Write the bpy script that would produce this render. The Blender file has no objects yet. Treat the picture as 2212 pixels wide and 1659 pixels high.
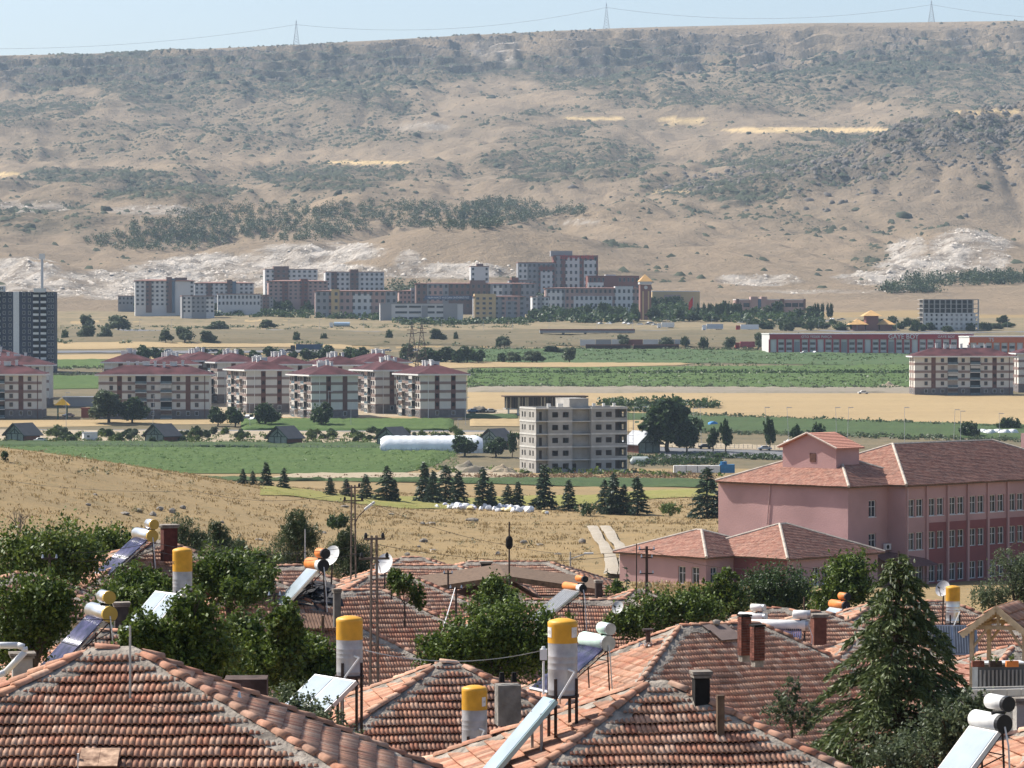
import bpy, bmesh, math, random
import numpy as np
from mathutils import Vector, Matrix, Euler

# ------------------------------------------------------------------ camera, sky, sun, exposure
SC = bpy.context.scene
COL = SC.collection
F = 7373.0                     # focal length in picture units (2212 wide)
CAMZ = 60.0
PITCH = (829.5 - 700.0) / F
cam_d = bpy.data.cameras.new("camera")
cam_d.sensor_width = 36.0
cam_d.lens = 36.0 * F / 2212.0
cam_d.clip_start = 1.0
cam_d.clip_end = 40000.0
cam = bpy.data.objects.new("camera", cam_d)
cam.location = (0, 0, CAMZ)
cam.rotation_euler = (math.pi / 2 - PITCH, 0, 0)
COL.objects.link(cam)
SC.camera = cam

SUN_AZ, SUN_EL = math.radians(152), math.radians(48)
world = bpy.data.worlds.new("World")
SC.world = world
world.use_nodes = True
wn = world.node_tree
wn.nodes.clear()
sky = wn.nodes.new("ShaderNodeTexSky")
sky.sky_type = 'NISHITA'
sky.sun_disc = False
sky.sun_elevation = SUN_EL
sky.sun_rotation = math.atan2(math.cos(SUN_AZ), math.sin(SUN_AZ))
sky.altitude = 1100
sky.air_density = 1.0
sky.dust_density = 5.0
sky.ozone_density = 1.5
bg = wn.nodes.new("ShaderNodeBackground")
bg.inputs[1].default_value = 0.115
wo = wn.nodes.new("ShaderNodeOutputWorld")
wn.links.new(sky.outputs[0], bg.inputs[0])
wn.links.new(bg.outputs[0], wo.inputs[0])

sun_d = bpy.data.lights.new("sun", 'SUN')
sun_d.energy = 5.0
sun_d.angle = math.radians(0.55)
sun_d.color = (1.0, 0.95, 0.87)
sun = bpy.data.objects.new("sun", sun_d)
SUNV = Vector((math.cos(SUN_EL) * math.cos(SUN_AZ), math.cos(SUN_EL) * math.sin(SUN_AZ), math.sin(SUN_EL)))
sun.rotation_euler = (-SUNV).to_track_quat('-Z', 'Y').to_euler()
sun.location = (-200, 200, 400)
COL.objects.link(sun)

SC.view_settings.view_transform = 'Standard'
SC.view_settings.look = 'None'
SC.view_settings.exposure = 0.62
SC.view_settings.gamma = 1.0
SC.view_settings.use_curve_mapping = False
SC.render.engine = 'CYCLES'
SC.cycles.use_denoising = True
SC.cycles.max_bounces = 5
SC.cycles.diffuse_bounces = 3
SC.cycles.transparent_max_bounces = 8
SC.cycles.volume_bounces = 0
SC.cycles.caustics_reflective = False
SC.cycles.caustics_refractive = False

random.seed(7)
RNG = np.random.default_rng(11)
R = math.radians

# ------------------------------------------------------------------ view helpers (real distances)
CP, SP = math.cos(PITCH), math.sin(PITCH)


def P(u, v, d):
    xs, ys = (u - 1106.0) / F, (829.5 - v) / F
    yc, zc = CP + ys * SP, -SP + ys * CP
    k = d / yc
    return Vector((xs * k, d, CAMZ + zc * k))


def proj(x, y, z):
    dz = z - CAMZ
    c = y * CP - dz * SP
    up = y * SP + dz * CP
    return 1106.0 + F * x / c, 829.5 - F * up / c


# ------------------------------------------------------------------ noise
_T = np.random.default_rng(3).random((256, 256))


def vnoise(x, y):
    x = np.asarray(x, float); y = np.asarray(y, float)
    xi, yi = np.floor(x).astype(int), np.floor(y).astype(int)
    fx, fy = x - xi, y - yi
    fx = fx * fx * (3 - 2 * fx); fy = fy * fy * (3 - 2 * fy)
    a = _T[xi & 255, yi & 255]; b = _T[(xi + 1) & 255, yi & 255]
    c = _T[xi & 255, (yi + 1) & 255]; d = _T[(xi + 1) & 255, (yi + 1) & 255]
    return (a * (1 - fx) + b * fx) * (1 - fy) + (c * (1 - fx) + d * fx) * fy


def fbm(x, y, oct=4, gain=0.5):
    s, a, t = 0.0, 1.0, 0.0
    for i in range(oct):
        s = s + a * vnoise(x * 2 ** i + 17.3 * i, y * 2 ** i + 9.1 * i)
        t += a; a *= gain
    return s / t


# ------------------------------------------------------------------ mesh helpers
class MB:
    def __init__(s):
        s.v, s.f, s.m = [], [], []

    def add(s, vs, fs, mat=0):
        o = len(s.v)
        s.v += [tuple(p) for p in vs]
        s.f += [tuple(i + o for i in f) for f in fs]
        s.m += [mat] * len(fs)
        return s

    def box(s, c, d, mat=0, rz=0.0, M=None):
        hx, hy, hz = d[0] / 2, d[1] / 2, d[2] / 2
        vs = [Vector((x, y, z)) for z in (-hz, hz) for y in (-hy, hy) for x in (-hx, hx)]
        if rz:
            r = Matrix.Rotation(rz, 3, 'Z'); vs = [r @ p for p in vs]
        vs = [p + Vector(c) for p in vs]
        if M is not None:
            vs = [M @ p for p in vs]
        return s.add(vs, [(0, 2, 3, 1), (4, 5, 7, 6), (0, 1, 5, 4), (2, 6, 7, 3), (0, 4, 6, 2), (1, 3, 7, 5)], mat)

    def cyl(s, p0, p1, r0, r1=None, n=8, mat=0, caps=True):
        if r1 is None: r1 = r0
        p0, p1 = Vector(p0), Vector(p1)
        z = (p1 - p0).normalized()
        x = z.orthogonal().normalized(); y = z.cross(x)
        vs = []
        for k in range(n):
            a = 2 * math.pi * k / n
            dirv = x * math.cos(a) + y * math.sin(a)
            vs += [p0 + dirv * r0, p1 + dirv * r1]
        fs = [(2 * k, (2 * k + 2) % (2 * n), (2 * k + 3) % (2 * n), 2 * k + 1) for k in range(n)]
        if caps:
            fs += [tuple(2 * k for k in reversed(range(n))), tuple(2 * k + 1 for k in range(n))]
        return s.add(vs, fs, mat)

    def tube(s, pts, r, n=6, mat=0):
        for a, b in zip(pts[:-1], pts[1:]):
            s.cyl(a, b, r, r, n, mat)
        return s

    def mesh(s, name, mats, smooth=False):
        me = bpy.data.meshes.new(name)
        me.from_pydata(s.v, [], s.f)
        for m in (mats if isinstance(mats, (list, tuple)) else [mats]):
            me.materials.append(m)
        if any(s.m):
            me.polygons.foreach_set("material_index", s.m)
        if smooth:
            me.polygons.foreach_set("use_smooth", [True] * len(me.polygons))
        me.update()
        return me

    def obj(s, name, mats, parent=None, smooth=False, M=None):
        return link(name, s.mesh(name, mats, smooth), parent, M)


def link(name, me, parent=None, M=None):
    o = bpy.data.objects.new(name, me)
    COL.objects.link(o)
    if parent is not None: o.parent = parent
    if M is not None: o.matrix_local = M
    return o


def npmesh(name, V, Q, mats, smooth=False):
    """V (n,3) Q (m,k) arrays"""
    me = bpy.data.meshes.new(name)
    V = np.ascontiguousarray(V, np.float32); Q = np.ascontiguousarray(Q, np.int32)
    m, k = Q.shape
    me.vertices.add(len(V)); me.vertices.foreach_set("co", V.ravel())
    me.loops.add(m * k); me.loops.foreach_set("vertex_index", Q.ravel())
    me.polygons.add(m); me.polygons.foreach_set("loop_start", np.arange(0, m * k, k, dtype=np.int32))
    try:
        me.polygons.foreach_set("loop_total", np.full(m, k, np.int32))
    except Exception:
        pass
    if smooth: me.polygons.foreach_set("use_smooth", np.ones(m, bool))
    for mt in (mats if isinstance(mats, (list, tuple)) else [mats]):
        me.materials.append(mt)
    me.update(calc_edges=True)
    return me


def gridmesh(name, V, nr, nc, mats, smooth=True):
    i = np.arange(nr - 1)[:, None] * nc + np.arange(nc - 1)[None, :]
    Q = np.stack([i, i + 1, i + nc + 1, i + nc], -1).reshape(-1, 4)
    return npmesh(name, V.reshape(-1, 3), Q, mats, smooth)


def tag(o, label=None, cat=None, group=None, kind=None):
    if label: o["label"] = label
    if cat: o["category"] = cat
    if group: o["group"] = group
    if kind: o["kind"] = kind
    return o


def thing(name, label, cat, loc=(0, 0, 0), rz=0.0, group=None):
    o = bpy.data.objects.new(name, None)
    o.empty_display_size = 0.2
    COL.objects.link(o)
    o.location = loc; o.rotation_euler = (0, 0, rz)
    return tag(o, label, cat, group)


def copy_tree(src, loc=None, rz=None, scale=None, label=None, parent=None):
    c = src.copy(); COL.objects.link(c)
    if parent is not None:
        c.parent = parent
        c.matrix_parent_inverse = src.matrix_parent_inverse
    if loc is not None: c.location = loc
    if rz is not None: c.rotation_euler = (0, 0, rz)
    if scale is not None: c.scale = scale
    if label: c["label"] = label
    for ch in KIDS(src):
        copy_tree(ch, parent=c)
    return c


def KIDS(o):
    return list(o.children)


# ------------------------------------------------------------------ materials
def M(name, col, rough=0.85, var=0.18, scale=1.0, bump=0.0, bscale=8.0, spec=0.25, metal=0.0, col2=None, scale2=None, rnd=0.0, detail=4.0, trans=0.0):
    m = bpy.data.materials.new(name); m.use_nodes = True
    nt = m.node_tree; N = nt.nodes; L = nt.links
    b = N["Principled BSDF"]
    b.inputs["Roughness"].default_value = rough
    b.inputs["Metallic"].default_value = metal
    b.inputs["Specular IOR Level"].default_value = spec
    g = N.new("ShaderNodeNewGeometry")
    nz = N.new("ShaderNodeTexNoise"); nz.inputs["Scale"].default_value = scale; nz.inputs["Detail"].default_value = detail
    L.new(g.outputs["Position"], nz.inputs["Vector"])
    rp = N.new("ShaderNodeMapRange"); rp.inputs[1].default_value = 0.3; rp.inputs[2].default_value = 0.7
    L.new(nz.outputs[0], rp.inputs[0])
    mx = N.new("ShaderNodeMix"); mx.data_type = 'RGBA'
    c1 = tuple(c * (1 - var) for c in col); c2 = tuple(min(1, c * (1 + var)) for c in (col2 or col))
    mx.inputs[6].default_value = (*c1, 1); mx.inputs[7].default_value = (*c2, 1)
    L.new(rp.outputs[0], mx.inputs[0])
    out = mx.outputs[2]
    if rnd:
        oi = N.new("ShaderNodeObjectInfo")
        mr = N.new("ShaderNodeMapRange"); mr.inputs[3].default_value = 1 - rnd; mr.inputs[4].default_value = 1 + rnd
        L.new(oi.outputs["Random"], mr.inputs[0])
        hs = N.new("ShaderNodeHueSaturation")
        L.new(mr.outputs[0], hs.inputs["Value"]); L.new(out, hs.inputs["Color"])
        out = hs.outputs[0]
    L.new(out, b.inputs["Base Color"])
    if bump:
        n2 = N.new("ShaderNodeTexNoise"); n2.inputs["Scale"].default_value = bscale; n2.inputs["Detail"].default_value = 6
        L.new(g.outputs["Position"], n2.inputs["Vector"])
        bp = N.new("ShaderNodeBump"); bp.inputs["Strength"].default_value = bump; bp.inputs["Distance"].default_value = 1.0 / bscale
        L.new(n2.outputs[0], bp.inputs["Height"]); L.new(bp.outputs[0], b.inputs["Normal"])
    return m


def leafmat(name, col, col2, scale=1.2, trans=0.35, rough=0.5):
    m = bpy.data.materials.new(name); m.use_nodes = True
    nt = m.node_tree; N = nt.nodes; L = nt.links
    b = N["Principled BSDF"]; b.inputs["Roughness"].default_value = rough; b.inputs["Specular IOR Level"].default_value = 0.3
    g = N.new("ShaderNodeNewGeometry")
    nz = N.new("ShaderNodeTexNoise"); nz.inputs["Scale"].default_value = scale; nz.inputs["Detail"].default_value = 3
    L.new(g.outputs["Position"], nz.inputs["Vector"])
    at = N.new("ShaderNodeAttribute"); at.attribute_name = "rnd"
    ad = N.new("ShaderNodeMath"); ad.operation = 'ADD'
    L.new(nz.outputs[0], ad.inputs[0]); L.new(at.outputs["Fac"], ad.inputs[1])
    rp = N.new("ShaderNodeMapRange"); rp.inputs[1].default_value = 0.4; rp.inputs[2].default_value = 1.3
    L.new(ad.outputs[0], rp.inputs[0])
    mx = N.new("ShaderNodeMix"); mx.data_type = 'RGBA'
    mx.inputs[6].default_value = (*col, 1); mx.inputs[7].default_value = (*col2, 1)
    L.new(rp.outputs[0], mx.inputs[0]); L.new(mx.outputs[2], b.inputs["Base Color"])
    tr = N.new("ShaderNodeBsdfTranslucent"); L.new(mx.outputs[2], tr.inputs[0])
    ms = N.new("ShaderNodeMixShader"); ms.inputs[0].default_value = trans
    L.new(b.outputs[0], ms.inputs[1]); L.new(tr.outputs[0], ms.inputs[2])
    L.new(ms.outputs[0], N["Material Output"].inputs[0])
    return m


def tilemat(name, cols, streak=0.25, stain=(0.10, 0.085, 0.075)):
    m = bpy.data.materials.new(name); m.use_nodes = True
    nt = m.node_tree; N = nt.nodes; L = nt.links
    b = N["Principled BSDF"]; b.inputs["Roughness"].default_value = 0.8; b.inputs["Specular IOR Level"].default_value = 0.2
    at = N.new("ShaderNodeAttribute"); at.attribute_name = "rnd"
    oi = N.new("ShaderNodeObjectInfo")
    gt = N.new("ShaderNodeMath"); gt.operation = 'GREATER_THAN'; gt.inputs[1].default_value = 0.0005
    L.new(at.outputs["Fac"], gt.inputs[0])
    sel = N.new("ShaderNodeMix"); sel.data_type = 'FLOAT'
    L.new(gt.outputs[0], sel.inputs[0]); L.new(oi.outputs["Random"], sel.inputs[2]); L.new(at.outputs["Fac"], sel.inputs[3])
    cr = N.new("ShaderNodeValToRGB")
    el = cr.color_ramp.elements
    while len(el) < len(cols): el.new(0.5)
    for i, c in enumerate(cols):
        el[i].position = i / (len(cols) - 1); el[i].color = (*c, 1)
    L.new(sel.outputs[0], cr.inputs[0])
    g = N.new("ShaderNodeNewGeometry")
    nz = N.new("ShaderNodeTexNoise"); nz.inputs["Scale"].default_value = 0.9; nz.inputs["Detail"].default_value = 8; nz.inputs["Roughness"].default_value = 0.65
    L.new(g.outputs["Position"], nz.inputs["Vector"])
    rp = N.new("ShaderNodeMapRange"); rp.inputs[1].default_value = 0.46; rp.inputs[2].default_value = 0.74; rp.inputs[4].default_value = streak
    L.new(nz.outputs[0], rp.inputs[0])
    mx = N.new("ShaderNodeMix"); mx.data_type = 'RGBA'; mx.inputs[7].default_value = (*stain, 1)
    L.new(rp.outputs[0], mx.inputs[0]); L.new(cr.outputs[0], mx.inputs[6])
    n3 = N.new("ShaderNodeTexNoise"); n3.inputs["Scale"].default_value = 14; n3.inputs["Detail"].default_value = 5
    L.new(g.outputs["Position"], n3.inputs["Vector"])
    hs = N.new("ShaderNodeHueSaturation")
    r3 = N.new("ShaderNodeMapRange"); r3.inputs[1].default_value = 0.3; r3.inputs[2].default_value = 0.7; r3.inputs[3].default_value = 0.8; r3.inputs[4].default_value = 1.2
    L.new(n3.outputs[0], r3.inputs[0]); L.new(r3.outputs[0], hs.inputs["Value"]); L.new(mx.outputs[2], hs.inputs["Color"])
    L.new(hs.outputs[0], b.inputs["Base Color"])
    return m


def glassmat(name, col=(0.03, 0.04, 0.05), rough=0.08, spec=0.6):
    return M(name, col, rough, 0.3, 0.6, spec=spec, rnd=0.35)


TILE = tilemat("roof_tile_clay", [(0.45, 0.205, 0.125), (0.54, 0.29, 0.19), (0.36, 0.15, 0.092), (0.58, 0.375, 0.265), (0.48, 0.25, 0.155), (0.38, 0.22, 0.15), (0.32, 0.165, 0.105)], 0.4)
TILE_OLD = tilemat("roof_tile_clay_old", [(0.34, 0.16, 0.11), (0.43, 0.23, 0.165), (0.29, 0.125, 0.085), (0.46, 0.28, 0.21)], 0.6)
DECK = M("roof_deck_boards", (0.12, 0.06, 0.045), 0.95, 0.3, 3)
MORTAR = M("cement_mortar", (0.20, 0.175, 0.15), 0.95, 0.35, 3.0, 0.6, 14, 0.1, col2=(0.28, 0.245, 0.205))
PLASTER = M("white_plaster", (0.62, 0.59, 0.53), 0.9, 0.15, 0.8, 0.15, 12)
PLASTER_G = M("grey_plaster", (0.36, 0.34, 0.31), 0.95, 0.3, 1.2, 0.3, 10)
BRICK = M("chimney_brick", (0.15, 0.055, 0.038), 0.9, 0.35, 5, 0.4, 20, rnd=0.3)
SOOT_SHADE = M("soot_and_shade_black", (0.012, 0.011, 0.010), 0.95, 0.3, 5)  # soot on chimneys, and painted shade for balcony backs and the formwork storey
STEEL_DK = M("dark_rusty_steel", (0.045, 0.028, 0.022), 0.7, 0.4, 8, spec=0.3)
GALV = M("galvanised_steel", (0.42, 0.43, 0.45), 0.38, 0.18, 4, metal=0.75)
ALU = M("brushed_aluminium", (0.62, 0.62, 0.63), 0.3, 0.12, 3, metal=0.9)
WHITE_P = M("white_paint", (0.70, 0.69, 0.66), 0.45, 0.14, 4, spec=0.4)
YELLOW_P = M("yellow_tank_paint", (0.64, 0.32, 0.025), 0.5, 0.16, 4, spec=0.4)
TANKGREY = M("grey_tank_shell", (0.40, 0.39, 0.40), 0.42, 0.2, 5, spec=0.4, metal=0.25)
ORANGE_P = M("orange_tank_paint", (0.68, 0.22, 0.055), 0.5, 0.18, 3)
CAPYEL = M("mustard_end_cap", (0.50, 0.33, 0.07), 0.55, 0.08, 3)
MINT_P = M("mint_tank_paint", (0.60, 0.76, 0.66), 0.45, 0.08, 3)
BLACK_P = M("black_plastic", (0.018, 0.018, 0.02), 0.5, 0.2, 3)
TUBEGLASS = M("evacuated_tube_glass", (0.03, 0.04, 0.085), 0.2, 0.35, 3, spec=0.9, col2=(0.085, 0.08, 0.16))
PANELGLASS = M("collector_glass", (0.34, 0.40, 0.44), 0.16, 0.1, 2, spec=0.8)
PANELDARK = M("collector_absorber_grey", (0.13, 0.14, 0.15), 0.4, 0.15, 4, spec=0.5)
TEAL_P = M("teal_collector_case", (0.27, 0.40, 0.41), 0.5, 0.1, 3)
WOOD = M("weathered_wood", (0.13, 0.085, 0.055), 0.9, 0.4, 6)
WOOD_LT = M("pale_timber", (0.55, 0.42, 0.27), 0.8, 0.2, 5)
CONC = M("raw_concrete", (0.35, 0.33, 0.30), 0.95, 0.16, 0.35, 0.2, 3)
CONC_LT = M("pale_concrete", (0.55, 0.53, 0.49), 0.9, 0.12, 0.5)
GLASS = glassmat("window_glass")
# ------------------------------------------------------------------ terrain
_by = np.array([-400, 0, 40, 60, 80, 118, 150, 190, 230, 280, 350, 450, 600, 800, 920, 980, 1040, 1190, 1500, 2150, 2400.])
_bz = np.array([58, 56, 51, 49, 46.5, 43.3, 42.3, 41.0, 40.0, 38.0, 33.6, 30.6, 27.7, 22.4, 19.4, 18.6, 21.0, 26.6, 38.0, 61.8, 70.5])
_gy = np.arange(-400, 2401, 4.0)
_gz = np.interp(_gy, _by, _bz)
_k = np.exp(-0.5 * (np.arange(-8, 9) / 3.5) ** 2); _k /= _k.sum()
_gz = np.convolve(np.pad(_gz, 8, mode='edge'), _k, mode='valid')


def terr(x, y):
    x = np.asarray(x, float); y = np.asarray(y, float)
    z = np.interp(y, _gy, _gz)
    z = z + 13.0 * np.exp(-((x + 92) / 52.0) ** 2 - ((y - 490) / 150.0) ** 2)
    slope = np.clip((y - 200) / 120, 0, 1) * np.clip((900 - y) / 200, 0, 1)
    z = z + slope * ((fbm(x / 60, y / 60, 3) - 0.5) * 3.0 + (fbm(x / 9, y / 9, 3) - 0.5) * 0.5)
    far = np.clip((y - 1560) / 80, 0, 1)
    z = z + far * (fbm(x / 70, y / 45, 3) - 0.5) * 3.0
    return z


_yy = np.concatenate([np.arange(30, 1000, 1.0), np.arange(1000, 2400, 2.0)])


def hit(u, v, ymin=230):
    """the spot on the ground seen at (u, v)"""
    a, b = P(u, v, 1.0), P(u, v, 2.0)
    k = b - a
    xs = a.x + k.x * (_yy - 1); zs = a.z + k.z * (_yy - 1)
    dz = zs - terr(xs, _yy)
    i = np.argmax((dz < 0) & (_yy > ymin))
    if i == 0: i = len(_yy) - 1
    f = dz[i - 1] / (dz[i - 1] - dz[i]) if dz[i] < 0 else 0
    y = _yy[i - 1] + f * (_yy[i] - _yy[i - 1])
    x = a.x + k.x * (y - 1)
    return Vector((x, y, float(terr(x, y))))


def ground_z(x, y): return float(terr(x, y))


# ground sheet
def attr_color(me, name, arr):
    a = me.attributes.new(name, 'FLOAT_COLOR', 'POINT')
    a.data.foreach_set("color", np.ascontiguousarray(arr, np.float32).ravel())


def attr_float(me, name, arr, dom='FACE'):
    a = me.attributes.new(name, 'FLOAT', dom)
    a.data.foreach_set("value", np.ascontiguousarray(arr, np.float32))


def soil_mat(name, c_a, c_b, c_c, s1, s2, bump=0.5):
    """dry ground: two grass tones and bare soil broken up by noise"""
    m = bpy.data.materials.new(name); m.use_nodes = True
    nt = m.node_tree; N = nt.nodes; L = nt.links
    b = N["Principled BSDF"]; b.inputs["Roughness"].default_value = 0.95; b.inputs["Specular IOR Level"].default_value = 0.1
    g = N.new("ShaderNodeNewGeometry")
    def nz(sc, det=6, ro=0.6):
        n = N.new("ShaderNodeTexNoise"); n.inputs["Scale"].default_value = sc; n.inputs["Detail"].default_value = det; n.inputs["Roughness"].default_value = ro
        L.new(g.outputs["Position"], n.inputs["Vector"]); return n
    def rng(n, lo, hi):
        r = N.new("ShaderNodeMapRange"); r.inputs[1].default_value = lo; r.inputs[2].default_value = hi
        L.new(n.outputs[0], r.inputs[0]); return r
    m1 = N.new("ShaderNodeMix"); m1.data_type = 'RGBA'
    m1.inputs[6].default_value = (*c_a, 1); m1.inputs[7].default_value = (*c_b, 1)
    mp = N.new('ShaderNodeMapping'); mp.inputs['Scale'].default_value = (0.16, 1.6, 1.0); L.new(g.outputs['Position'], mp.inputs['Vector'])
    n1 = nz(s1, 8, 0.7); L.new(mp.outputs[0], n1.inputs['Vector'])
    L.new(rng(n1, 0.38, 0.62).outputs[0], m1.inputs[0])
    m2 = N.new("ShaderNodeMix"); m2.data_type = 'RGBA'; m2.inputs[7].default_value = (*c_c, 1)
    L.new(rng(nz(s2, 8, 0.7), 0.52, 0.72).outputs[0], m2.inputs[0]); L.new(m1.outputs[2], m2.inputs[6])
    L.new(m2.outputs[2], b.inputs["Base Color"])
    bn = nz(s2 * 3, 8, 0.7)
    bp = N.new("ShaderNodeBump"); bp.inputs["Strength"].default_value = bump; bp.inputs["Distance"].default_value = 0.6
    L.new(bn.outputs[0], bp.inputs["Height"]); L.new(bp.outputs[0], b.inputs["Normal"])
    return m


GROUND = soil_mat("dry_grassland", (0.29, 0.205, 0.10), (0.24, 0.175, 0.09), (0.165, 0.135, 0.072), 0.06, 0.5)
s_cols = np.concatenate([np.linspace(-0.66, -0.31, 12), np.linspace(-0.30, 0.30, 151), np.linspace(0.31, 0.66, 12)])
ys = np.concatenate([np.linspace(20, 220, 30), np.linspace(226, 900, 150), np.linspace(908, 1500, 50), np.linspace(1520, 2420, 60)])
GX = s_cols[None, :] * (ys[:, None] + 160)
GY = np.repeat(ys[:, None], len(s_cols), 1)
GV = np.stack([GX, GY, terr(GX, GY)], -1)
gm = gridmesh("ground", GV, len(ys), len(s_cols), GROUND)
tag(link("ground", gm), kind="structure")


def field(name, corners, mat, n=(24, 60), lift=0.12, crop=0.0, freq=0.3, rows=0.0, ymin=230):
    """sheet draped over the ground between four ground spots BL, BR, TR, TL"""
    c = [hit(*q, ymin) for q in corners]
    s = np.linspace(0, 1, n[1])[None, :]; t = np.linspace(0, 1, n[0])[:, None]
    def bil(i):
        return (c[0][i] * (1 - s) + c[1][i] * s) * (1 - t) + (c[3][i] * (1 - s) + c[2][i] * s) * t
    X, Y = bil(0), bil(1)
    ed = np.minimum(np.minimum(s, 1 - s) * 40, np.minimum(t, 1 - t) * 18).clip(0, 1)
    wob = (fbm(X / 30, Y / 30, 3) - 0.5) * 13 * (1 - ed)
    Y = Y + wob
    Z = terr(X, Y) + lift + ed * crop * (0.35 + 1.1 * fbm(X * freq, Y * freq, 3) + rows * np.sin(Y * 1.3) * 0.2)
    me = gridmesh(name, np.stack([X, Y, Z], -1), n[0], n[1], mat, smooth=False)
    return tag(link(name, me), kind="structure")


GREEN_CROP = soil_mat("green_crop", (0.075, 0.125, 0.038), (0.105, 0.15, 0.048), (0.055, 0.088, 0.028), 0.12, 0.9, 0.9)
GREEN_DK = soil_mat("dark_green_crop", (0.058, 0.092, 0.037), (0.075, 0.11, 0.042), (0.075, 0.08, 0.038), 0.05, 0.5, 0.9)
GREEN_FAR = soil_mat("bluish_green_crop", (0.065, 0.105, 0.045), (0.08, 0.12, 0.048), (0.095, 0.10, 0.05), 0.03, 0.25, 0.9)
YGREEN = soil_mat("yellow_green_meadow", (0.20, 0.20, 0.055), (0.26, 0.23, 0.08), (0.12, 0.13, 0.04), 0.08, 0.5)
WHEAT = soil_mat("ripe_wheat", (0.36, 0.265, 0.14), (0.31, 0.225, 0.12), (0.26, 0.195, 0.105), 0.02, 0.3, 0.4)
BARE = soil_mat("pale_dusty_soil", (0.33, 0.265, 0.18), (0.39, 0.32, 0.23), (0.20, 0.18, 0.10), 0.1, 0.6)
GREYSOIL = soil_mat("grey_fallow_soil", (0.22, 0.19, 0.15), (0.27, 0.23, 0.17), (0.17, 0.16, 0.09), 0.05, 0.4)
BANK = soil_mat("brown_weedy_bank", (0.13, 0.11, 0.068), (0.17, 0.135, 0.08), (0.07, 0.078, 0.038), 0.04, 0.25)
TRACK = soil_mat("white_track_dust", (0.42, 0.37, 0.30), (0.36, 0.31, 0.24), (0.30, 0.24, 0.15), 0.3, 1.2)
ASPH = M("asphalt", (0.14, 0.14, 0.145), 0.9, 0.15, 0.3)

field("valley_floor", [(-2600, 1012), (4800, 1012), (4800, 700), (-2600, 700)], BANK, (60, 260), 0.03, ymin=930)
field("crop_field", [(-300, 1024), (860, 1024), (1000, 973), (-300, 966)], GREEN_CROP, (60, 240), 0.15, 1.0, 0.7, ymin=905)
field("weed_strip", [(-300, 966.5), (1000, 973.5), (1100, 962), (-300, 957)], GREEN_DK, (8, 160), 0.2, 0.9, 0.5, ymin=905)
field("earth_strip", [(560, 1039), (1120, 1038), (1120, 1024.5), (640, 1024.5)], BARE, (10, 40), 0.15, 0.6, 0.2)
field("crop_field", [(250, 1064), (1545, 1056), (1545, 1039), (250, 1040)], GREEN_DK, (18, 160), 0.2, 0.7, 0.6, ymin=690)
field("meadow_strip", [(560, 1076), (1545, 1072), (1545, 1056.6), (560, 1062)], YGREEN, (10, 80), 0.12, 0.25, ymin=640)
field("orchard_soil", [(-300, 956.5), (1120, 961.5), (1120, 934), (-300, 927)], BARE, (16, 80), 0.1, 0.25, ymin=905)
field("crop_field", [(520, 932), (980, 933), (980, 908), (520, 908)], GREEN_CROP, (24, 90), 0.2, 0.9, 0.6)
field("crop_field", [(1000, 905), (1118, 905), (1118, 896), (1000, 896)], GREEN_DK, (6, 20), 0.2, 0.6)
field("wheat_field", [(1010, 884), (2450, 927), (2450, 853), (1010, 849)], WHEAT, (30, 120), 0.2, 0.4, 0.1)
field("wheat_field", [(1015, 922), (1128, 922), (1128, 906), (1015, 906)], WHEAT, (8, 20), 0.2, 0.4)
field("wheat_field", [(1352, 934), (1465, 934), (1430, 909), (1352, 909)], WHEAT, (8, 20), 0.2, 0.4)
field("crop_field", [(1352, 908), (1490, 912), (1470, 896), (1352, 893)], GREEN_DK, (8, 30), 0.2, 0.6)
field("crop_field", [(1470, 932), (2450, 955), (2450, 929), (1440, 899)], GREEN_DK, (20, 120), 0.2, 0.8, 0.4)
field("fallow_strip", [(1010, 848.5), (2100, 852.5), (2100, 840), (1010, 837)], GREYSOIL, (10, 80), 0.15, 0.8, 0.3)
field("crop_field", [(1010, 836.5), (2100, 839.5), (2100, 809), (1010, 808)], GREEN_CROP, (24, 120), 0.2, 0.8, 0.3)
field("crop_field", [(1010, 806), (2100, 807), (2100, 789), (1010, 799)], GREEN_CROP, (16, 120), 0.2, 0.8, 0.3)
field("wheat_field", [(680, 798), (1460, 791), (1495, 786), (680, 783)], WHEAT, (8, 80), 0.25, 0.4)
field("crop_field", [(985, 782.5), (2100, 788), (1965, 761), (1000, 757)], GREEN_FAR, (24, 120), 0.2, 0.9, 0.2)
field("crop_field", [(60, 797), (440, 791), (440, 778), (60, 778)], GREEN_CROP, (10, 40), 0.2, 0.8, 0.2)
field("crop_field", [(60, 842), (250, 840), (250, 813), (60, 813)], GREEN_CROP, (14, 30), 0.2, 0.8, 0.2)
field("wheat_field", [(60, 754.5), (760, 755), (760, 742), (60, 742)], WHEAT, (6, 50), 0.2, 0.4)
field("wheat_field", [(60, 777), (430, 776), (430, 766), (60, 767)], WHEAT, (5, 30), 0.2, 0.4)
field("weedy_bank", [(-200, 741), (2300, 756), (2300, 725), (-200, 716)], BANK, (16, 140), 0.25, 2.4, 0.06)
field("dry_strip", [(60, 705), (640, 697), (600, 686), (60, 690)], WHEAT, (6, 40), 0.25, 0.5)
field("campus_ground", [(-300, 713), (2400, 722), (2400, 690), (-300, 668)], soil_mat("campus_scrub_ground", (0.17, 0.14, 0.085), (0.24, 0.185, 0.11), (0.075, 0.085, 0.04), 0.02, 0.12), (20, 120), 0.1, 0.8, ymin=1700)
field("highway", [(-200, 715), (2400, 724), (2400, 719.5), (-200, 711)], ASPH, (4, 80), 0.5)
field("road", [(-200, 765), (700, 762), (700, 757.5), (-200, 760)], ASPH, (4, 40), 0.35)
field("village_road", [(1425, 990), (1800, 993), (1800, 976), (1425, 967)], ASPH, (6, 30), 0.2)
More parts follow.
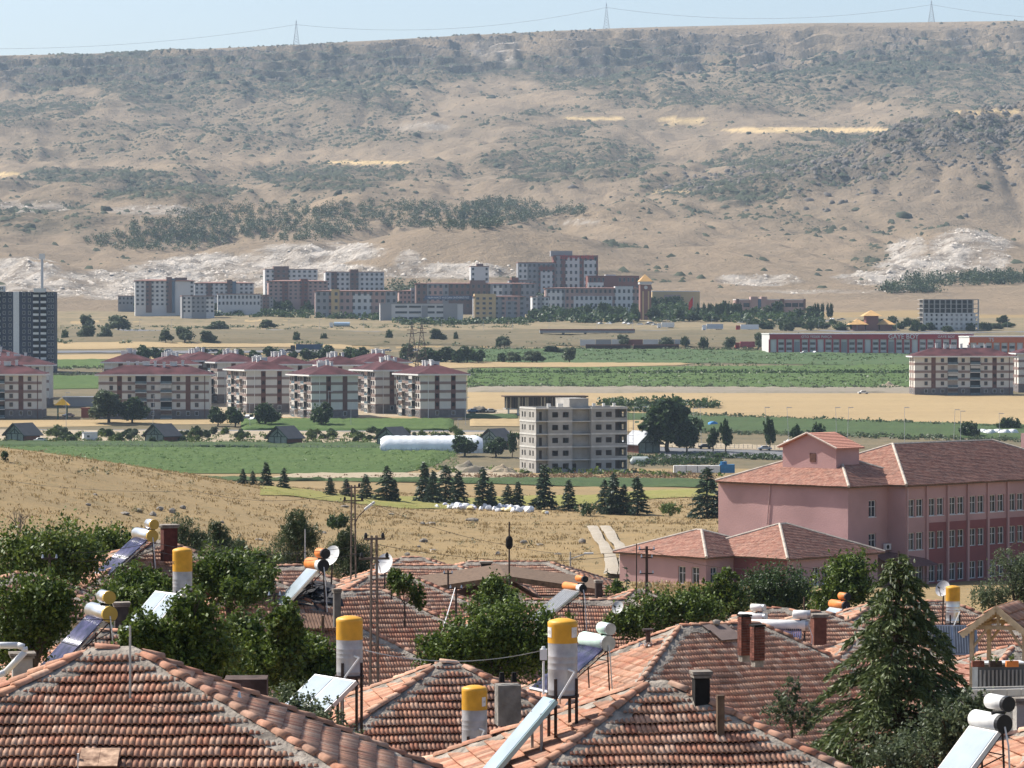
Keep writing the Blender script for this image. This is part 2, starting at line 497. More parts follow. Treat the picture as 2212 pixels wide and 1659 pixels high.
field("verge", [(1425, 966.5), (1800, 975.5), (1800, 968), (1425, 957)], BARE, (6, 30), 0.25, 0.4)
field("estate_lane", [(-100, 934), (1100, 938), (1100, 933), (-100, 929)], ASPH, (4, 60), 0.25)
field("yard", [(1000, 896), (1118, 896), (1118, 886), (1000, 886)], BARE, (4, 16), 0.2)
field("yard", [(-50, 925), (1020, 907), (1020, 899), (-50, 909)], WHEAT, (5, 60), 0.1, 0.3)
field("yard", [(380, 912), (900, 911), (900, 870), (380, 870)], BARE, (5, 30), 0.05)


def ribbon(name, pts, widths, mat, lift=0.5, n=60, wob=0.2):
    c = [hit(*q) for q in pts]
    t = np.linspace(0, len(c) - 1, n)
    X = np.interp(t, range(len(c)), [p.x for p in c]); Y = np.interp(t, range(len(c)), [p.y for p in c])
    for _ in range(6):
        X[1:-1] = (X[:-2] + 2 * X[1:-1] + X[2:]) / 4; Y[1:-1] = (Y[:-2] + 2 * Y[1:-1] + Y[2:]) / 4
    dx, dy = np.gradient(X), np.gradient(Y); l = np.hypot(dx, dy); nx, ny = -dy / l, dx / l
    V = []
    for o in (-1, -0.4, 0.4, 1):
        w = widths / 2 * o * (1 + (fbm(t * 3 + o * 7, t * 0 + o, 2) - 0.5) * wob * 2)
        x, y = X + nx * w, Y + ny * w
        V.append(np.stack([x, y, terr(x, y) + lift + 0.05 * (abs(o) < 0.9)], -1))
    me = gridmesh(name, np.stack(V, 1), n, 4, mat)
    return tag(link(name, me), kind="structure")


ribbon("dirt_track", [(1279, 1143), (1288, 1160), (1305, 1185), (1318, 1205), (1322, 1235), (1318, 1250)], 1.5, TRACK, wob=0.12)
ribbon("dirt_track", [(1306, 1143), (1318, 1160), (1338, 1185), (1350, 1205), (1352, 1235), (1350, 1250)], 1.5, TRACK, wob=0.12)

# ------------------------------------------------------------------ hillside
RU = np.array([-700, 0, 200, 640, 1000, 1310, 1700, 2010, 2212, 2900.])
RV = np.array([150, 121, 117, 98, 78, 63, 51, 47, 45, 44.])
PY = np.array([2150, 2400, 2600, 2850, 3100, 3500, 4000, 4500, 5000, 5500, 5900, 6100, 6200, 6260, 6330, 6380, 6450, 6500.])
PV = np.array([697, 664, 632, 590, 545, 490, 430, 365, 300, 238, 188, 160, 146, 128, 118, 98, 86, 80.])
hy = np.concatenate([np.linspace(2150, 3300, 190), np.linspace(3310, 6000, 230), np.linspace(6008, 6560, 110), np.linspace(6600, 9000, 8)])
hs = np.concatenate([np.linspace(-0.62, -0.23, 24), np.linspace(-0.225, 0.225, 450), np.linspace(0.23, 0.62, 24)])
HX = hs[None, :] * hy[:, None]; HY = np.repeat(hy[:, None], len(hs), 1)
HU = 1106 + hs[None, :] * F + 0 * HY
warp = (fbm(HX / 700 + 3, HY / 900, 3) - 0.5)
yw = HY + warp * 260 * np.clip((HY - 2700) / 800, 0, 1) * np.clip((6700 - HY) / 300, 0, 1)
v0 = np.interp(yw, PY, PV)
vr = np.interp(HU, RU, RV)
v1 = np.where(v0 < 650, 650 - (650 - v0) * (650 - vr) / 570.0, v0)
HZ = CAMZ - (v1 - 700) * HY / F
plate = HY > 6500
HZr = CAMZ - (vr - 700) * 6500 / F
HZ = np.where(plate, np.minimum(HZ, HZr + (HY - 6500) * 0.002), HZ)
amp = np.clip((HY - 2500) / 900, 0, 1) * np.clip((6480 - HY) / 250, 0.0, 1)
damp = 1 - .9 * np.exp(-((v1 - 268) / 20) ** 2) * (HU > 1180) * (HU < 2000)
rid = 1 - np.abs(2 * fbm(HX / 420 + 5, HY / 800, 4) - 1)
HZ = HZ + amp * ((rid - 0.6) * 44 + (fbm(HX / 150, HY / 190, 4) - 0.5) * 40 + (fbm(HX / 38, HY / 38, 3) - 0.5) * 10 - damp * np.clip(np.abs(2 * fbm(HX / 75 + 8 + warp * 3, HY / 420, 3) - 1) * -1 + .35, 0, 1) * 22)


def bump(u, y, h, ru, ry, p=2.0):
    d = ((HU - u) / ru) ** 2 + ((HY - y) / ry) ** 2
    return h * np.exp(-d ** (p / 2))


HZ += bump(2330, 4150, 95, 430, 330) + bump(1900, 3900, 25, 260, 260) + bump(1010, 2850, 34, 300, 150) + bump(60, 2720, 17, 130, 110)
HZ += bump(180, 3900, 24, 120, 120) + bump(430, 3620, 22, 170, 110) + bump(760, 4000, 20, 200, 150) + bump(2060, 3060, 22, 140, 140)
rock_r = np.clip(bump(2200, 4080, 1.25, 460, 240) + bump(1850, 3900, 0.9, 260, 170), 0, 1)
HZ += rock_r * (fbm(HX / 26, HY / 26, 4) - 0.5) * 34
# cliff benches below the rim
cl = np.clip((HY - 5950) / 120, 0, 1) * np.clip((6470 - HY) / 30, 0, 1)
step = fbm(HX / 90 + 2, HY / 400, 3)
HZ += cl * (np.floor(((HZ + step * 50) / 22.0)) * 22.0 - step * 50 - HZ) * 0.75
HZ += cl * (fbm(HX / 20, HY / 24, 4) - 0.5) * 9
for q0, q1, h in ((150, 860, 1), (1870, 2190, 1)):
    pass
PU, PVv = proj(HX, HY, HZ)


def blob(u, v, ru, rv, soft=1.0):
    n = (fbm(HX / 90 + u, HY / 120 + v, 5, .62) - 0.5) * 2.3
    d = np.hypot((PU - u) / ru, (PVv - v) / rv) + n * 0.55
    return np.clip((1.15 - d) / (0.35 * soft), 0, 1)


def mask(lst, soft=1.0):
    m = np.zeros_like(PU)
    if soft < .9: pass
    for q in lst:
        m = np.maximum(m, blob(*q[:4], soft) * (q[4] if len(q) > 4 else 1.0))
    return m


white = mask([(330, 600, 200, 22), (560, 570, 190, 22), (700, 545, 150, 20), (250, 620, 120, 22), (40, 592, 100, 30), (60, 625, 150, 18, .8), (690, 590, 130, 22, .9), (1000, 585, 110, 14), (880, 585, 90, 12, .8),
              (880, 560, 30, 30, .7), (2010, 570, 110, 34), (2080, 530, 80, 30, .85), (1960, 545, 45, 40, .9), (2130, 560, 50, 40, .8), (1900, 600, 90, 14), (1640, 605, 70, 10, .8), (330, 455, 90, 10, .5), (60, 445, 90, 10, .5), (920, 275, 60, 10, .35),
              (1240, 480, 60, 4, .6), (1750, 630, 200, 4, .5), (1080, 105, 55, 28, .45)], 0.8)
white *= np.clip(.35 + 1.5 * fbm(HX / 45 + 9, HY / 140, 4), 0, 1) ** 1.5
gold = mask([(1290, 256, 70, 3), (1470, 259, 65, 4), (1750, 281, 190, 5), (790, 351, 85, 4), (10, 376, 30, 4), (2150, 241, 90, 3), (1480, 268, 60, 3, .5), (1450, 415, 60, 2, .6)], 0.5)
dens = mask([(300, 150, 330, 40, .9), (750, 150, 300, 50, .95), (350, 200, 120, 50, .9), (60, 170, 90, 30, .9), (60, 250, 120, 30, .7), (620, 190, 280, 45, .7), (700, 290, 200, 30, .5), (400, 290, 330, 45, .55), (250, 330, 250, 25, .4),
             (1250, 150, 200, 40, .85), (1400, 120, 150, 25, .7), (1700, 190, 400, 40, .65), (2000, 150, 300, 50, .85), (2100, 200, 160, 50, .6), (1700, 230, 120, 18, .6), (1240, 340, 170, 60, .75), (1200, 240, 90, 12, .5), (1450, 400, 60, 20, .7),
             (1720, 350, 230, 50, .7), (2000, 300, 220, 50, .85), (1600, 410, 150, 30, .8), (210, 380, 130, 18, .85), (380, 420, 170, 20, .85), (700, 380, 160, 30, .7), (1330, 530, 50, 8, .6), (1300, 600, 260, 14, .5), (100, 470, 120, 40, .5),
             (1750, 500, 60, 8, .4), (1100, 580, 60, 8, .3), (1900, 560, 60, 40, .4), (600, 240, 300, 40, .5)])
mid = fbm(HX / 240, HY / 240, 4)
dens = np.clip(dens * (0.35 + 1.25 * mid) + np.clip((mid - 0.55) * 2.0, 0, .4) * np.clip((HY - 3000) / 500, 0, 1), 0, 1)
dens *= (1 - white * 0.9) * (1 - gold)
rock = np.clip(cl * np.clip(fbm(HX / 60, HY / 200, 4) * 2.2 - 0.6, 0, 1) + rock_r * 0.8, 0, 1)
fine = fbm(HX / 34, HY / 34, 4, .6)
HM = bpy.data.materials.new("hillside_steppe"); HM.use_nodes = True


def hill_nodes(nt):
    N, L = nt.nodes, nt.links
    b = N["Principled BSDF"]; b.inputs["Roughness"].default_value = 0.95; b.inputs["Specular IOR Level"].default_value = 0.05
    g = N.new("ShaderNodeNewGeometry")
    def nz(sc, det=8, ro=0.65):
        n = N.new("ShaderNodeTexNoise"); n.inputs["Scale"].default_value = sc; n.inputs["Detail"].default_value = det; n.inputs["Roughness"].default_value = ro
        L.new(g.outputs["Position"], n.inputs["Vector"]); return n
    def rng(src, lo, hi, a=0.0, z=1.0):
        r = N.new("ShaderNodeMapRange"); r.inputs[1].default_value = lo; r.inputs[2].default_value = hi; r.inputs[3].default_value = a; r.inputs[4].default_value = z
        L.new(src, r.inputs[0]); return r.outputs[0]
    def mix(f, a, c):
        x = N.new("ShaderNodeMix"); x.data_type = 'RGBA'
        L.new(f, x.inputs[0])
        if isinstance(a, tuple): x.inputs[6].default_value = (*a, 1)
        else: L.new(a, x.inputs[6])
        if isinstance(c, tuple): x.inputs[7].default_value = (*c, 1)
        else: L.new(c, x.inputs[7])
        return x.outputs[2]
    at = N.new("ShaderNodeAttribute"); at.attribute_name = "cover"
    sp = N.new("ShaderNodeSeparateColor"); L.new(at.outputs["Color"], sp.inputs[0])
    def mul(a, c):
        x = N.new("ShaderNodeMath"); x.operation = 'MULTIPLY'; L.new(a, x.inputs[0]); L.new(c, x.inputs[1]); return x.outputs[0]
    c = mix(rng(nz(0.004).outputs[0], 0.35, 0.65), (0.315, 0.235, 0.155), (0.255, 0.196, 0.135))
    c = mix(rng(nz(0.02).outputs[0], 0.45, 0.75), c, (0.22, 0.172, 0.12))
    sc = mul(sp.outputs[0], rng(nz(0.06, 10, 0.75).outputs[0], 0.34, 0.54))
    c = mix(sc, c, (0.062, 0.06, 0.042))
    c = mix(mul(at.outputs["Alpha"], rng(nz(0.05, 10, 0.7).outputs[0], 0.35, 0.6)), c, (0.13, 0.11, 0.095))
    w = mix(rng(nz(0.035, 12, 0.75).outputs[0], 0.42, 0.6), (0.52, 0.47, 0.41), (0.20, 0.165, 0.13))
    c = mix(sp.outputs[1], c, w)
    c = mix(sp.outputs[2], c, (0.60, 0.44, 0.23))
    L.new(c, b.inputs["Base Color"])
    bp = N.new("ShaderNodeBump"); bp.inputs["Strength"].default_value = 0.9; bp.inputs["Distance"].default_value = 11.0
    L.new(nz(0.05, 10, 0.7).outputs[0], bp.inputs["Height"]); L.new(bp.outputs[0], b.inputs["Normal"])


hill_nodes(HM.node_tree)
HZ += white * ((fbm(HX / 20, HY / 30, 4, .6) - 0.5) * 16)
me = gridmesh("hillside", np.stack([HX, HY, HZ], -1), len(hy), len(hs), HM, smooth=True)
attr_color(me, "cover", np.stack([dens, white, gold, rock], -1).reshape(-1, 4))
tag(link("hillside", me), kind="structure")

# scrub, bushes and rocks on the hillside: uncountable
SCRUB = M("hillside_scrub", (0.040, 0.047, 0.026), 0.95, 0.4, 0.05)
OCT_V = np.array([[1, 0, 0], [0, 1, 0], [-1, 0, 0], [0, -1, 0], [.5, .5, .75], [-.5, .5, .8], [-.5, -.5, .7], [.5, -.5, .85], [0, 0, 1.05]])
OCT_F = np.array([[0, 1, 4], [1, 2, 5], [2, 3, 6], [3, 0, 7], [4, 1, 5], [5, 2, 6], [6, 3, 7], [7, 0, 4], [4, 5, 8], [5, 6, 8], [6, 7, 8], [7, 4, 8]])


LOW_V = np.array([[1, -.1, 0], [.1, 1, 0], [-1, .1, 0], [-.1, -1, 0], [.25, -.3, .95], [-.3, .25, .85]])
LOW_F = np.array([[0, 1, 4], [1, 5, 4], [1, 2, 5], [2, 3, 5], [3, 4, 5], [3, 0, 4]])


def scatter_blobs(name, X, Y, Z, S, mat, hgt=0.8, rng=RNG, low=False):
    n = len(X)
    BV, BF = (LOW_V, LOW_F) if low else (OCT_V, OCT_F)
    k = len(BV)
    jit = 1 + (rng.random((n, k, 3)) - 0.5) * 0.7
    V = BV[None] * jit
    a = rng.random(n) * 6.28
    ca, sa = np.cos(a)[:, None], np.sin(a)[:, None]
    vx = V[:, :, 0] * ca - V[:, :, 1] * sa; vy = V[:, :, 0] * sa + V[:, :, 1] * ca
    st = 0.7 + rng.random(n)[:, None] * 0.9
    V = np.stack([vx * S[:, None] * st, vy * S[:, None], V[:, :, 2] * S[:, None] * hgt - 0.15 * S[:, None]], -1)
    V += np.stack([X, Y, Z], -1)[:, None, :]
    Q = BF[None] + (np.arange(n) * k)[:, None, None]
    return npmesh(name, V.reshape(-1, 3), Q.reshape(-1, 3), mat)


def hill_points(n, w):
    w = w.copy(); w[-9:] = 0
    area = np.clip(HY, 0, None) * np.gradient(hy)[:, None] * np.gradient(hs)[None, :]
    p = (w * area).ravel(); p /= p.sum()
    i = RNG.choice(p.size, n, p=p)
    r, c = np.divmod(i, HX.shape[1])
    fr, fc = RNG.random(n), RNG.random(n)
    r1, c1 = np.minimum(r + 1, HX.shape[0] - 1), np.minimum(c + 1, HX.shape[1] - 1)
    def L(A): return (A[r, c] * (1 - fc) + A[r, c1] * fc) * (1 - fr) + (A[r1, c] * (1 - fc) + A[r1, c1] * fc) * fr
    return L(HX), L(HY), L(HZ)


inview = (PU > -150) & (PU < 2362)
w = (dens ** 1.5 * np.clip((fine - .36) * 5, 0, 1) + 0.008) * inview * (1 - white) * (HY > 2600)
X, Y, Z = hill_points(70000, w)
S = 1.1 + RNG.random(len(X)) ** 3.5 * 4.0
tag(link("scrub", scatter_blobs("scrub", X, Y, Z, S, SCRUB, low=True)), "dark scrub and low bushes dotted over the dry hillside", "scrub", kind="stuff")
X, Y, Z = hill_points(700, (mask([(640, 170, 300, 30), (1700, 150, 420, 40), (1950, 130, 250, 30), (100, 170, 100, 20)]) + .01) * inview * (HY > 3200))
S = 3.5 + RNG.random(len(X)) * 4.5
tag(link("bushes", scatter_blobs("bushes", X, Y, Z, S, SCRUB)), "round dark bushes below the rock rim of the plateau", "bushes", kind="stuff")
ROCKD = M("hillside_rock", (0.12, 0.105, 0.09), 0.95, 0.35, 0.05)
X, Y, Z = hill_points(9000, (rock ** 2 + rock_r) * inview)
S = 0.8 + RNG.random(len(X)) ** 2 * 3.5
tag(link("rocks", scatter_blobs("rocks", X, Y, Z, S, ROCKD, 0.9)), "dark basalt rubble along the rim and the rocky hill", "rocks", kind="stuff")


PALE = M('quarry_rubble', (.46, .41, .35), .95, .25, .05)
X, Y, Z = hill_points(5000, white ** 2 * inview)
tag(link('quarry_rubble', scatter_blobs('quarry_rubble', X, Y, Z, .5 + RNG.random(len(X)) ** 3 * 1.5, PALE, .8, low=True)), 'pale rubble strewn over the quarry cuts', 'rubble', kind='stuff')


def hill_hit(u, v):
    """nearest hillside vertex seen at (u, v), lowest distance first"""
    j = int(np.clip(np.searchsorted(hs, (u - 1106) / F), 0, len(hs) - 1))
    pv = proj(HX[:, j], HY[:, j], HZ[:, j])[1]
    i = int(np.argmax(pv <= v))
    return Vector((HX[i, j], HY[i, j], HZ[i, j]))
# ------------------------------------------------------------------ foliage
LEAF = leafmat("leaf_green", (0.018, 0.042, 0.007), (0.125, 0.175, 0.028), 2.4, 0.28)
LEAF_DK = leafmat("leaf_dark_green", (0.018, 0.038, 0.012), (0.060, 0.100, 0.030))
LEAF_GREY = leafmat("leaf_willow_green", (0.045, 0.065, 0.030), (0.120, 0.150, 0.075), 0.4)
NEEDLE = leafmat("cedar_needles", (0.028, 0.050, 0.016), (0.125, 0.155, 0.048), 2.0, 0.2)
NEEDLE_BL = leafmat("young_cedar_needles", (0.020, 0.040, 0.024), (0.060, 0.090, 0.050), 1.0, 0.2)
PINE = leafmat("pine_needles", (0.028, 0.050, 0.020), (0.085, 0.115, 0.045), 1.0, 0.2)
BARK = M("bark", (0.075, 0.055, 0.042), 0.95, 0.4, 8, 0.5, 20)


def leaf_quads(C, size, rng, droop=0.0, aspect=0.6, up=0.35):
    """a leaf-shaped quad at each point in C"""
    n = len(C)
    d = rng.normal(size=(n, 3)); d[:, 2] -= droop
    d /= np.linalg.norm(d, axis=1)[:, None]
    w = rng.normal(size=(n, 3)); w[:, 2] *= up
    w -= (w * d).sum(1)[:, None] * d; w /= np.linalg.norm(w, axis=1)[:, None] + 1e-9
    s = (size * (0.6 + 0.8 * rng.random(n)))[:, None]
    a = C - d * s * 0.5; b = C + w * s * aspect * 0.5; c = C + d * s * 0.5; e = C - w * s * aspect * 0.5
    V = np.stack([a, b, c, e], 1).reshape(-1, 3)
    Q = np.arange(n * 4).reshape(n, 4)
    return V, Q


def crown_mesh(name, clumps, n_per, size, mat, rng, lumpy=True, droop=0.3, aspect=0.6):
    """clumps: (x,y,z,rx,rz); leaves gathered in small bunches inside each ellipsoid"""
    Cs = []
    for (x, y, z, rx, rz) in clumps:
        n = int(n_per)
        nb = max(16, n // 30)
        dirs = rng.normal(size=(nb, 3)); dirs /= np.linalg.norm(dirs, axis=1)[:, None]
        rad = rng.random(nb) ** 0.5 * (0.72 + 0.58 * rng.random(nb))
        b = dirs * rad[:, None] * np.array([rx, rx, rz])
        k = rng.integers(0, nb, n)
        br = rx * 0.105 * (0.5 + 1.0 * rng.random(nb))
        off = rng.normal(size=(n, 3)) * br[k][:, None] * np.array([1, 1, 1.35])
        Cs.append(b[k] + off + np.array([x, y, z]))
    C = np.concatenate(Cs)
    V, Q = leaf_quads(C, size, rng, droop, aspect)
    me = npmesh(name, V, Q, mat)
    attr_float(me, "rnd", rng.random(len(Q)))
    return me


def limb_mesh(mb, p0, p1, r0, r1, rng, seg=4, wob=0.12):
    p0, p1 = Vector(p0), Vector(p1)
    L = (p1 - p0).length
    pts = [p0.lerp(p1, i / seg) + Vector(rng.normal(size=3)) * wob * L * 0.25 * (0 < i < seg) for i in range(seg + 1)]
    for i in range(seg):
        mb.cyl(pts[i], pts[i + 1], r0 + (r1 - r0) * i / seg, r0 + (r1 - r0) * (i + 1) / seg, 7, caps=False)
    return pts[-1]


def tree(name, label, cat, clumps, d, leaves, size, mat, group=None, seed=0, base=None, droop=0.3, aspect=0.6, trunk_r=0.09):
    if 'shrub' in name and base is None: base = min(P(c[0], c[1] + c[3], d).z for c in clumps) - .4
    """clumps in picture units (u, v, ru, rv[, depth offset]) at distance d"""
    rng = np.random.default_rng(seed + 100)
    W = []
    for c in clumps:
        dd = d + (c[4] if len(c) > 4 else rng.uniform(-0.6, 0.6))
        p = P(c[0], c[1], dd); k = dd / F
        g_ = 1.18 if 'garden' in name else 1.05
        W.append((p.x, p.y, p.z, c[2] * k * g_, c[3] * k * g_))
    cx = np.mean([w[0] for w in W]); cy = np.mean([w[1] for w in W])
    gz = base if base is not None else ground_z(cx, cy)
    t = thing(name, label, cat, (cx, cy, gz), 0, group)
    L = [(x - cx, y - cy, z - gz, rx, rz) for x, y, z, rx, rz in W]
    link("crown", crown_mesh("crown", L, leaves * 1.1, size * 1.12, mat, rng, droop=droop, aspect=aspect), t)
    if 'shrub' in name: trunk_r = .03
    mb = MB()
    fork = Vector((0, 0, max(0.5, min(l[2] - l[4] * 0.7 for l in L))))
    limb_mesh(mb, (0, 0, -0.3), fork, trunk_r * 1.4, trunk_r, rng)
    for l in L:
        e = limb_mesh(mb, fork, (l[0], l[1], l[2] + l[4] * 0.3), trunk_r * 0.75, trunk_r * 0.2, rng)
        for _ in range(5):
            s = fork.lerp(Vector((l[0], l[1], l[2])), rng.uniform(0.4, 0.95))
            q = Vector((l[0] + rng.uniform(-.8, .8) * l[3], l[1] + rng.uniform(-.8, .8) * l[3], l[2] + rng.uniform(-.3, .85) * l[4]))
            limb_mesh(mb, s, q, trunk_r * 0.3, trunk_r * 0.08, rng, 3)
    mb.obj("trunk", BARK, t)
    return t


def conifer_parts(h, rb, seed, n_br, spray, size, mat, droop=0.25, top_lean=0.0, tiers=None, curve=1.0):
    """cedar: trunk with whorls of arching branches carrying needle sprays"""
    rng = np.random.default_rng(seed)
    mb = MB()
    limb_mesh(mb, (0, 0, -0.5), (top_lean, 0, h), rb * 0.06 + 0.02, 0.015, rng, 7, 0.03)
    Cs, Ds = [], []
    for i in range(n_br):
        t = (i + rng.random()) / n_br
        z = h * (0.04 + 0.95 * t)
        L = rb * ((1 - t) ** curve * 0.95 + 0.06) * rng.uniform(0.65, 1.15)
        a = i * 2.399 + rng.uniform(-.4, .4)
        dirv = np.array([math.cos(a), math.sin(a)])
        m = max(3, int(spray * L / rb) + 2)
        s = rng.random(m) ** 0.6
        rise = rng.uniform(-0.05, 0.22) * L
        zz = z + rise * np.sin(s * 2.0) - droop * L * s ** 2.4
        wid = (0.05 + 0.30 * (1 - abs(2 * s - 1.1))) * L * 0.55
        lat = rng.normal(size=m) * wid
        x = dirv[0] * s * L - dirv[1] * lat; y = dirv[1] * s * L + dirv[0] * lat
        zz = zz - np.abs(lat) * 0.25 + rng.normal(size=m) * 0.02 * L
        Cs.append(np.stack([x + top_lean * t, y, zz], -1))
        dd = np.stack([dirv[0] * 0.7 - dirv[1] * np.sign(lat) * 0.6, dirv[1] * 0.7 + dirv[0] * np.sign(lat) * 0.6, -0.15 - droop * s], -1) + rng.normal(size=(m, 3)) * 0.35
        Ds.append(dd)
        e = Vector((dirv[0] * L * 0.9 + top_lean * t, dirv[1] * L * 0.9, z + rise * 0.9 - droop * L * 0.8))
        mid = Vector((dirv[0] * L * 0.5 + top_lean * t, dirv[1] * L * 0.5, z + rise * 0.85 - droop * L * 0.18))
        mb.cyl((top_lean * t, 0, z), mid, 0.012 + 0.012 * L, 0.01 + 0.006 * L, 5, caps=False)
        mb.cyl(mid, e, 0.01 + 0.006 * L, 0.004, 5, caps=False)
    C = np.concatenate(Cs); D = np.concatenate(Ds)
    n = len(C)
    D /= np.linalg.norm(D, axis=1)[:, None]
    w = rng.normal(size=(n, 3)); w -= (w * D).sum(1)[:, None] * D; w /= np.linalg.norm(w, axis=1)[:, None]
    s = (size * (0.5 + rng.random(n)))[:, None]
    V = np.stack([C - D * s * .3, C + w * s * .14 + D * s * .1, C + D * s * .7, C - w * s * .14 + D * s * .1], 1).reshape(-1, 3)
    me = npmesh("crown", V, np.arange(n * 4).reshape(n, 4), mat)
    attr_float(me, "rnd", rng.random(n))
    return me, mb


def conifer(name, label, u, vtop, vbase, d, width, n_br, spray, size, mat, seed, group=None, cat="tree", **kw):
    top = P(u, vtop, d); bot = P(u, vbase, d)
    gz = min(ground_z(bot.x, bot.y), bot.z)
    t = thing(name, label, cat, (bot.x, bot.y, gz), 0, group)
    me, mb = conifer_parts(top.z - gz, width * d / F, seed, n_br, spray, size, mat, **kw)
    link("crown", me, t); mb.obj("trunk", BARK, t)
    return t


VG = "garden trees between the tiled roofs"
tree("garden_tree", "wide mass of walnut leaves behind the brown pole on the tiled rooftops", "tree", [(40, 1195, 75, 48), (115, 1190, 70, 58), (60, 1240, 80, 50), (160, 1215, 55, 50)], 122, 3600, .13, LEAF, VG, 1)
tree("garden_tree", "leafy tree rising just behind the roof with the blue tube collector", "tree", [(205, 1180, 55, 38), (250, 1172, 45, 28), (225, 1205, 45, 35)], 140, 2600, .13, LEAF, VG, 2)
tree("garden_tree", "dense green tree covering the roof beside the purple tube collector", "tree", [(20, 1330, 60, 70), (80, 1330, 60, 60), (95, 1285, 55, 40), (40, 1400, 50, 45), (90, 1375, 22, 22), (125, 1325, 32, 42)], 90, 3600, .10, LEAF, VG, 3)
tree("garden_tree", "leafy tree below the blue tube collector, next to a yellow-topped tank", "tree", [(285, 1266, 46, 36), (335, 1270, 34, 32), (255, 1300, 55, 42), (330, 1302, 45, 38)], 104, 3200, .11, LEAF, VG, 4)
tree("garden_tree", "round leafy tree beside the yellow-topped tank with dark lettering", "tree", [(455, 1250, 50, 42), (500, 1240, 55, 45), (520, 1275, 50, 30)], 116, 3000, .12, LEAF, VG, 5)
tree("garden_tree", "narrow upright leafy tree at the eave below the orange tanks", "tree", [(556, 1225, 36, 34), (562, 1262, 34, 40)], 119, 2600, .12, LEAF, VG, 6)
tree("garden_tree", "broad bright tree hiding the eaves right behind the front hip ridge", "tree", [(325, 1400, 60, 55), (390, 1380, 60, 60), (370, 1440, 70, 50), (450, 1420, 65, 70), (420, 1330, 40, 50), (300, 1370, 35, 35)], 77, 3800, .095, LEAF, VG, 7)
tree("garden_tree", "tall twin-topped leafy tree before the long tiled roof", "tree", [(525, 1380, 45, 55), (510, 1430, 60, 55), (615, 1345, 30, 40), (610, 1400, 45, 50), (570, 1440, 60, 50)], 86, 3600, .10, LEAF, VG, 8)
tree("garden_tree", "leafy tree spreading behind the white flat collectors", "tree", [(660, 1410, 45, 40), (700, 1425, 35, 35), (640, 1470, 60, 45), (690, 1465, 40, 30)], 88, 3000, .10, LEAF, VG, 9)
tree("garden_tree", "thin open tree in front of the white flat collectors", "tree", [(640, 1530, 50, 45), (690, 1560, 55, 45), (620, 1580, 40, 40), (720, 1590, 40, 28)], 68, 1500, .075, LEAF_GREY, VG, 10)
tree("garden_tree", "large dark green tree filling the gap between the tiled hip roofs", "tree", [(960, 1405, 55, 40), (1020, 1375, 60, 50), (1090, 1350, 65, 50), (1130, 1400, 70, 50), (1050, 1425, 75, 40), (1180, 1380, 45, 50)], 101, 3600, .105, LEAF, VG, 11)
tree("garden_tree", "small leafy tree before the whitewashed gable wall", "tree", [(1065, 1275, 35, 28), (1050, 1310, 40, 26), (1100, 1300, 22, 30)], 127, 2000, .115, LEAF, VG, 12)
tree("garden_shrub", "leafy climber spilling over the tiles below the satellite dish", "shrub", [(868, 1262, 30, 16), (905, 1290, 14, 20), (850, 1245, 14, 12)], 124, 1100, .11, LEAF, VG, 13)
tree("garden_tree", "low spreading tree with pale blossom spots along the ridge tiles", "tree", [(1350, 1345, 40, 25), (1400, 1330, 50, 38), (1460, 1318, 50, 35), (1520, 1322, 45, 30)], 126, 2600, .115, LEAF, VG, 14)
tree("garden_tree", "upright bright leafy tree in front of the pink building corner", "tree", [(1535, 1290, 30, 32), (1565, 1265, 24, 35), (1585, 1300, 30, 35), (1490, 1295, 22, 22)], 152, 2200, .13, LEAF, VG, 15)
tree("broad_tree", "large dark domed tree before the single-storey pink wing", "tree", [(1680, 1260, 60, 40), (1640, 1280, 50, 40), (1720, 1285, 45, 35), (1690, 1300, 60, 30)], 196, 3600, .14, LEAF_DK, VG, 16, trunk_r=.16)
tree("broad_tree", "glossy leafy tree partly hidden by the big cedar", "tree", [(1835, 1225, 45, 30), (1810, 1265, 45, 40), (1790, 1305, 45, 30), (1850, 1270, 40, 40)], 158, 3200, .14, LEAF, VG, 17)
tree("broad_tree", "feathery pale green tree before the dark red school wall", "tree", [(2185, 1235, 45, 50), (2205, 1280, 50, 40), (2140, 1290, 40, 28), (2230, 1240, 40, 60)], 172, 2800, .10, LEAF_GREY, VG, 18)
tree("garden_tree", "shrubby tree growing under the lower boughs of the big cedar", "tree", [(1990, 1610, 80, 50), (2060, 1565, 50, 40), (2110, 1540, 40, 35), (1930, 1640, 60, 35), (2070, 1630, 60, 40)], 70, 2400, .075, LEAF_GREY, VG, 19)
tree("garden_shrub", "sparse twiggy shrub beside the cedar on its sunlit side", "shrub", [(1700, 1500, 30, 32), (1690, 1545, 34, 28), (1735, 1540, 28, 30)], 74, 500, .075, LEAF_GREY, VG, 20)
tree("garden_shrub", "bright leafy shrub beyond the roof pole with insulators", "shrub", [(1330, 1262, 16, 10), (1330, 1275, 22, 10)], 185, 600, .12, LEAF, VG, 21)

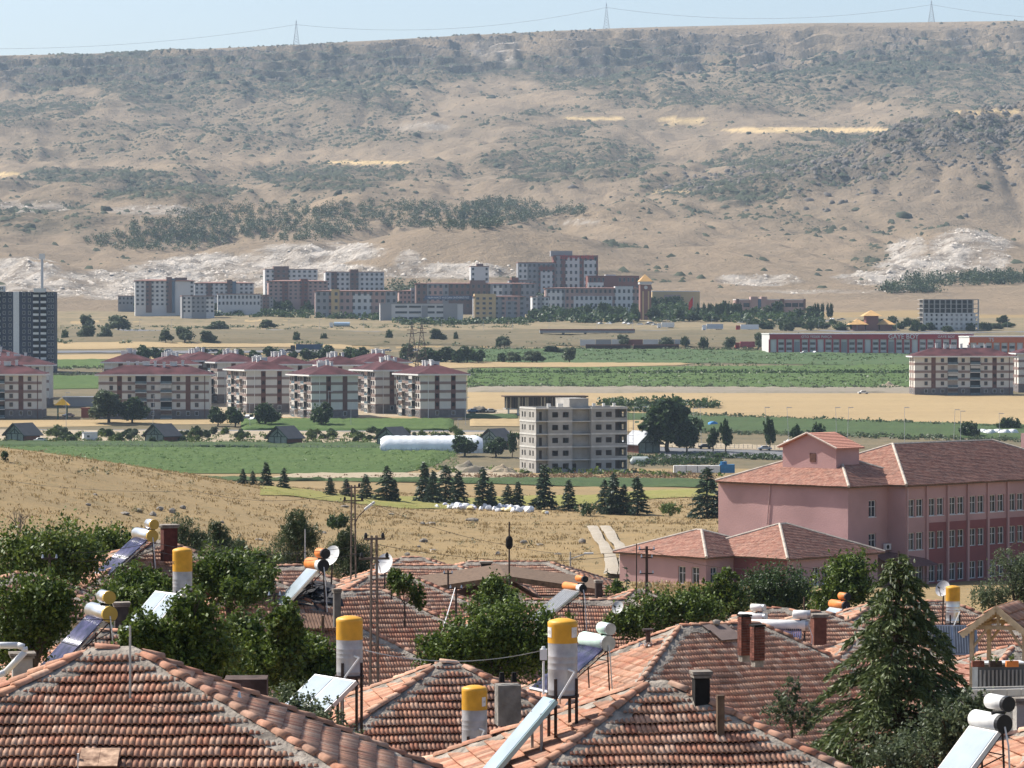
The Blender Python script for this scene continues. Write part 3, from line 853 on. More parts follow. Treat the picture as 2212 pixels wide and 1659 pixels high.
# pines on the near slope
for i, (lab, cl, dd) in enumerate([
        ("bushy blue-green pine behind the blue tube collector", [(395, 1145, 40, 32), (430, 1170, 28, 24), (370, 1170, 28, 24), (400, 1195, 50, 30)], 190),
        ("young pine with an upright leader on the dry slope", [(470, 1150, 18, 22), (480, 1180, 36, 28), (515, 1190, 26, 26), (470, 1215, 45, 28), (520, 1215, 35, 25)], 185),
        ("tall dense pine standing behind the orange tanks", [(640, 1130, 28, 26), (625, 1165, 34, 34), (665, 1160, 30, 30), (640, 1205, 55, 40), (600, 1215, 38, 32), (650, 1245, 60, 30)], 178),
        ("small pine between the two lattice poles", [(745, 1165, 20, 22), (730, 1195, 30, 28), (775, 1195, 40, 28), (745, 1225, 50, 28), (780, 1230, 40, 25)], 182)]):
    tree("pine_tree", lab, "pine", cl, dd, 2600, .16, PINE, "pines on the near slope", 40 + i, aspect=.22, droop=-0.6)
tree("round_shrub", "dark round shrub alone on the dry grass slope", "shrub", [(735, 1125, 26, 14), (725, 1130, 16, 10)], 330, 1100, .22, LEAF_DK, None, 50)
tree("round_shrub", "small dark shrub on the crest of the dry slope", "shrub", [(12, 983, 9, 9)], 470, 700, .25, LEAF_DK, None, 51)
tree("round_shrub", "green shrub among the dry grass near the row of cedars", "shrub", [(1447, 1097, 22, 14)], 540, 900, .3, LEAF, None, 52)
tree("round_shrub", "low dark bush tucked between two cedars of the row", "shrub", [(1268, 1098, 24, 12)], 560, 900, .3, LEAF_DK, None, 53)

# the big cedar in the gardens
ced = conifer("big_cedar", "large dark cedar with drooping boughs and pale upright cones among the roofs", 1948, 1190, 1740, 78, 400, 190, 760, .16, NEEDLE, 5, None, "cedar", droop=0.44, top_lean=-0.08, curve=0.92)
CONE = M("cedar_cone", (0.36, 0.40, 0.26), 0.8, 0.15, 10)
cm = MB()
for k in range(4):
    cm.cyl((0, 0, k * .024), (0, 0, (k + 1) * .024), [.014, .022, .022, .014][k], [.022, .022, .014, .005][k], 6)
cone_me = cm.mesh("cone", CONE)
for k in range(46):
    p = P(1948 + random.gauss(0, 1) * (25 + 0.2 * max(0, k * 5 - 20)), 1215 + k * 5.0 + random.uniform(-10, 10), 78 - random.uniform(.15, .55) - k * .012)
    link("cone", cone_me, ced, Matrix.Translation(p - Vector(ced.location)))

# row of young cedars at the foot of the slope
CR = "row of young cedars below the dry slope"
protos = []
for k in range(4):
    hh = 6.5
    t = thing("young_cedar", "young dark cedar in the loose row below the dry grass slope", "cedar", (0, 0, 0), 0, CR)
    me, mb = conifer_parts(hh, hh * (0.30 + .03 * k), 60 + k, 60, 46, .75, NEEDLE_BL, droop=0.18, curve=0.9)
    link("crown", me, t); mb.obj("trunk", BARK, t)
    protos.append(t)
rowc = [(575, 998, 1052), (613, 1010, 1058), (525, 1012, 1046), (546, 1016, 1048), (713, 1030, 1073), (748, 1034, 1076), (790, 1024, 1081), (836, 1005, 1085), (852, 1035, 1086), (917, 998, 1088), (935, 1015, 1090),
        (963, 1003, 1089), (990, 1018, 1092), (1044, 1008, 1098), (1062, 1040, 1098), (1097, 1046, 1098), (1119, 1040, 1098), (1175, 1003, 1100), (1229, 1036, 1104), (1306, 1035, 1109), (1326, 1022, 1110), (1347, 1046, 1110), (1377, 1028, 1112), (1527, 1008, 1118), (1560, 1042, 1118)]
for i, (u, vt, vb) in enumerate(rowc):
    b = hit(u, vb)
    h = (vb - vt) * b.y / F
    s = h / 6.5
    src = protos[i % 4]
    wd = s * random.uniform(.9, 1.15) * (1.0 if h > 4.5 else 1.1)
    if i < 4:
        o = src; o.location = b; o.scale = (wd, wd, s); o.rotation_euler = (0, 0, i * 1.3)
    else:
        copy_tree(src, b, i * 1.3, (wd, wd, s))
# ------------------------------------------------------------------ tiled village houses
TW, TL = 0.20, 0.34           # tile cover width, exposed length


def tile_profile(hi):
    if hi:
        xs = [0, .008, .020, .076, .090, .108, .120, .176, .190]
        hs_ = [.0, .0, .024, .028, .0, .0, .024, .028, .0]
    else:
        xs = [0, .016, .078, .092, .116, .178, .192]
        hs_ = [.0, .026, .028, .0, .026, .028, .0]
    return xs + [.20], hs_ + [.0]


def tile_geo(hi):
    xs, h = tile_profile(hi)
    V, Fc = [], []
    n = len(xs)
    for i in range(n):       # undercut, lip bottom, lip top, upper end
        V += [(xs[i], .12, h[i] - .03), (xs[i], -.03, h[i] + .034), (xs[i], -.03, h[i] + .054), (xs[i], TL + .01, h[i] - .012)]
    for i in range(n - 1):
        a, b = 4 * i, 4 * (i + 1)
        Fc += [(a, b, b + 1, a + 1), (a + 1, b + 1, b + 2, a + 2), (a + 2, b + 2, b + 3, a + 3)]
    return np.array(V, float), np.array(Fc)


TILE_V = {h: tile_geo(h) for h in (True, False)}


def tile_flat(xs, h):
    V, Fc = [], []
    for i in range(len(xs)):
        V += [(xs[i], -.02, h[i] - .03), (xs[i], -.02, h[i] + .040), (xs[i], TL + .02, h[i] - .012)]
    for i in range(len(xs) - 1):
        a, b = 3 * i, 3 * (i + 1)
        Fc += [(a, b, b + 1, a + 1), (a + 1, b + 1, b + 2, a + 2)]
    return np.array(V, float), np.array(Fc)


TILE_V['mid'] = tile_flat([0, .016, .078, .092, .116, .178, .20], [.0, .026, .028, .0, .026, .028, .0])
TILE_V['far'] = tile_flat([0, .05, .10, .15, .20], [.0, .03, .0, .03, .0])
_tm = {}


def tile_mesh(mat, hi):
    k = (mat.name, hi)
    if k not in _tm:
        V, Q = TILE_V[hi]
        _tm[k] = npmesh("tile", V, Q, mat)
    return _tm[k]


def ridge_mesh():
    V, Q = [], []
    n = 7
    for j, (y, r, z) in enumerate([(-.02, .105, .026), (.18, .098, .012), (.40, .08, 0.0)]):
        for i in range(n):
            a = math.pi * i / (n - 1)
            V.append((r * math.cos(a), y, r * math.sin(a) * .8 + z))
    for j in range(2):
        for i in range(n - 1):
            a = j * n + i
            Q.append((a, a + 1, a + n + 1, a + n))
    o = len(V)
    for i in range(n):
        a = math.pi * i / (n - 1)
        V.append((.078 * math.cos(a), -.02, .078 * math.sin(a) * .8 + .01))
    for i in range(n - 1):
        Q.append((i, o + i, o + i + 1, i + 1))
    return npmesh("ridge_tile", np.array(V), np.array(Q), TILE)


RIDGE_ME = ridge_mesh()


def inside(poly, x, y):
    """convex ccw polygon"""
    ok = np.ones_like(x, bool)
    for (x0, y0), (x1, y1) in zip(poly, poly[1:] + poly[:1]):
        ok &= (x1 - x0) * (y - y0) - (y1 - y0) * (x - x0) >= -0.02
    return ok


def roof_face(roof, base, pts, mat, hi, stock, skip=()):
    """pts: ccw corners seen from outside (in the roof's frame), the first two on the eave"""
    p = [Vector(q) for q in pts]
    e1 = (p[1] - p[0]).normalized()
    n = e1.cross(p[-1] - p[0]).normalized()
    e2 = n.cross(e1)
    poly = [((q - p[0]).dot(e1), (q - p[0]).dot(e2)) for q in p]
    w = max(q[0] for q in poly) - min(q[0] for q in poly); x0 = min(q[0] for q in poly)
    H = max(q[1] for q in poly)
    X, Y = np.meshgrid(np.arange(x0 - .1, x0 + w + .2, TW), np.arange(-0.06, H, TL))
    X, Y = X.ravel(), Y.ravel()
    ok = inside(poly, X + .1, Y + .17)
    X, Y = X[ok], Y[ok]
    org = p[0] + n * 0.02
    E = np.array([e1, e2, n])
    sag = (fbm(X / 1.7 + p[0].x, Y / 1.7 + 5, 3) - .5) * .09
    O = np.array(org)[None] + (X + (fbm(Y / .34 + 3, X * 0 + p[0].y, 1) - .5) * .05)[:, None] * E[0] + (Y + (fbm(X / 1.2, Y / 2, 2) - .5) * .05)[:, None] * E[1] + sag[:, None] * E[2]
    stock.append((O, E, hi, mat))


def house(name, label, ridge_l, ridge_r, d, rot, W, tanp, mat=TILE, We=None, wall=PLASTER, d2=None, hi=None, sing=300, gz=None, faces="FLR", mort=1.0, eave_h=None, Wb=None):
    """hip-roofed house. ridge ends given where they stand (picture position at distance d)"""
    A = P(*ridge_l, d)
    B = P(*ridge_r, d)
    rl = max(0.3, abs(B.x - A.x) / math.cos(R(rot)))
    We = We or W
    Wb = Wb or W
    c, s = math.cos(R(rot)), math.sin(R(rot))
    mid = A + Vector((c, s, 0)) * rl / 2
    rz = (A.z + B.z) / 2
    g = gz if gz is not None else min(ground_z(mid.x, mid.y), rz - W * tanp - 2.4)
    t = thing(name, label, "house", (mid.x, mid.y, g), R(rot), "tiled village houses")
    h = rz - g
    ze = h - W * tanp
    r = rl / 2
    L = r + We
    FLc, FRc, BRc, BLc = (-L, -W, ze), (L, -W, ze), (L, Wb, ze), (-L, Wb, ze)
    R0, R1 = (-r, 0, h), (r, 0, h)
    polys = {'F': [FLc, FRc, R1, R0], 'R': [FRc, BRc, R1], 'B': [BRc, BLc, R0, R1], 'L': [BLc, FLc, R0]}
    mb = MB()
    for k, q in polys.items():
        mb.add([(x, y, z - .01) for x, y, z in q], [tuple(range(len(q)))])
    mb.add([(x * .999, y * .999, z - .14) for x, y, z in (FLc, FRc, BRc, BLc)], [(0, 3, 2, 1)])
    for a, b in ((FLc, FRc), (FRc, BRc), (BRc, BLc), (BLc, FLc)):
        mb.add([a, b, (b[0], b[1], ze - .14), (a[0], a[1], ze - .14)], [(0, 3, 2, 1)])
    roof = mb.obj("roof", DECK, t)
    wb = MB()
    ins = .45
    wb.box((0, (Wb - W) / 2, (ze - .14) / 2 - .5), (2 * (L - ins), W + Wb - 2 * ins, ze - .14 + 1.0))
    wb.obj("wall", wall, t)
    wm = MB().box((0, 0, 0), (1.1, .08, 1.2), 0).box((0, -.05, 0), (.95, .02, 1.05), 1)
    wme = wm.mesh("window", [WHITE_P, GLASS])
    for x in (-L * .5, L * .5):
        link("window", wme, t, Matrix.Translation((x, -(W - ins) - .03, ze - 1.5)))
    stock = []
    hi_ = (d < 95) if hi is None else hi
    for k in faces:
        roof_face(roof, t, polys[k], mat, hi_, stock)
    # the tiles that show largest are single pieces, the others one mass
    Ms = Matrix.Translation((mid.x, mid.y, g)) @ Matrix.Rotation(R(rot), 4, 'Z')
    M3 = np.array(Ms)
    allO = np.concatenate([q[0] for q in stock]); idx = np.concatenate([[i] * len(q[0]) for i, q in enumerate(stock)])
    Wp = allO @ M3[:3, :3].T + M3[:3, 3]
    uu, vv = proj(Wp[:, 0], Wp[:, 1], Wp[:, 2])
    vis = (uu > 0) & (uu < 2212) & (vv < 1659)
    order = np.argsort(np.where(vis, Wp[:, 1], 1e6 + Wp[:, 1]))
    one = order[:min(sing, int(vis.sum()))]
    isone = np.zeros(len(allO), bool); isone[one] = True
    rg = np.random.default_rng(abs(hash(label)) % 1000 if False else int(d * 10 + ridge_l[0]))
    for i in one:
        O, E, h_, m_ = stock[idx[i]]
        e1, e2, n = (Vector(q) for q in E)
        mm = Matrix((e1, e2, n)).transposed().to_4x4()
        mm = Matrix.Translation(Vector(allO[i]) + n * float(rg.normal()) * .003) @ mm @ Matrix.Rotation(float(rg.normal()) * .012, 4, 'Z') @ Matrix.Rotation(float(rg.normal()) * .012, 4, 'X')
        link("tile", tile_mesh(m_, h_), roof, mm)
    Vs, Qs, Rn, off = [], [], [], 0
    rest = np.where(~isone)[0]
    keep = rest[(uu[rest] > -140) & (uu[rest] < 2350) & (vv[rest] < (1990 if d < 72 else 1740))]
    for j, (O, E, h_, m_) in enumerate(stock):
        ii = keep[idx[keep] == j]
        if not len(ii): continue
        tv, tq = TILE_V[True if d < 70 else (False if d < 100 else ('mid' if d < 145 else 'far'))]
        jz = (rg.normal(size=(len(ii), 1, 1)) * .003)
        tv_ = tv[None].repeat(len(ii), 0) + jz * np.array([0, 0, 1.0])
        tv_[:, :, 0] += rg.normal(size=(len(ii), 1)) * .004
        V = tv_ @ E + allO[ii][:, None]
        Vs.append(V.reshape(-1, 3)); Qs.append((tq[None] + (np.arange(len(ii)) * len(tv))[:, None, None]).reshape(-1, 4) + off)
        Rn.append(np.repeat(rg.random(len(ii)) * .998 + .002, len(tq))); off += len(ii) * len(tv)
    if Vs:
        me = npmesh("tile_field", np.concatenate(Vs), np.concatenate(Qs), mat)
        attr_float(me, "rnd", np.concatenate(Rn))
        tag(link("tile_field", me, roof), kind="stuff")
    # ridge and hip tiles with mortar beds
    mo_v, mo_q = [], []
    for a, b in ((FLc, R0), (FRc, R1), (R0, R1), (BLc, R0), (BRc, R1)):
        a, b = Vector(a), Vector(b)
        Ld = (b - a).length
        ax = (b - a).normalized()
        side = ax.cross(Vector((0, 0, 1))).normalized(); up = side.cross(ax)
        n = int(Ld / .37)
        for i in range(n):
            q = a + ax * (i * .37 + .02)
            mm = Matrix((side, ax, up)).transposed().to_4x4()
            mm = Matrix.Translation(q + up * (.062 + rg.normal() * .008)) @ mm @ Matrix.Rotation(rg.normal() * .05, 4, 'Z') @ Matrix.Rotation(rg.normal() * .03, 4, 'X')
            link("ridge_tile", RIDGE_ME, roof, mm)
        k = max(4, int(Ld / .12)); o = len(mo_v)
        tt = np.linspace(0, Ld, k)
        drop = math.tan(math.atan(tanp) * .80)
        for i, q in enumerate(tt):
            wl = mort * (.22 + .26 * (fbm(q * 2.5 + d, 3.3, 2)) + .05 * rg.random()); wr = mort * (.22 + .26 * (fbm(q * 2.5 + d, 9.3, 2)) + .05 * rg.random())
            lift = .05
            flat = abs(ax.z) < .05
            kk = tanp if flat else tanp * .72
            for wv, hh in ((-wl, -wl * kk + .045), (-wl * .5, -wl * .5 * kk + lift + .035), (0, lift + .05), (wr * .5, -wr * .5 * kk + lift + .035), (wr, -wr * kk + .045)):
                mo_v.append(a + ax * q + side * wv + Vector((0, 0, 1)) * (hh + rg.normal() * .008))
        for i in range(k - 1):
            for j in range(4):
                x = o + i * 5 + j
                mo_q.append((x, x + 5, x + 6, x + 1))
    me = npmesh("mortar", np.array([tuple(v) for v in mo_v]), np.array(mo_q), MORTAR)
    link("mortar", me, roof)
    # gutter along the front eave
    MB().cyl((-L, -W - .05, ze - .06), (L, -W - .05, ze - .06), .055, n=6).obj("gutter", GALV, t)
    t["_h"] = h; t["_ze"] = ze; t["_W"] = W
    return t, Ms, polys


def on_face(hs_, key, u, v):
    """point on a roof face seen at (u, v), in world space"""
    t, Ms, polys = hs_
    q = [Ms @ Vector(p) for p in polys[key]]
    n = (q[1] - q[0]).cross(q[-1] - q[0])
    o = Vector((0, 0, CAMZ)); dr = P(u, v, 100) - o
    k = (q[0] - o).dot(n) / dr.dot(n)
    return o + dr * k


HS = {}
HS['1'] = house("tiled_house", "tiled hip roof with a bare antenna pole and rusty sheet hatch on it", (205, 1409), (285, 1409), 58, 2, 6.2, .45, Wb=2.4)
HS['2'] = house("tiled_house", "tiled hip roof with blackened chimney beside its ridge, below the lettered tank", (1402, 1480), (1440, 1482), 64, 9, 6.0, .50)
HS['3'] = house("tiled_house", "tiled hip roof carrying two yellow-topped upright tanks on its slopes", (950, 1438), (985, 1440), 80, 9, 5.6, .50)
HS['4'] = house("tiled_house", "large tiled hip roof with twin brick chimneys and loose sheets near its ridge", (1470, 1354), (1645, 1358), 117, 22, 6.4, .57, mat=TILE)
HS['5'] = house("tiled_house", "tiled pyramid roof with one brown square chimney beyond the twin brick chimneys", (1750, 1326), (1785, 1326), 138, 12, 5.0, .46)
HS['6'] = house("tiled_house", "tiled roof carrying the upright tank with two grey ribbed panels", (1890, 1307), (2055, 1302), 142, 8, 6.0, .46)
HS['8'] = house("tiled_house", "tiled roof with low eave over a block wall beside the cedar", (1850, 1382), (1930, 1387), 127, 18, 4.4, .40)
HS['7'] = house("tiled_house", "small tiled roof with thick pale mortar below the timber gazebo", (2190, 1398), (2235, 1400), 114, 20, 4.4, .42, mat=TILE_OLD, mort=1.6)
HS['9'] = house("tiled_house", "tiled hip roof with dark slate patch and grey post at its ridge", (492, 1284), (625, 1288), 118, 14, 6.0, .52)
HS['10'] = house("tiled_house", "tiled roof behind the lattice pole, sloping past the slate patch", (738, 1276), (826, 1284), 130, 13, 7.2, .50)
HS['11'] = house("tiled_house", "tiled roof under the orange tanks and white collector", (580, 1224), (650, 1229), 152, 14, 4.4, .44)
HS['12'] = house("tiled_house", "long low tiled roof beside the white satellite dish and slope", (846, 1226), (985, 1224), 178, 4, 4.2, .36)
HS['14'] = house("tiled_house", "long tiled roof with a black smoke-stained chimney at the foot of the slope", (1010, 1217), (1185, 1216), 192, 2, 4.2, .36)
HS['16'] = house("tiled_house", "tiled roof whose long hip drops toward the whitewashed gable", (800, 1242), (880, 1250), 150, 10, 6.2, .44)
HS['17'] = house("tiled_house", "long tiled roof below the floating tube collector and a dish", (1130, 1303), (1365, 1298), 134, 3, 4.0, .40)
HS['18'] = house("tiled_house", "small tiled pyramid roof beside the dark pole with insulators", (1375, 1276), (1390, 1276), 165, 10, 2.8, .46)
HS['19'] = house("tiled_house", "tiled roof under the blue tube collector with silver tanks", (335, 1172), (350, 1172), 128, 20, 4.6, .40)
HS['20'] = house("tiled_house", "old tiled roof half buried in leaves behind the purple collector", (30, 1243), (75, 1245), 110, 8, 2.6, .46, mat=TILE_OLD)
HS['21'] = house("tiled_house", "tiled roof under the purple tube collector, beside a plastered chimney", (215, 1370), (290, 1370), 96, 12, 4.6, .46)
HS['22'] = house("tiled_house", "tiled roof corner carrying the white tanks and long white collector", (2330, 1556), (2440, 1556), 69, 10, 5.4, .44)
HS['23'] = house("tiled_house", "tiled roof half hidden behind the white horizontal tanks", (1650, 1318), (1700, 1318), 150, 10, 3.4, .40)
HS['13'] = house("tiled_house", "small tiled roof peeping above the long ridge at the slope foot", (868, 1206), (912, 1208), 196, 10, 3.0, .36)
# ------------------------------------------------------------------ solar water heaters
FACE = R(25)      # the collectors all look the same way (towards the noon sun)


def shell(mb, a, b, r, mat=0, n=20, dome=0.25):
    """tank with slightly domed ends along a..b"""
    a, b = Vector(a), Vector(b)
    z = (b - a).normalized(); x = z.orthogonal().normalized(); y = z.cross(x)
    prof = [(-dome * r, .0), (-dome * r * .8, .55 * r), (-dome * r * .3, .88 * r), (0, r)]
    L = (b - a).length
    rings = prof + [(L + (-q[0]), q[1]) for q in reversed(prof)]
    vs = []
    for t, rr in rings:
        for k in range(n):
            an = 2 * math.pi * k / n
            vs.append(a + z * t + (x * math.cos(an) + y * math.sin(an)) * rr)
    fs = [(i * n + k, i * n + (k + 1) % n, (i + 1) * n + (k + 1) % n, (i + 1) * n + k) for i in range(len(rings) - 1) for k in range(n)]
    mb.add(vs, fs, mat)


def collector(parent, top, length, width, tilt, kind, tubes=22, case=ALU, pre=None):
    """collector whose upper edge is centred at top (heater frame: -x faces down the slope, y along the tank)"""
    ct, st = math.cos(tilt), math.sin(tilt)
    dn = Vector((-ct, 0, -st)); nr = Vector((-st, 0, ct)); yy = Vector((0, -1, 0))
    Mx = Matrix((dn, yy, nr)).transposed().to_4x4(); Mx.translation = top
    if pre is not None: Mx = pre @ Mx
    c = MB()
    if kind == 'tube':
        c.box((length - .04, 0, 0), (.09, width + .08, .07)); c.box((length * .35, 0, -.06), (.04, width, .03))
        for s_ in (-1, 1): c.box((length / 2, s_ * width / 2, -.05), (length, .03, .04))
        fr = c.obj("collector", case, parent, M=Mx)
        t = MB()
        for i in range(tubes):
            y = -width / 2 + width * (i + .5) / tubes
            t.cyl((0, y, .01), (length - .06, y, .01), width / tubes * .42, n=6, mat=0)
        t.obj("glass_tubes", TUBEGLASS, fr, smooth=True)
        b = MB().box((length * .5, 0, .05), (.015, width, .012)); b.obj("strap", BLACK_P, fr)
    else:
        c.box((length / 2, 0, -.04), (length, width, .09))
        fr = c.obj("collector", case, parent, M=Mx)
        nP = 2 if kind in ('flat2', 'dark2') else 1
        for i in range(nP):
            w = width / nP
            y = -width / 2 + w * (i + .5)
            g = MB().box((length / 2, y, .010), (length - .08, w - .07, .012))
            pg = g.obj("glass_panel", PANELDARK if kind.startswith('dark') else PANELGLASS, fr)
            if kind.startswith('dark'):
                rb = MB()
                for q in range(9): rb.box((length / 2, y - w / 2 + .07 + (w - .14) * q / 8, .02), (length - .12, .02, .014))
                rb.obj("fins", GALV, fr)
    return fr


def heater(label, u, v, d, r=.24, L=1.5, body=ALU, cap=CAPYEL, cold=None, kind='tube', clen=1.9, cwid=1.5, tilt=R(42), legs=1.0, face=None, band=None, case=ALU, off=(.12, -.1)):
    """tank centre seen at (u, v) at distance d"""
    c = P(u, v, d)
    t = thing("solar_water_heater", label, "water heater", (c.x, c.y, c.z - legs), FACE if face is None else face, "solar water heaters on the roofs")
    ctr = Vector((0, 0, legs))
    mb = MB(); shell(mb, ctr + Vector((0, -L / 2, 0)), ctr + Vector((0, L / 2, 0)), r)
    tk = mb.obj("tank", body, t, smooth=True)
    if band:
        MB().cyl(ctr + Vector((0, -L / 2 + .02, 0)), ctr + Vector((0, -L / 2 + .3, 0)), r + .004, n=20, caps=False).obj("band", band, tk, smooth=True)
    for s_ in (-1,):
        MB().cyl(ctr + Vector((0, s_ * (L / 2 + r * .27), 0)), ctr + Vector((0, s_ * (L / 2 - .06), 0)), r * 1.015, n=20).obj("end_cap", cap, t)
    if cold:
        q = ctr + Vector((.05, -L * .18, r + .17 + .05))
        if cold == 'near': q = ctr + Vector((.05, -L / 2 + .25, r + .20))
        mb = MB(); hr = min(.18, r * .82); shell(mb, q + Vector((0, -.28, 0)), q + Vector((0, .28, 0)), hr)
        ct_ = mb.obj("header_tank", body, t, smooth=True)
        MB().cyl(q + Vector((0, -.36, 0)), q + Vector((0, -.26, 0)), hr * 1.03, n=18).obj("end_cap", cap, ct_)
        MB().box(q + Vector((0, 0, -.2)), (.28, .05, .06)).obj("bracket", BLACK_P, ct_)
    top = ctr + Vector((-r * .7, 0, -r * .75))
    collector(t, top, clen, cwid, tilt, kind, case=case)
    low = top + Vector((-math.cos(tilt), 0, -math.sin(tilt))) * clen
    for y in (-L / 2 + .1, L / 2 - .1):
        f = MB()
        f.cyl((.05, y, legs - r), (.12, y, -.5), .022, n=6)
        f.cyl((.05, y, legs - r), (low.x * .85, y, low.z + .02), .018, n=6)
        f.cyl((.10, y, legs * .45), (low.x * .5, y, (legs - r + low.z) / 2), .014, n=6)
        f.cyl((low.x * .85, y, low.z), (low.x * .85, y, min(low.z - .3, -.3)), .016, n=6)
        f.obj("leg", STEEL_DK, t)
    MB().cyl((.1, -L / 2 + .1, legs * .45), (.1, L / 2 - .1, legs * .45), .014, n=6).obj("brace", STEEL_DK, t)
    p = MB().tube([ctr + Vector((.0, -L / 2 - r * .3, -.05)), ctr + Vector((0, -L / 2 - .18, -.4)), (.1, -L / 2 - .12, -.4)], .018)
    p.obj("pipe", WHITE_P, t)
    return t


def text_mesh(s, size, mat, name="lettering", depth=0.0):
    cu = bpy.data.curves.new("txt", 'FONT'); cu.body = s; cu.size = size; cu.align_x = 'CENTER'; cu.align_y = 'CENTER'; cu.extrude = depth
    o = bpy.data.objects.new("txt", cu); COL.objects.link(o)
    bpy.context.view_layer.update()
    me = bpy.data.meshes.new_from_object(o.evaluated_get(bpy.context.evaluated_depsgraph_get()))
    bpy.data.objects.remove(o); bpy.data.curves.remove(cu)
    me.name = name; me.materials.clear(); me.materials.append(mat)
    return me


def on_cyl(parent, s, size, r, z, ang, mat, bgw=0, bgh=0, bgmat=None):
    """lettering wrapped round an upright tank, centred at angle ang"""
    me = text_mesh(s, size, mat)
    for v in me.vertices:
        a = ang + v.co.x / r; zz = v.co.y
        v.co = ((r + .006) * math.cos(a), (r + .006) * math.sin(a), z + zz)
    link("lettering", me, parent)
    if bgmat:
        mb = MB(); n = 8
        for i in range(n):
            a0, a1 = ang + (i / n - .5) * bgw / r, ang + ((i + 1) / n - .5) * bgw / r
            mb.add([((r + .004) * math.cos(a), (r + .004) * math.sin(a), z + q) for a, q in ((a0, -bgh / 2), (a1, -bgh / 2), (a1, bgh / 2), (a0, bgh / 2))], [(0, 1, 2, 3)])
        mb.obj("sticker", bgmat, parent)


def upright_tank(label, u, vt, vb, d, r, legs=.8, split=.35, panels=None, body=TANKGREY, lid=YELLOW_P, ang0=0.0, stand=True):
    a, b = P(u, vt, d), P(u, vb, d)
    H = a.z - b.z
    t = thing("upright_water_tank", label, "water tank", (a.x, a.y, b.z - legs), 0, "upright solar tanks")
    n = 28
    def cylp(z0, z1, rr, prof=None):
        mb = MB()
        rings = prof or [(z0, rr), (z1, rr)]
        vs = [(q * math.cos(2 * math.pi * k / n), q * math.sin(2 * math.pi * k / n), z) for z, q in rings for k in range(n)]
        mb.add(vs, [(i * n + k, i * n + (k + 1) % n, (i + 1) * n + (k + 1) % n, (i + 1) * n + k) for i in range(len(rings) - 1) for k in range(n)])
        mb.add(vs[-n:], [tuple(range(n))])
        return mb
    z0, zs, z1 = legs, legs + H * (1 - split), legs + H
    prof = [(z0, r * .97)]
    for f_ in (.1, .5, .62, .74):
        zz = z0 + (zs - z0) * f_
        prof += [(zz - .012, r), (zz, r * 1.012), (zz + .012, r)]
    prof += [(zs, r)]
    bo = cylp(0, 0, 0, prof).obj("tank_body", body, t, smooth=False)
    cp = cylp(0, 0, 0, [(zs, r * 1.008), (zs + .03, r * 1.012), (z1 - .10, r * 1.012), (z1 - .085, r * 1.02), (z1 - .03, r * 1.02), (z1, r * .9), (z1 + .035, r * .45), (z1 + .045, .02)]).obj("tank_top", lid, t)
    for m_ in (bo.data, cp.data):
        m_.polygons.foreach_set("use_smooth", [p.area < .2 for p in m_.polygons])
    if stand:
        for k in range(4):
            an = math.pi / 4 + k * math.pi / 2 + .3
            x, y = math.cos(an) * r * 1.05, math.sin(an) * r * 1.05
            MB().box((x, y, legs / 2 - .3), (.045, .045, legs + .6 + H * .45), rz=an).obj("leg", STEEL_DK, t)
        MB().cyl((0, 0, legs - .05), (0, 0, legs), r * 1.12, n=20).obj("platform", STEEL_DK, t)
    if panels:
        dx, dy, dz, ln, wd, tl, kind, cs, fc = panels
        fr = collector(t, Vector((0, 0, 0)), ln, wd, tl, kind, case=cs, pre=Matrix.Translation((dx, dy, legs + dz)) @ Matrix.Rotation(fc, 4, 'Z'))
        f = MB()
        for s_ in (-1, 1):
            q = Matrix.Rotation(fc, 3, 'Z') @ Vector((-.25, s_ * wd * .4, 0)); f.cyl((dx + q.x, dy + q.y, legs + dz - .25), (dx + q.x, dy + q.y, legs + dz - 1.3), .03, n=6)
        f.obj("panel_support", PLASTER_G, t)
        MB().tube([(r * .4, -r * .95, legs + H * .35), (r * .8, -r * 1.5, legs + H * .33), (dx * .3, dy - .1, legs + dz)], .022).obj("pipe", WHITE_P, t)
    return t


heater("silver heater with yellow caps over a blue tube collector, brown chimney behind", 312, 1155, 126, .225, 1.75, ALU, CAPYEL, 'near', 'tube', 2.0, 1.6, R(40), 1.0)
heater("steel heater with mustard caps over a purple-blue tube collector", 217, 1322, 93, .215, 1.55, ALU, CAPYEL, 'mid', 'tube', 2.0, 1.45, R(45), .9)
heater("orange tanked heater with white collector, a dish at its back", 683, 1219, 118, .21, 1.3, ORANGE_P, BLACK_P, 'near', 'flat', 1.7, 1.0, R(45), 1.2, band=WHITE_P)
heater("pale mint heater over a dark blue tube collector on the big tiled slope", 1287, 1385, 104, .235, 1.6, MINT_P, GALV, 'near', 'tube', 2.1, 1.7, R(38), 1.0)
heater("orange and white heater over a dark slanted panel, high on posts", 1240, 1268, 128, .15, 1.5, ORANGE_P, BLACK_P, 'near', 'dark', 1.9, 1.3, R(35), 1.3, band=WHITE_P)
heater("white double-tank heater over a corrugated dark collector near twin chimneys", 1684, 1350, 128, .20, 2.1, WHITE_P, GALV, 'near', 'tube', 1.3, 1.7, R(40), .8, face=R(78))
heater("small white heater behind the low spreading tree", 1625, 1332, 146, .18, 1.2, WHITE_P, GALV, 'mid', 'dark', 1.0, 1.0, R(40), .7, face=R(60))
heater("orange heater with pale collector beyond the cedar", 1812, 1306, 148, .19, 1.2, ORANGE_P, BLACK_P, 'near', 'flat', 1.3, 1.1, R(40), .8)
heater("peeling white heater with a long bright white collector by the cedar", 2137, 1558, 64, .175, .95, WHITE_P, BLACK_P, 'near', 'flat', 2.1, 1.0, R(48), 1.1, case=WHITE_P)

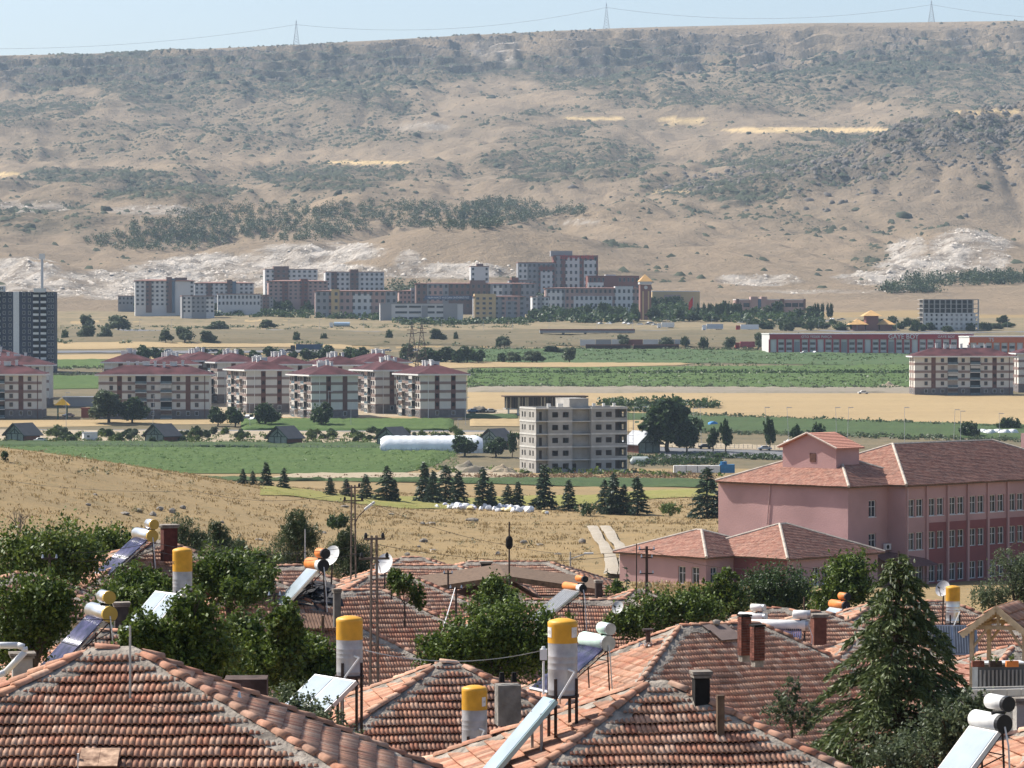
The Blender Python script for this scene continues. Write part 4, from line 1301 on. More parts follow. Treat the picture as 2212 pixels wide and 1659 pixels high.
LET = M("pale_print", (0.62, 0.60, 0.58), 0.6, 0.1, 5)
LET_G = M("grey_print", (0.45, 0.42, 0.40), 0.6, 0.1, 5)
LET_BL = M("dark_print", (0.06, 0.05, 0.05), 0.6, 0.1, 5)
STK = M("faded_sticker", (0.72, 0.68, 0.64), 0.6, 0.12, 8)
v3 = upright_tank("tall upright tank, yellow top with AR and ST stickers", 1215.5, 1340, 1500, 63.5, .275, .95, .30, (-.25, -.35, -.03, 2.1, .62, R(47), 'flat', TEAL_P, R(20)))
zl = .95 + 160 * 63.5 / F * .85
on_cyl(v3, "AR", .10, .278, zl, R(205), LET_G, .16, .19, STK)
on_cyl(v3, "ST", .10, .278, zl, R(322), LET_G, .16, .19, STK)
v2 = upright_tank("upright tank with orange-yellow top above twin white flat collectors", 755, 1334, 1458, 71, .275, 1.15, .38, (-.28, -.3, -.02, 1.9, 1.6, R(38), 'flat2', ALU, R(35)))
v4 = upright_tank("short upright tank with yellow top, white pipe at its side", 1025, 1484, 1618, 74, .275, .5, .36, (-.2, -.3, -.25, 1.0, 1.1, R(25), 'flat2', ALU, R(40)), stand=True)
on_cyl(v4, "I E", .06, .278, .5 + 134 * 74 / F * .78, R(318), LET_BL, .12, .2, STK)
v1 = upright_tank("upright tank with dark lettering on its yellow top, white flat panels below", 394, 1186, 1300, 94, .27, .6, .42, (-.35, -.3, .28, 1.5, 1.5, R(45), 'flat2', ALU, R(35)))
on_cyl(v1, "inc", .17, .274, .6 + 114 * 94 / F * .76, R(205), LET_BL)
v5 = upright_tank("silver upright tank with bright yellow top above two grey ribbed panels", 2058.5, 1267, 1345, 132, .275, .4, .40, (-.1, -.5, -.05, 1.25, 1.9, R(60), 'dark2', GALV, R(88)), body=ALU)


def brick_chimney(hs_key, label_part, u, vb, d, w, h, mat=BRICK, bricks=True, cap=True, soot=False, pot=0):
    """chimney as a part of a house: its bricks are single pieces"""
    hs_, Ms, _ = HS[hs_key]
    p = P(u, vb, d)
    loc = Ms.inverted() @ p
    core = MB().box((0, 0, h / 2 - .3), (w * .94, w * .94, h + .5))
    c = core.obj("chimney", MORTAR if bricks else mat, hs_, M=Matrix.Translation(loc))
    if label_part: c["label"] = label_part
    if bricks:
        bw, bh = .21, .085
        nb = max(2, round(w / bw)); bl = w / nb
        bm = MB().box((0, 0, 0), (bl * .94, .06, bh * .86)).mesh("brick", mat)
        for k in range(-4, int(h / bh)):
            for sgn, ax in ((-1, 'x'), (1, 'x'), (-1, 'y'), (1, 'y')):
                for i in range(nb):
                    o = -w / 2 + bl * (i + .5) + (bl * .12 if k % 2 else -bl * .12) * (1 if 0 < i < nb - 1 else 0)
                    z = k * bh + bh / 2
                    m = Matrix.Translation((o, sgn * w / 2, z)) if ax == 'x' else Matrix.Translation((sgn * w / 2, o * .96, z)) @ Matrix.Rotation(math.pi / 2, 4, 'Z')
                    link("brick", bm, c, m)
    if cap:
        MB().box((0, 0, h + .03), (w * 1.25, w * 1.25, .06)).box((0, 0, h - .04), (w * 1.12, w * 1.12, .05)).obj("cap", MORTAR if not soot else SOOT_SHADE, c)
    if pot:
        for i in range(pot):
            MB().cyl(((i - (pot - 1) / 2) * w * .5, 0, h), ((i - (pot - 1) / 2) * w * .5, 0, h + .22), .07, .055, 8).obj("chimney_pot", SOOT_SHADE, c)
    return c


brick_chimney('4', None, 1608, 1393, 112.5, .31, .95, soot=True)
brick_chimney('4', None, 1636, 1404, 111.5, .33, .78, soot=True)
brick_chimney('1', "dark plastered chimney block", 532, 1530, 60.5, .80, .60, M("stained_plaster", (0.075, 0.05, 0.042), .95, .5, 3, .3, 10), bricks=False, cap=False)
brick_chimney('1', None, 490, 1720, 57, .2, .68, STEEL_DK, bricks=False)
brick_chimney('3', "grey cement chimney with two pots", 1097, 1512, 76, .55, .40, M("weathered_cement", (.20, .185, .165), .95, .4, 3, .4, 10), bricks=False, cap=False, pot=2)
brick_chimney('2', "blackened chimney stump", 1514, 1502, 63.5, .30, .40, SOOT_SHADE, bricks=False)
brick_chimney('2', None, 1556, 1545, 62.6, .14, .42, WOOD, bricks=False, cap=False)
brick_chimney('5', None, 1768, 1362, 134, .55, .60, M("brown_chimney", (0.16, 0.06, 0.04), .9, .3, 4), bricks=False)
brick_chimney('21', "dark plastered chimney with a rough tile cap", 262, 1385, 101, .42, 1.1, M("sooty_plaster", (.07, .06, .055), .95, .5, 4), bricks=False, pot=0)
brick_chimney('21', "plastered chimney with loose brick cap", 48, 1470, 82, .50, .62, PLASTER_G, bricks=False)
brick_chimney('19', None, 365, 1180, 126, .55, .75, M("dark_brick", (0.10, 0.03, 0.022), .9, .3, 6), bricks=False)
brick_chimney('9', "grey cement post chimney", 728, 1318, 113, .24, .65, M("dark_grey_plaster", (.13, .12, .11), .95, .3, 3), bricks=False)
brick_chimney('14', None, 1050, 1236, 189, .6, .55, SOOT_SHADE, bricks=False)
brick_chimney('9', None, 440, 1292, 119, .5, .8, BRICK, bricks=False)
brick_chimney('22', "tall block chimney with a dark top", 2205, 1588, 71, .28, .72, PLASTER_G, bricks=False)
brick_chimney('18', None, 1293, 1300, 150, .3, .9, STEEL_DK, bricks=False)

# flue pipe with cowl on the big roof
h4, M4, _ = HS['4']
q = on_face(HS['4'], 'L', 1400, 1400)
fl = thing("flue_pipe", "dark flue pipe with flat cowl and crumpled foil at its foot", "flue", q)
MB().cyl((0, 0, -.1), (0, 0, .58), .085, n=10).obj("pipe", M("brown_flue", (0.10, 0.06, 0.05), .7, .3, 6), fl)
MB().cyl((0, 0, .58), (0, 0, .66), .21, n=12).obj("cowl", STEEL_DK, fl)
rg = np.random.default_rng(5)
fm = MB()
for k in range(14):
    a = rg.random() * 6.28; rr = .1 + rg.random() * .16
    fm.add([Vector((math.cos(a) * rr + rg.normal() * .07, math.sin(a) * rr + rg.normal() * .07, .04 + rg.random() * .2)) for _ in range(4)], [(0, 1, 2, 3)])
fm.obj("foil", ALU, fl)

# loose sheets with a stone near the ridge
SHEET = M("grey_brown_sheet", (0.16, 0.12, 0.105), .8, .2, 2)
n4 = (M4.to_3x3() @ Vector((0, -math.sin(math.atan(.57)), math.cos(math.atan(.57))))).normalized()
for i, (uv, lab) in enumerate([([(1512, 1355), (1567, 1355), (1583, 1368), (1530, 1368)], "upper grey sheet held down by a stone on the big roof"), ([(1531, 1369), (1582, 1369), (1606, 1388), (1557, 1392)], "lower brown sheet lying on the tiles of the big roof")]):
    pts = [on_face(HS['4'], 'F', *w_) + n4 * (.13 + .05 * i) for w_ in uv]
    mb = MB().add(pts + [p_ - n4 * .025 for p_ in pts], [(3, 2, 1, 0), (4, 5, 6, 7), (0, 1, 5, 4), (1, 2, 6, 5), (2, 3, 7, 6), (3, 0, 4, 7)])
    o = mb.obj("metal_sheet", SHEET); tag(o, lab, "sheet")
def rock_mesh(name, seed, mat, sub=2):
    bm = bmesh.new(); bmesh.ops.create_icosphere(bm, subdivisions=sub, radius=1)
    g_ = np.random.default_rng(seed); sc_ = g_.uniform(.7, 1.25, 3)
    k = g_.normal(size=(7, 3)); k /= np.linalg.norm(k, axis=1)[:, None]; cut = g_.uniform(.55, .9, 7)
    for v_ in bm.verts:
        c_ = np.array(v_.co)
        for kk, ct_ in zip(k, cut):
            t_ = c_ @ kk
            if t_ > ct_: c_ = c_ - kk * (t_ - ct_) * .9
        v_.co = Vector(c_ * sc_ + g_.normal(size=3) * .03)
    me = bpy.data.meshes.new(name); bm.to_mesh(me); bm.free(); me.materials.append(mat)
    return me
STONE = M("field_stone", (0.17, 0.15, 0.13), .95, .35, 2, .6, 5, col2=(0.24, 0.21, 0.17))
st = link("stone", rock_mesh("stone", 3, MORTAR)); st.location = on_face(HS['4'], 'F', 1545, 1356) + n4 * .22; st.scale = (.22, .14, .1)
tag(st, "flat stone weighing down the upper grey sheet", "stone")


# ------------------------------------------------------------------ satellite dishes, poles, wires
def dish(label, u, v, d, r, az, el, mat=None, mast=.9):
    c = P(u, v, d)
    t = thing("satellite_dish", label, "dish", (c.x, c.y, c.z - mast), 0, "satellite dishes")
    az, el = R(az), R(el)
    n = Vector((math.cos(el) * math.cos(az), math.cos(el) * math.sin(az), math.sin(el)))
    x = n.cross(Vector((0, 0, 1))).normalized(); y = x.cross(n)
    mb = MB(); nr, ns = 5, 24
    vs = [n * (-.25 * r)]
    for i in range(1, nr + 1):
        q = i / nr
        vs += [x * math.cos(2 * math.pi * k / ns) * q * r * .92 + y * math.sin(2 * math.pi * k / ns) * q * r + n * (.25 * r * (q * q - 1)) for k in range(ns)]
    fs = [(0, 1 + k, 1 + (k + 1) % ns) for k in range(ns)] + [(1 + (i - 1) * ns + k, 1 + i * ns + k, 1 + i * ns + (k + 1) % ns, 1 + (i - 1) * ns + (k + 1) % ns) for i in range(1, nr) for k in range(ns)]
    mb.add([p_ + Vector((0, 0, mast)) for p_ in vs], fs)
    mb.obj("reflector", mat or WHITE_P, t, smooth=True)
    f_ = Vector((0, 0, mast))
    am = MB(); tip = f_ + n * r * .95 - y * r * .25
    am.cyl(f_ - y * r * .95, tip, .018, n=5).cyl(f_ - x * r * .8, tip, .008, n=4).cyl(f_ + x * r * .8, tip, .008, n=4)
    a_ = am.obj("arm", GALV, t)
    MB().cyl(tip - n * .08, tip + n * .08, .035, n=8).obj("receiver", BLACK_P, a_)
    MB().cyl((0, 0, -.6), f_ - n * .3 * r, .03, n=8).obj("mast", STEEL_DK, t)
    return t


RUSTDISH = M("rusted_dish_face", (0.34, 0.17, 0.09), .8, .7, 4, col2=(0.62, 0.58, 0.52))
dish("white dish half in shadow standing behind the orange tanks", 714, 1200, 121, .40, 232, 30, mast=1.0)
dish("white dish facing away from the lattice pole with clustered receivers", 829, 1217, 133, .43, 238, 28, mast=.8)
dish("grey dish low over the long tiled roof", 1334, 1312, 126, .25, 240, 28, M("grey_dish", (0.5, 0.5, 0.49), .6, .25, 6), mast=.5)
dish("dish behind the silver tank with two grey panels", 2036, 1271, 136, .34, 235, 25, M("grey_dish_back", (0.42, 0.41, 0.41), .6, .2, 6), mast=.9)
dish("rust-streaked dish leaning under the lettered tank stand", 1237, 1531, 66, .20, 250, 25, RUSTDISH, mast=.35)
dish("small dish below the lattice pole lamp on the tiles", 845, 1243, 126, .16, 230, 50, mast=.3)


def lattice_pole(label, u, vt, d, h, lamp=False, w0=.30, w1=.16, mat=None):
    top = P(u, vt, d)
    t = thing("lattice_pole", label, "utility pole", (top.x, top.y, top.z - h), R(8), "lattice power poles")
    mat = mat or M("rusty_pole", (0.14, 0.105, 0.085), .85, .35, 4)
    for sx in (-1, 1):
        for sy in (-1, 1):
            MB().cyl((sx * w0 / 2, sy * w0 / 2, -.5), (sx * w1 / 2, sy * w1 / 2, h), .035, n=5).obj("upright", mat, t)
    b = MB(); n = 9
    for i in range(n):
        z0, z1 = h * i / n, h * (i + 1) / n
        a, c = w0 + (w1 - w0) * i / n, w0 + (w1 - w0) * (i + 1) / n
        for s_ in (-1, 1):
            b.cyl((-a / 2, s_ * a / 2, z0), (a / 2, s_ * a / 2, z0), .02, n=4)
            b.cyl((s_ * a / 2, -a / 2, z0), (s_ * c / 2, c / 2, z1), .016, n=4)
    b.obj("bracing", mat, t)
    for k, z in enumerate((h - .1, h - .75)):
        ca = MB().box((0, -.08, z), (1.0 if k else .7, .07, .07)).obj("crossarm", mat, t)
        for x in ((-.42, .42) if k else (-.28, .28)):
            MB().cyl((x, -.08, z + .03), (x, -.08, z + .10), .05, .06, 8).cyl((x, -.08, z + .10), (x, -.08, z + .2), .065, .03, 8).obj("insulator", BLACK_P, ca)
    if lamp:
        l = MB().tube([(.05, 0, h - 1.9), (.25, -.05, h - 1.5), (.55, -.1, h - 1.2)], .03).obj("lamp_arm", mat, t)
        MB().box((0, 0, 0), (.62, .2, .1), M=Matrix.Translation((.78, -.1, h - 1.0)) @ Matrix.Rotation(-.65, 4, 'Y')).obj("lamp_head", M("lamp_grey", (.6, .6, .58), .5, .1, 3), l)
    return t


lattice_pole("rusty lattice pole carrying a street lamp before the dry slope", 763, 1048, 165, 7.5, True)
lattice_pole("rusty lattice pole rising from the tiled roofs beside the white dish", 808, 1157, 112, 6.5, False)


def post(label, u, vt, d, h, r, mat=STEEL_DK, arms=(), cat="pole", name="roof_pole", group=None):
    top = P(u, vt, d)
    t = thing(name, label, cat, (top.x, top.y, top.z - h), 0, group)
    MB().cyl((0, 0, -.3), (0, 0, h), r, r * .8, 8).obj("shaft", mat, t)
    for z, w in arms:
        ca = MB().box((0, 0, z), (w, .05, .05)).obj("crossarm", mat, t)
        for x in (-w * .45, w * .45):
            MB().cyl((x, 0, z + .02), (x, 0, z + .14), .045, .02, 7).obj("insulator", GALV, ca)
    return t


post("bare brown pole standing up from the walnut leaves", 107, 1197, 112, 1.6, .05, STEEL_DK, ((1.45, .5),))
post("thin pale antenna pole cemented into the hip roof", 281, 1352, 56.5, 1.05, .022, GALV)
post("black service pole with two white insulators beside the hip ridge", 490, 1503, 57.5, .75, .055, STEEL_DK, ((.68, .46),))
post("thin dark post with a crossarm before the long tiled roof", 593, 1282, 113, 1.5, .05, STEEL_DK, ((1.42, .4),))
post("slim dark mast carrying a black ball above the tiled roofs", 1100, 1127, 162, 4.2, .045, STEEL_DK)
bp_ = P(1100, 1172, 162)
sp_ = MB(); shell(sp_, (0, 0, -.16), (0, 0, .16), .17, dome=1.0, n=14)
o = sp_.obj("net_ball", SOOT_SHADE); o.location = bp_; tag(o, "black oval drum threaded on the slim dark mast", "drum")
post("dark pole with a crossarm against the tiled roof slope", 985, 1266, 140, 1.2, .05, STEEL_DK, ((1.1, .5),))
post("dark power pole with many insulators before the pink wing", 1397, 1180, 150, 3.2, .075, STEEL_DK, ((3.05, .7), (2.7, .5), (2.0, .6)))
post("slim rusty pipe beside the power pole with many insulators", 1375, 1174, 155, 2.4, .03, STEEL_DK)
post("dark iron post before the whitewashed gable", 968, 1232, 158, 1.4, .05, STEEL_DK, ((1.25, .4),))
post("thin grey mast rising behind the orange tanks", 659, 1143, 150, 2.4, .035, GALV)
post("weathered plank post before the long tiled roof", 697, 1330, 100, 1.6, .06, WOOD)
post("grey timber pole behind the white double-tank heater", 1737, 1290, 150, 1.6, .05, WOOD)
lp = post("leaning street lamp pole at the edge of the dry slope", 1232, 1192, 215, 3.0, .06, PLASTER_G, (), "street lamp", "street_lamp")
MB().tube([(0, 0, 2.55), (.9, 0, 2.85)], .045).obj("lamp_arm", PLASTER_G, lp)
MB().box((1.15, 0, 2.9), (.6, .2, .12)).obj("lamp_head", WHITE_P, lp)


def wire(label, pts, r=.011, sag=.25, mat=BLACK_P):
    """pts: (u,v,d)"""
    mb = MB(); W_ = [P(*q_) for q_ in pts]
    for a, b in zip(W_[:-1], W_[1:]):
        n = 14; prev = a
        for i in range(1, n + 1):
            s_ = i / n
            p_ = a.lerp(b, s_) - Vector((0, 0, sag * 4 * s_ * (1 - s_)))
            mb.cyl(prev, p_, r, r, 4, caps=False); prev = p_
    o = mb.obj("power_line", mat)
    tag(o, label, "cable", "overhead cables")
    return o


wire("cable slung from the lamp pole across the dry grass", [(763, 1062, 165), (420, 1060, 190), (-100, 1015, 230)], sag=.5)
wire("cable from the lamp pole toward the pink school", [(763, 1066, 165), (1100, 1178, 162), (1397, 1184, 150)], sag=.35)
wire("cable leaving the lattice pole over the walnut trees", [(808, 1172, 112), (330, 1172, 118), (-60, 1170, 125)], sag=.4)
wire("lower cable leaving the lattice pole over the walnut trees", [(808, 1190, 112), (330, 1190, 118), (-60, 1190, 125)], sag=.4)
wire("cable between lattice pole and power pole before the pink wing", [(808, 1175, 112), (1397, 1190, 150)], sag=.5)
wire("pale cable drooping over the leafy gap between hip roofs", [(790, 1405, 72), (1190, 1400, 70)], sag=.25, mat=GALV)
wire("cable running from the power pole along the school roofs", [(1397, 1186, 150), (1700, 1220, 180), (2300, 1240, 200)], sag=.5)
wire("low cable crossing in front of the purple collector", [(-60, 1316, 90), (230, 1338, 90), (560, 1352, 92)], sag=.1)
wire("rope stay running down from the dark crossarm pole", [(983, 1270, 140), (952, 1370, 112)], r=.02, sag=.05, mat=WHITE_P)

# ------------------------------------------------------------------ odds and ends on the near roofs
# rusty roof hatch
hb = on_face(HS['1'], 'F', 217, 1655)
hh_ = thing("roof_hatch", "rusty sheet-metal roof hatch with a white stile on the tiled roof", "hatch", hb, R(2))
RUST = M("rusted_sheet", (0.20, 0.10, 0.06), .8, .45, 6, .2, 20, col2=(0.42, 0.28, 0.19))
MB().box((0, -.02, -.02), (.60, .36, .30)).obj("box", DECK, hh_)
for i_ in (-1, 1): MB().box((i_ * .155, -.16, .22), (.305, .62, .015), M=Matrix.Translation((0, 0, .02)) @ Matrix.Rotation(R(20), 4, 'X')).obj("sheet", RUST, hh_)
MB().box((-.33, -.3, .08), (.03, .06, .32)).obj("stile", WHITE_P, hh_)
# white stove pipe at the far corner
wp = thing("white_flue_pipe", "white elbowed flue pipe beside the plastered chimney", "flue", P(30, 1500, 78))
PVC = M("white_pvc", (.72, .72, .70), .4, .08, 3)
MB().tube([P(*q_) - P(30, 1500, 78) for q_ in ((-40, 1394, 78), (38, 1394, 78), (52, 1398, 78), (54, 1408, 78), (12, 1452, 78), (-20, 1465, 78))], .075, 10).obj("pipe", PVC, wp, smooth=True)
MB().cyl((-.35, .1, -.25), (-.35, .1, .18), .2, .2, 14).obj("drum", WHITE_P, wp)
# slate patch on the roof ridge
sl = thing("slate_patch", "heap of dark slates patching the ridge below the orange tanks", "slates", on_face(HS['9'], 'F', 672, 1305))
SLATE = M("dark_slate", (0.05, 0.05, 0.055), .85, .5, 6)
sm = MB().box((0, 0, 0), (.42, .5, .022)).mesh("slate", SLATE)
rg = np.random.default_rng(9)
for k in range(46):
    pz = rg.random()
    link("slate", sm, sl, Matrix.Translation((rg.uniform(-.9, .9) * (1.15 - pz * .7), rg.uniform(-.2, .3) + pz * .7, -.05 + pz * .62 + rg.random() * .08)) @ Euler((R(24) + rg.normal() * .15, rg.normal() * .18, rg.normal() * .5)).to_matrix().to_4x4())
# plastic can beside the lettered tank
pc = thing("plastic_canister", "white plastic canister on a thin pipe next to the lettered tank", "canister", P(1174, 1500, 63))
MB().cyl((0, 0, 0), (0, 0, .62), .022, n=6).obj("pipe", PVC, pc)
MB().box((0, 0, .74), (.13, .1, .2)).cyl((0, 0, .84), (0, 0, .89), .04, .03, 8).obj("can", PVC, pc)
# corrugated rusty hatch on the long roof
co = thing("corrugated_hatch", "rusty corrugated sheet over a hatch in the tiled roof", "hatch", on_face(HS['9'], 'F', 684, 1368), R(14))
mb = MB()
for i in range(12): mb.cyl((-.6 + i * .11, -.45, .18), (-.6 + i * .11, .45, .62), .055, n=5)
mb.obj("sheet", M("brown_corrugated", (.20, .12, .085), .85, .3, 6), co)

# ------------------------------------------------------------------ timber gazebo
ap = P(2152, 1312, 104)
gz_ = thing("timber_gazebo", "pale timber gazebo with scalloped bargeboards and tiled gable roof", "gazebo", (ap.x, ap.y, ap.z - 3.0), R(-22))
gp, gw, gl = .80, 1.0, 2.6            # slope, half width, length
GT = M("gazebo_timber", (0.44, 0.34, 0.23), .75, .2, 6)
for s_ in (-1, 1):
    A_, B_ = Vector((0, 0, 3.0)), Vector((s_ * (gw + .1), 0, 3.0 - gp * (gw + .1)))
    nrm = Vector((s_ * gp, 0, 1)).normalized()
    pan = MB().add([A_ + nrm * .03, B_ + nrm * .03, B_ + nrm * .03 + Vector((0, gl, 0)), A_ + nrm * .03 + Vector((0, gl, 0)), A_, B_, B_ + Vector((0, gl, 0)), A_ + Vector((0, gl, 0))], [(0, 1, 2, 3), (7, 6, 5, 4), (0, 4, 5, 1), (1, 5, 6, 2)])
    rf = pan.obj("roof", GT, gz_)
    # tiles on the slope
    dn = (B_ - A_).normalized(); Ls = (B_ - A_).length
    E1 = Vector((0, -1, 0)) if s_ < 0 else Vector((0, 1, 0))
    tm = tile_mesh(TILE, True)
    for r_ in range(int(Ls / TL)):
        for c_ in range(int(gl / TW)):
            o_ = B_ - dn * (r_ * TL) + nrm * .05 + (Vector((0, gl, 0)) if s_ < 0 else Vector((0, 0, 0))) + E1 * (c_ * TW)
            mm = Matrix((E1, -dn, nrm)).transposed().to_4x4(); mm.translation = o_
            link("tile", tm, rf, mm)
    bb = MB()
    k = 13
    for i in range(k):
        a0, a1 = A_.lerp(B_, i / k), A_.lerp(B_, (i + 1) / k)
        m_ = (a0 + a1) / 2
        up = nrm * .06; dnv = -nrm * .10
        yv = Vector((0, -.06, 0)); yb = Vector((0, -.02, 0))
        ring = [a0 + up, a1 + up, a1 + dnv, m_ + dnv * 1.45, a0 + dnv]
        bb.add([q_ + yv for q_ in ring] + [q_ + yb for q_ in ring], [(0, 1, 2, 3, 4), (9, 8, 7, 6, 5), (0, 5, 6, 1), (2, 7, 8, 3), (3, 8, 9, 4)])
    bb.obj("bargeboard", WOOD_LT, gz_)
    for y in (.25, gl - .2):
        pb = MB().box((s_ * .82, y, 1.05), (.12, .12, 2.5)).cyl((s_ * .80, y, 1.7), (s_ * .35, y, 2.32), .045, n=5)
        pb.obj("post", GT, gz_)
for y in (.25, gl - .2):
    MB().box((0, y, 2.36), (1.8, .1, .12)).box((0, y, 2.65), (.08, .08, .6)).cyl((-.6, y, 2.4), (0, y, 2.85), .035, n=5).cyl((.6, y, 2.4), (0, y, 2.85), .035, n=5).obj("truss", GT, gz_)
for x in (-.7, -.35, .35, .7):
    MB().box((x, gl / 2, 3.0 - gp * abs(x) - .09), (.06, gl, .08)).obj("rafter", GT, gz_)
cb = P(2150, 1436, 100)
cab = thing("terrace_cabinet", "grey metal cabinet with a pale lid on the roof terrace", "cabinet", (cb.x, cb.y, cb.z - .95), R(8))
MB().box((.3, .4, .45), (1.6, .6, 1.0)).obj("body", M("grey_cabinet", (.11, .12, .13), .55, .2, 3), cab)
MB().box((.2, .35, .98), (1.5, .7, .05)).obj("lid", M("pale_lid", (.55, .57, .57), .4, .1, 3), cab)
rl = MB()
for i in range(12): rl.box((-.45 + i * .12, -.05, .4), (.05, .03, .8))
rl.obj("rail", M("grey_rail", (.25, .26, .27), .5, .1, 3), cab)
for i, (uu_, lab) in enumerate([(2112, "clay planter box with sprigs hooked on the terrace rail"), (2150, "dark planter box with sprigs hooked on the terrace rail"), (2186, "orange planter pot with sprigs hooked on the terrace rail")]):
    q_ = P(uu_, 1434, 99.3)
    pt = thing("planter_box", lab, "planter", q_, R(8), "planters on the terrace rail")
    MB().box((0, 0, 0), (.36, .16, .17)).obj("box", [BRICK, STEEL_DK, ORANGE_P][i], pt)
    link("sprigs", crown_mesh("sprigs", [(0, 0, .16, .16, .1)], 90, .06, LEAF, np.random.default_rng(i)), pt)
bw_ = P(2150, 1520, 92)
bl = thing("block_wall", "whitewashed block wall below the low tiled eave", "wall", (bw_.x, bw_.y, bw_.z - .9), R(12))
blk = MB().box((0, 0, 0), (.385, .18, .185)).mesh("block", PLASTER)
for k in range(7):
    for i in range(8):
        link("block", blk, bl, Matrix.Translation((-1.5 + i * .4 + (.2 if k % 2 else 0), 0, k * .2)))
MB().box((0, .06, .55), (3.3, .1, 1.6)).obj("joint", PLASTER_G, bl)

# ------------------------------------------------------------------ white gable house with long dark verge boards
ga = P(1098, 1238, 166)
gh = thing("gabled_house", "whitewashed gable house under long dark verge boards", "house", (ga.x, ga.y, ga.z - 3.2), R(3))
k_ = 166 / F
wl_ = MB()
apx, lft, rgt = (-.3, 0, 2.75), (-4.2, 0, .9), (2.1, 0, 1.35)
wl_.add([(-4.2, 0, -1.5), (4.5, 0, -1.5), (4.5, 0, .6), (2.1, 0, 1.35), apx, lft, (-4.2, 6, -1.5), (4.5, 6, -1.5), (4.5, 6, .6), (2.1, 6, 1.35), (-.3, 6, 2.75), (-4.2, 6, .9)],
        [(0, 1, 2, 3, 4, 5), (11, 10, 9, 8, 7, 6), (0, 5, 11, 6), (1, 7, 8, 2)])
wl_.obj("wall", PLASTER, gh)
MB().box((-.75, -.03, 1.55), (1.55, .08, .85)).obj("window", [WOOD], gh)
MB().box((-.75, -.09, 1.55), (1.35, .04, .7)).obj("pane", [GLASS], gh)
for a_, b_, nm in (((-.15, 3.05), (-4.25, 2.45), "verge_board"), ((-.15, 3.05), (4.6, 2.35), "verge_board")):
    for y0 in (-.5,):
        mb = MB().add([(a_[0], y0, a_[1] + .06), (b_[0], y0, b_[1] + .06), (b_[0], y0, b_[1] - .2), (a_[0], y0, a_[1] - .2), (a_[0], 7, a_[1] + .1), (b_[0], 7, b_[1] + .1), (b_[0], 7, b_[1] - .1), (a_[0], 7, a_[1] - .1)],
                      [(0, 1, 2, 3), (0, 4, 5, 1), (3, 2, 6, 7), (1, 5, 6, 2)] if b_[0] > 0 else [(3, 2, 1, 0), (1, 5, 4, 0), (7, 6, 2, 3), (2, 6, 5, 1)])
        mb.obj(nm, WOOD, gh)
for (a_, b_) in ((apx, lft), (apx, rgt)):
    a_, b_ = Vector(a_), Vector(b_)
    MB().add([a_ + Vector((0, -.25, .02)), b_ + Vector((0, -.25, .02)), b_ + Vector((0, 5, .04)), a_ + Vector((0, 5, .04)), a_ + Vector((0, -.25, .14)), b_ + Vector((0, -.25, .14)), b_ + Vector((0, 5, .16)), a_ + Vector((0, 5, .16))],
             [(0, 1, 5, 4), (4, 5, 6, 7), (0, 3, 2, 1)] if b_.x < a_.x else [(4, 5, 1, 0), (7, 6, 5, 4), (1, 2, 3, 0)]).obj("roof", TILE_OLD, gh)
MB().box((2.35, -.3, .65), (.5, .3, .75)).obj("chimney", BRICK, gh)
# ------------------------------------------------------------------ buildings with openings
def holed_wall(mb, W, H, holes, T=.25, mat=0, rev=0):
    """wall in the local plane y=0 (outside is -y), x 0..W, z 0..H, rectangular holes (x0,x1,z0,z1)"""
    xs = sorted({0, W, *[h[0] for h in holes], *[h[1] for h in holes]})
    zs = sorted({0, H, *[h[2] for h in holes], *[h[3] for h in holes]})
    for i in range(len(xs) - 1):
        for j in range(len(zs) - 1):
            cx, cz = (xs[i] + xs[i + 1]) / 2, (zs[j] + zs[j + 1]) / 2
            if any(h[0] < cx < h[1] and h[2] < cz < h[3] for h in holes): continue
            mb.add([(xs[i], 0, zs[j]), (xs[i + 1], 0, zs[j]), (xs[i + 1], 0, zs[j + 1]), (xs[i], 0, zs[j + 1])], [(0, 1, 2, 3)], mat)
    for a, b, c, d in holes:
        mb.add([(a, 0, c), (b, 0, c), (b, 0, d), (a, 0, d), (a, T, c), (b, T, c), (b, T, d), (a, T, d)], [(0, 4, 5, 1), (1, 5, 6, 2), (2, 6, 7, 3), (3, 7, 4, 0)], rev)


def frame_M(o, ang):
    return Matrix.Translation(o) @ Matrix.Rotation(ang, 4, 'Z')


# ------------------------------------------------------------------ the pink school
PINK = M("pink_plaster", (0.44, 0.27, 0.255), .9, .13, .22, .15, 6, detail=8)
WINE = M("wine_red_plaster", (0.23, 0.085, 0.082), .9, .08, .5)
SROOF = M("school_tile", (0.44, 0.195, 0.14), .85, .10, 6.0, col2=(0.50, 0.25, 0.18))
STILE = tilemat("school_clay_tile", [(0.34, 0.165, 0.115), (0.42, 0.225, 0.165), (0.28, 0.125, 0.09), (0.44, 0.26, 0.195)], 0.5)
PVCW = M("window_frame_white", (0.66, 0.67, 0.66), .5, .06, 3)
SC_Z0 = 30.5
c1 = P(1832, 1051, 345); EAVE = c1.z
SA = R(45)
school = thing("school_building", "large pink school with clay-tiled hip roofs and wine-red panels", "school", (c1.x, c1.y, SC_Z0), SA)
EH = EAVE - SC_Z0          # eave height
# local frame: +x runs away along the right-hand front, +y runs away along the left-hand front


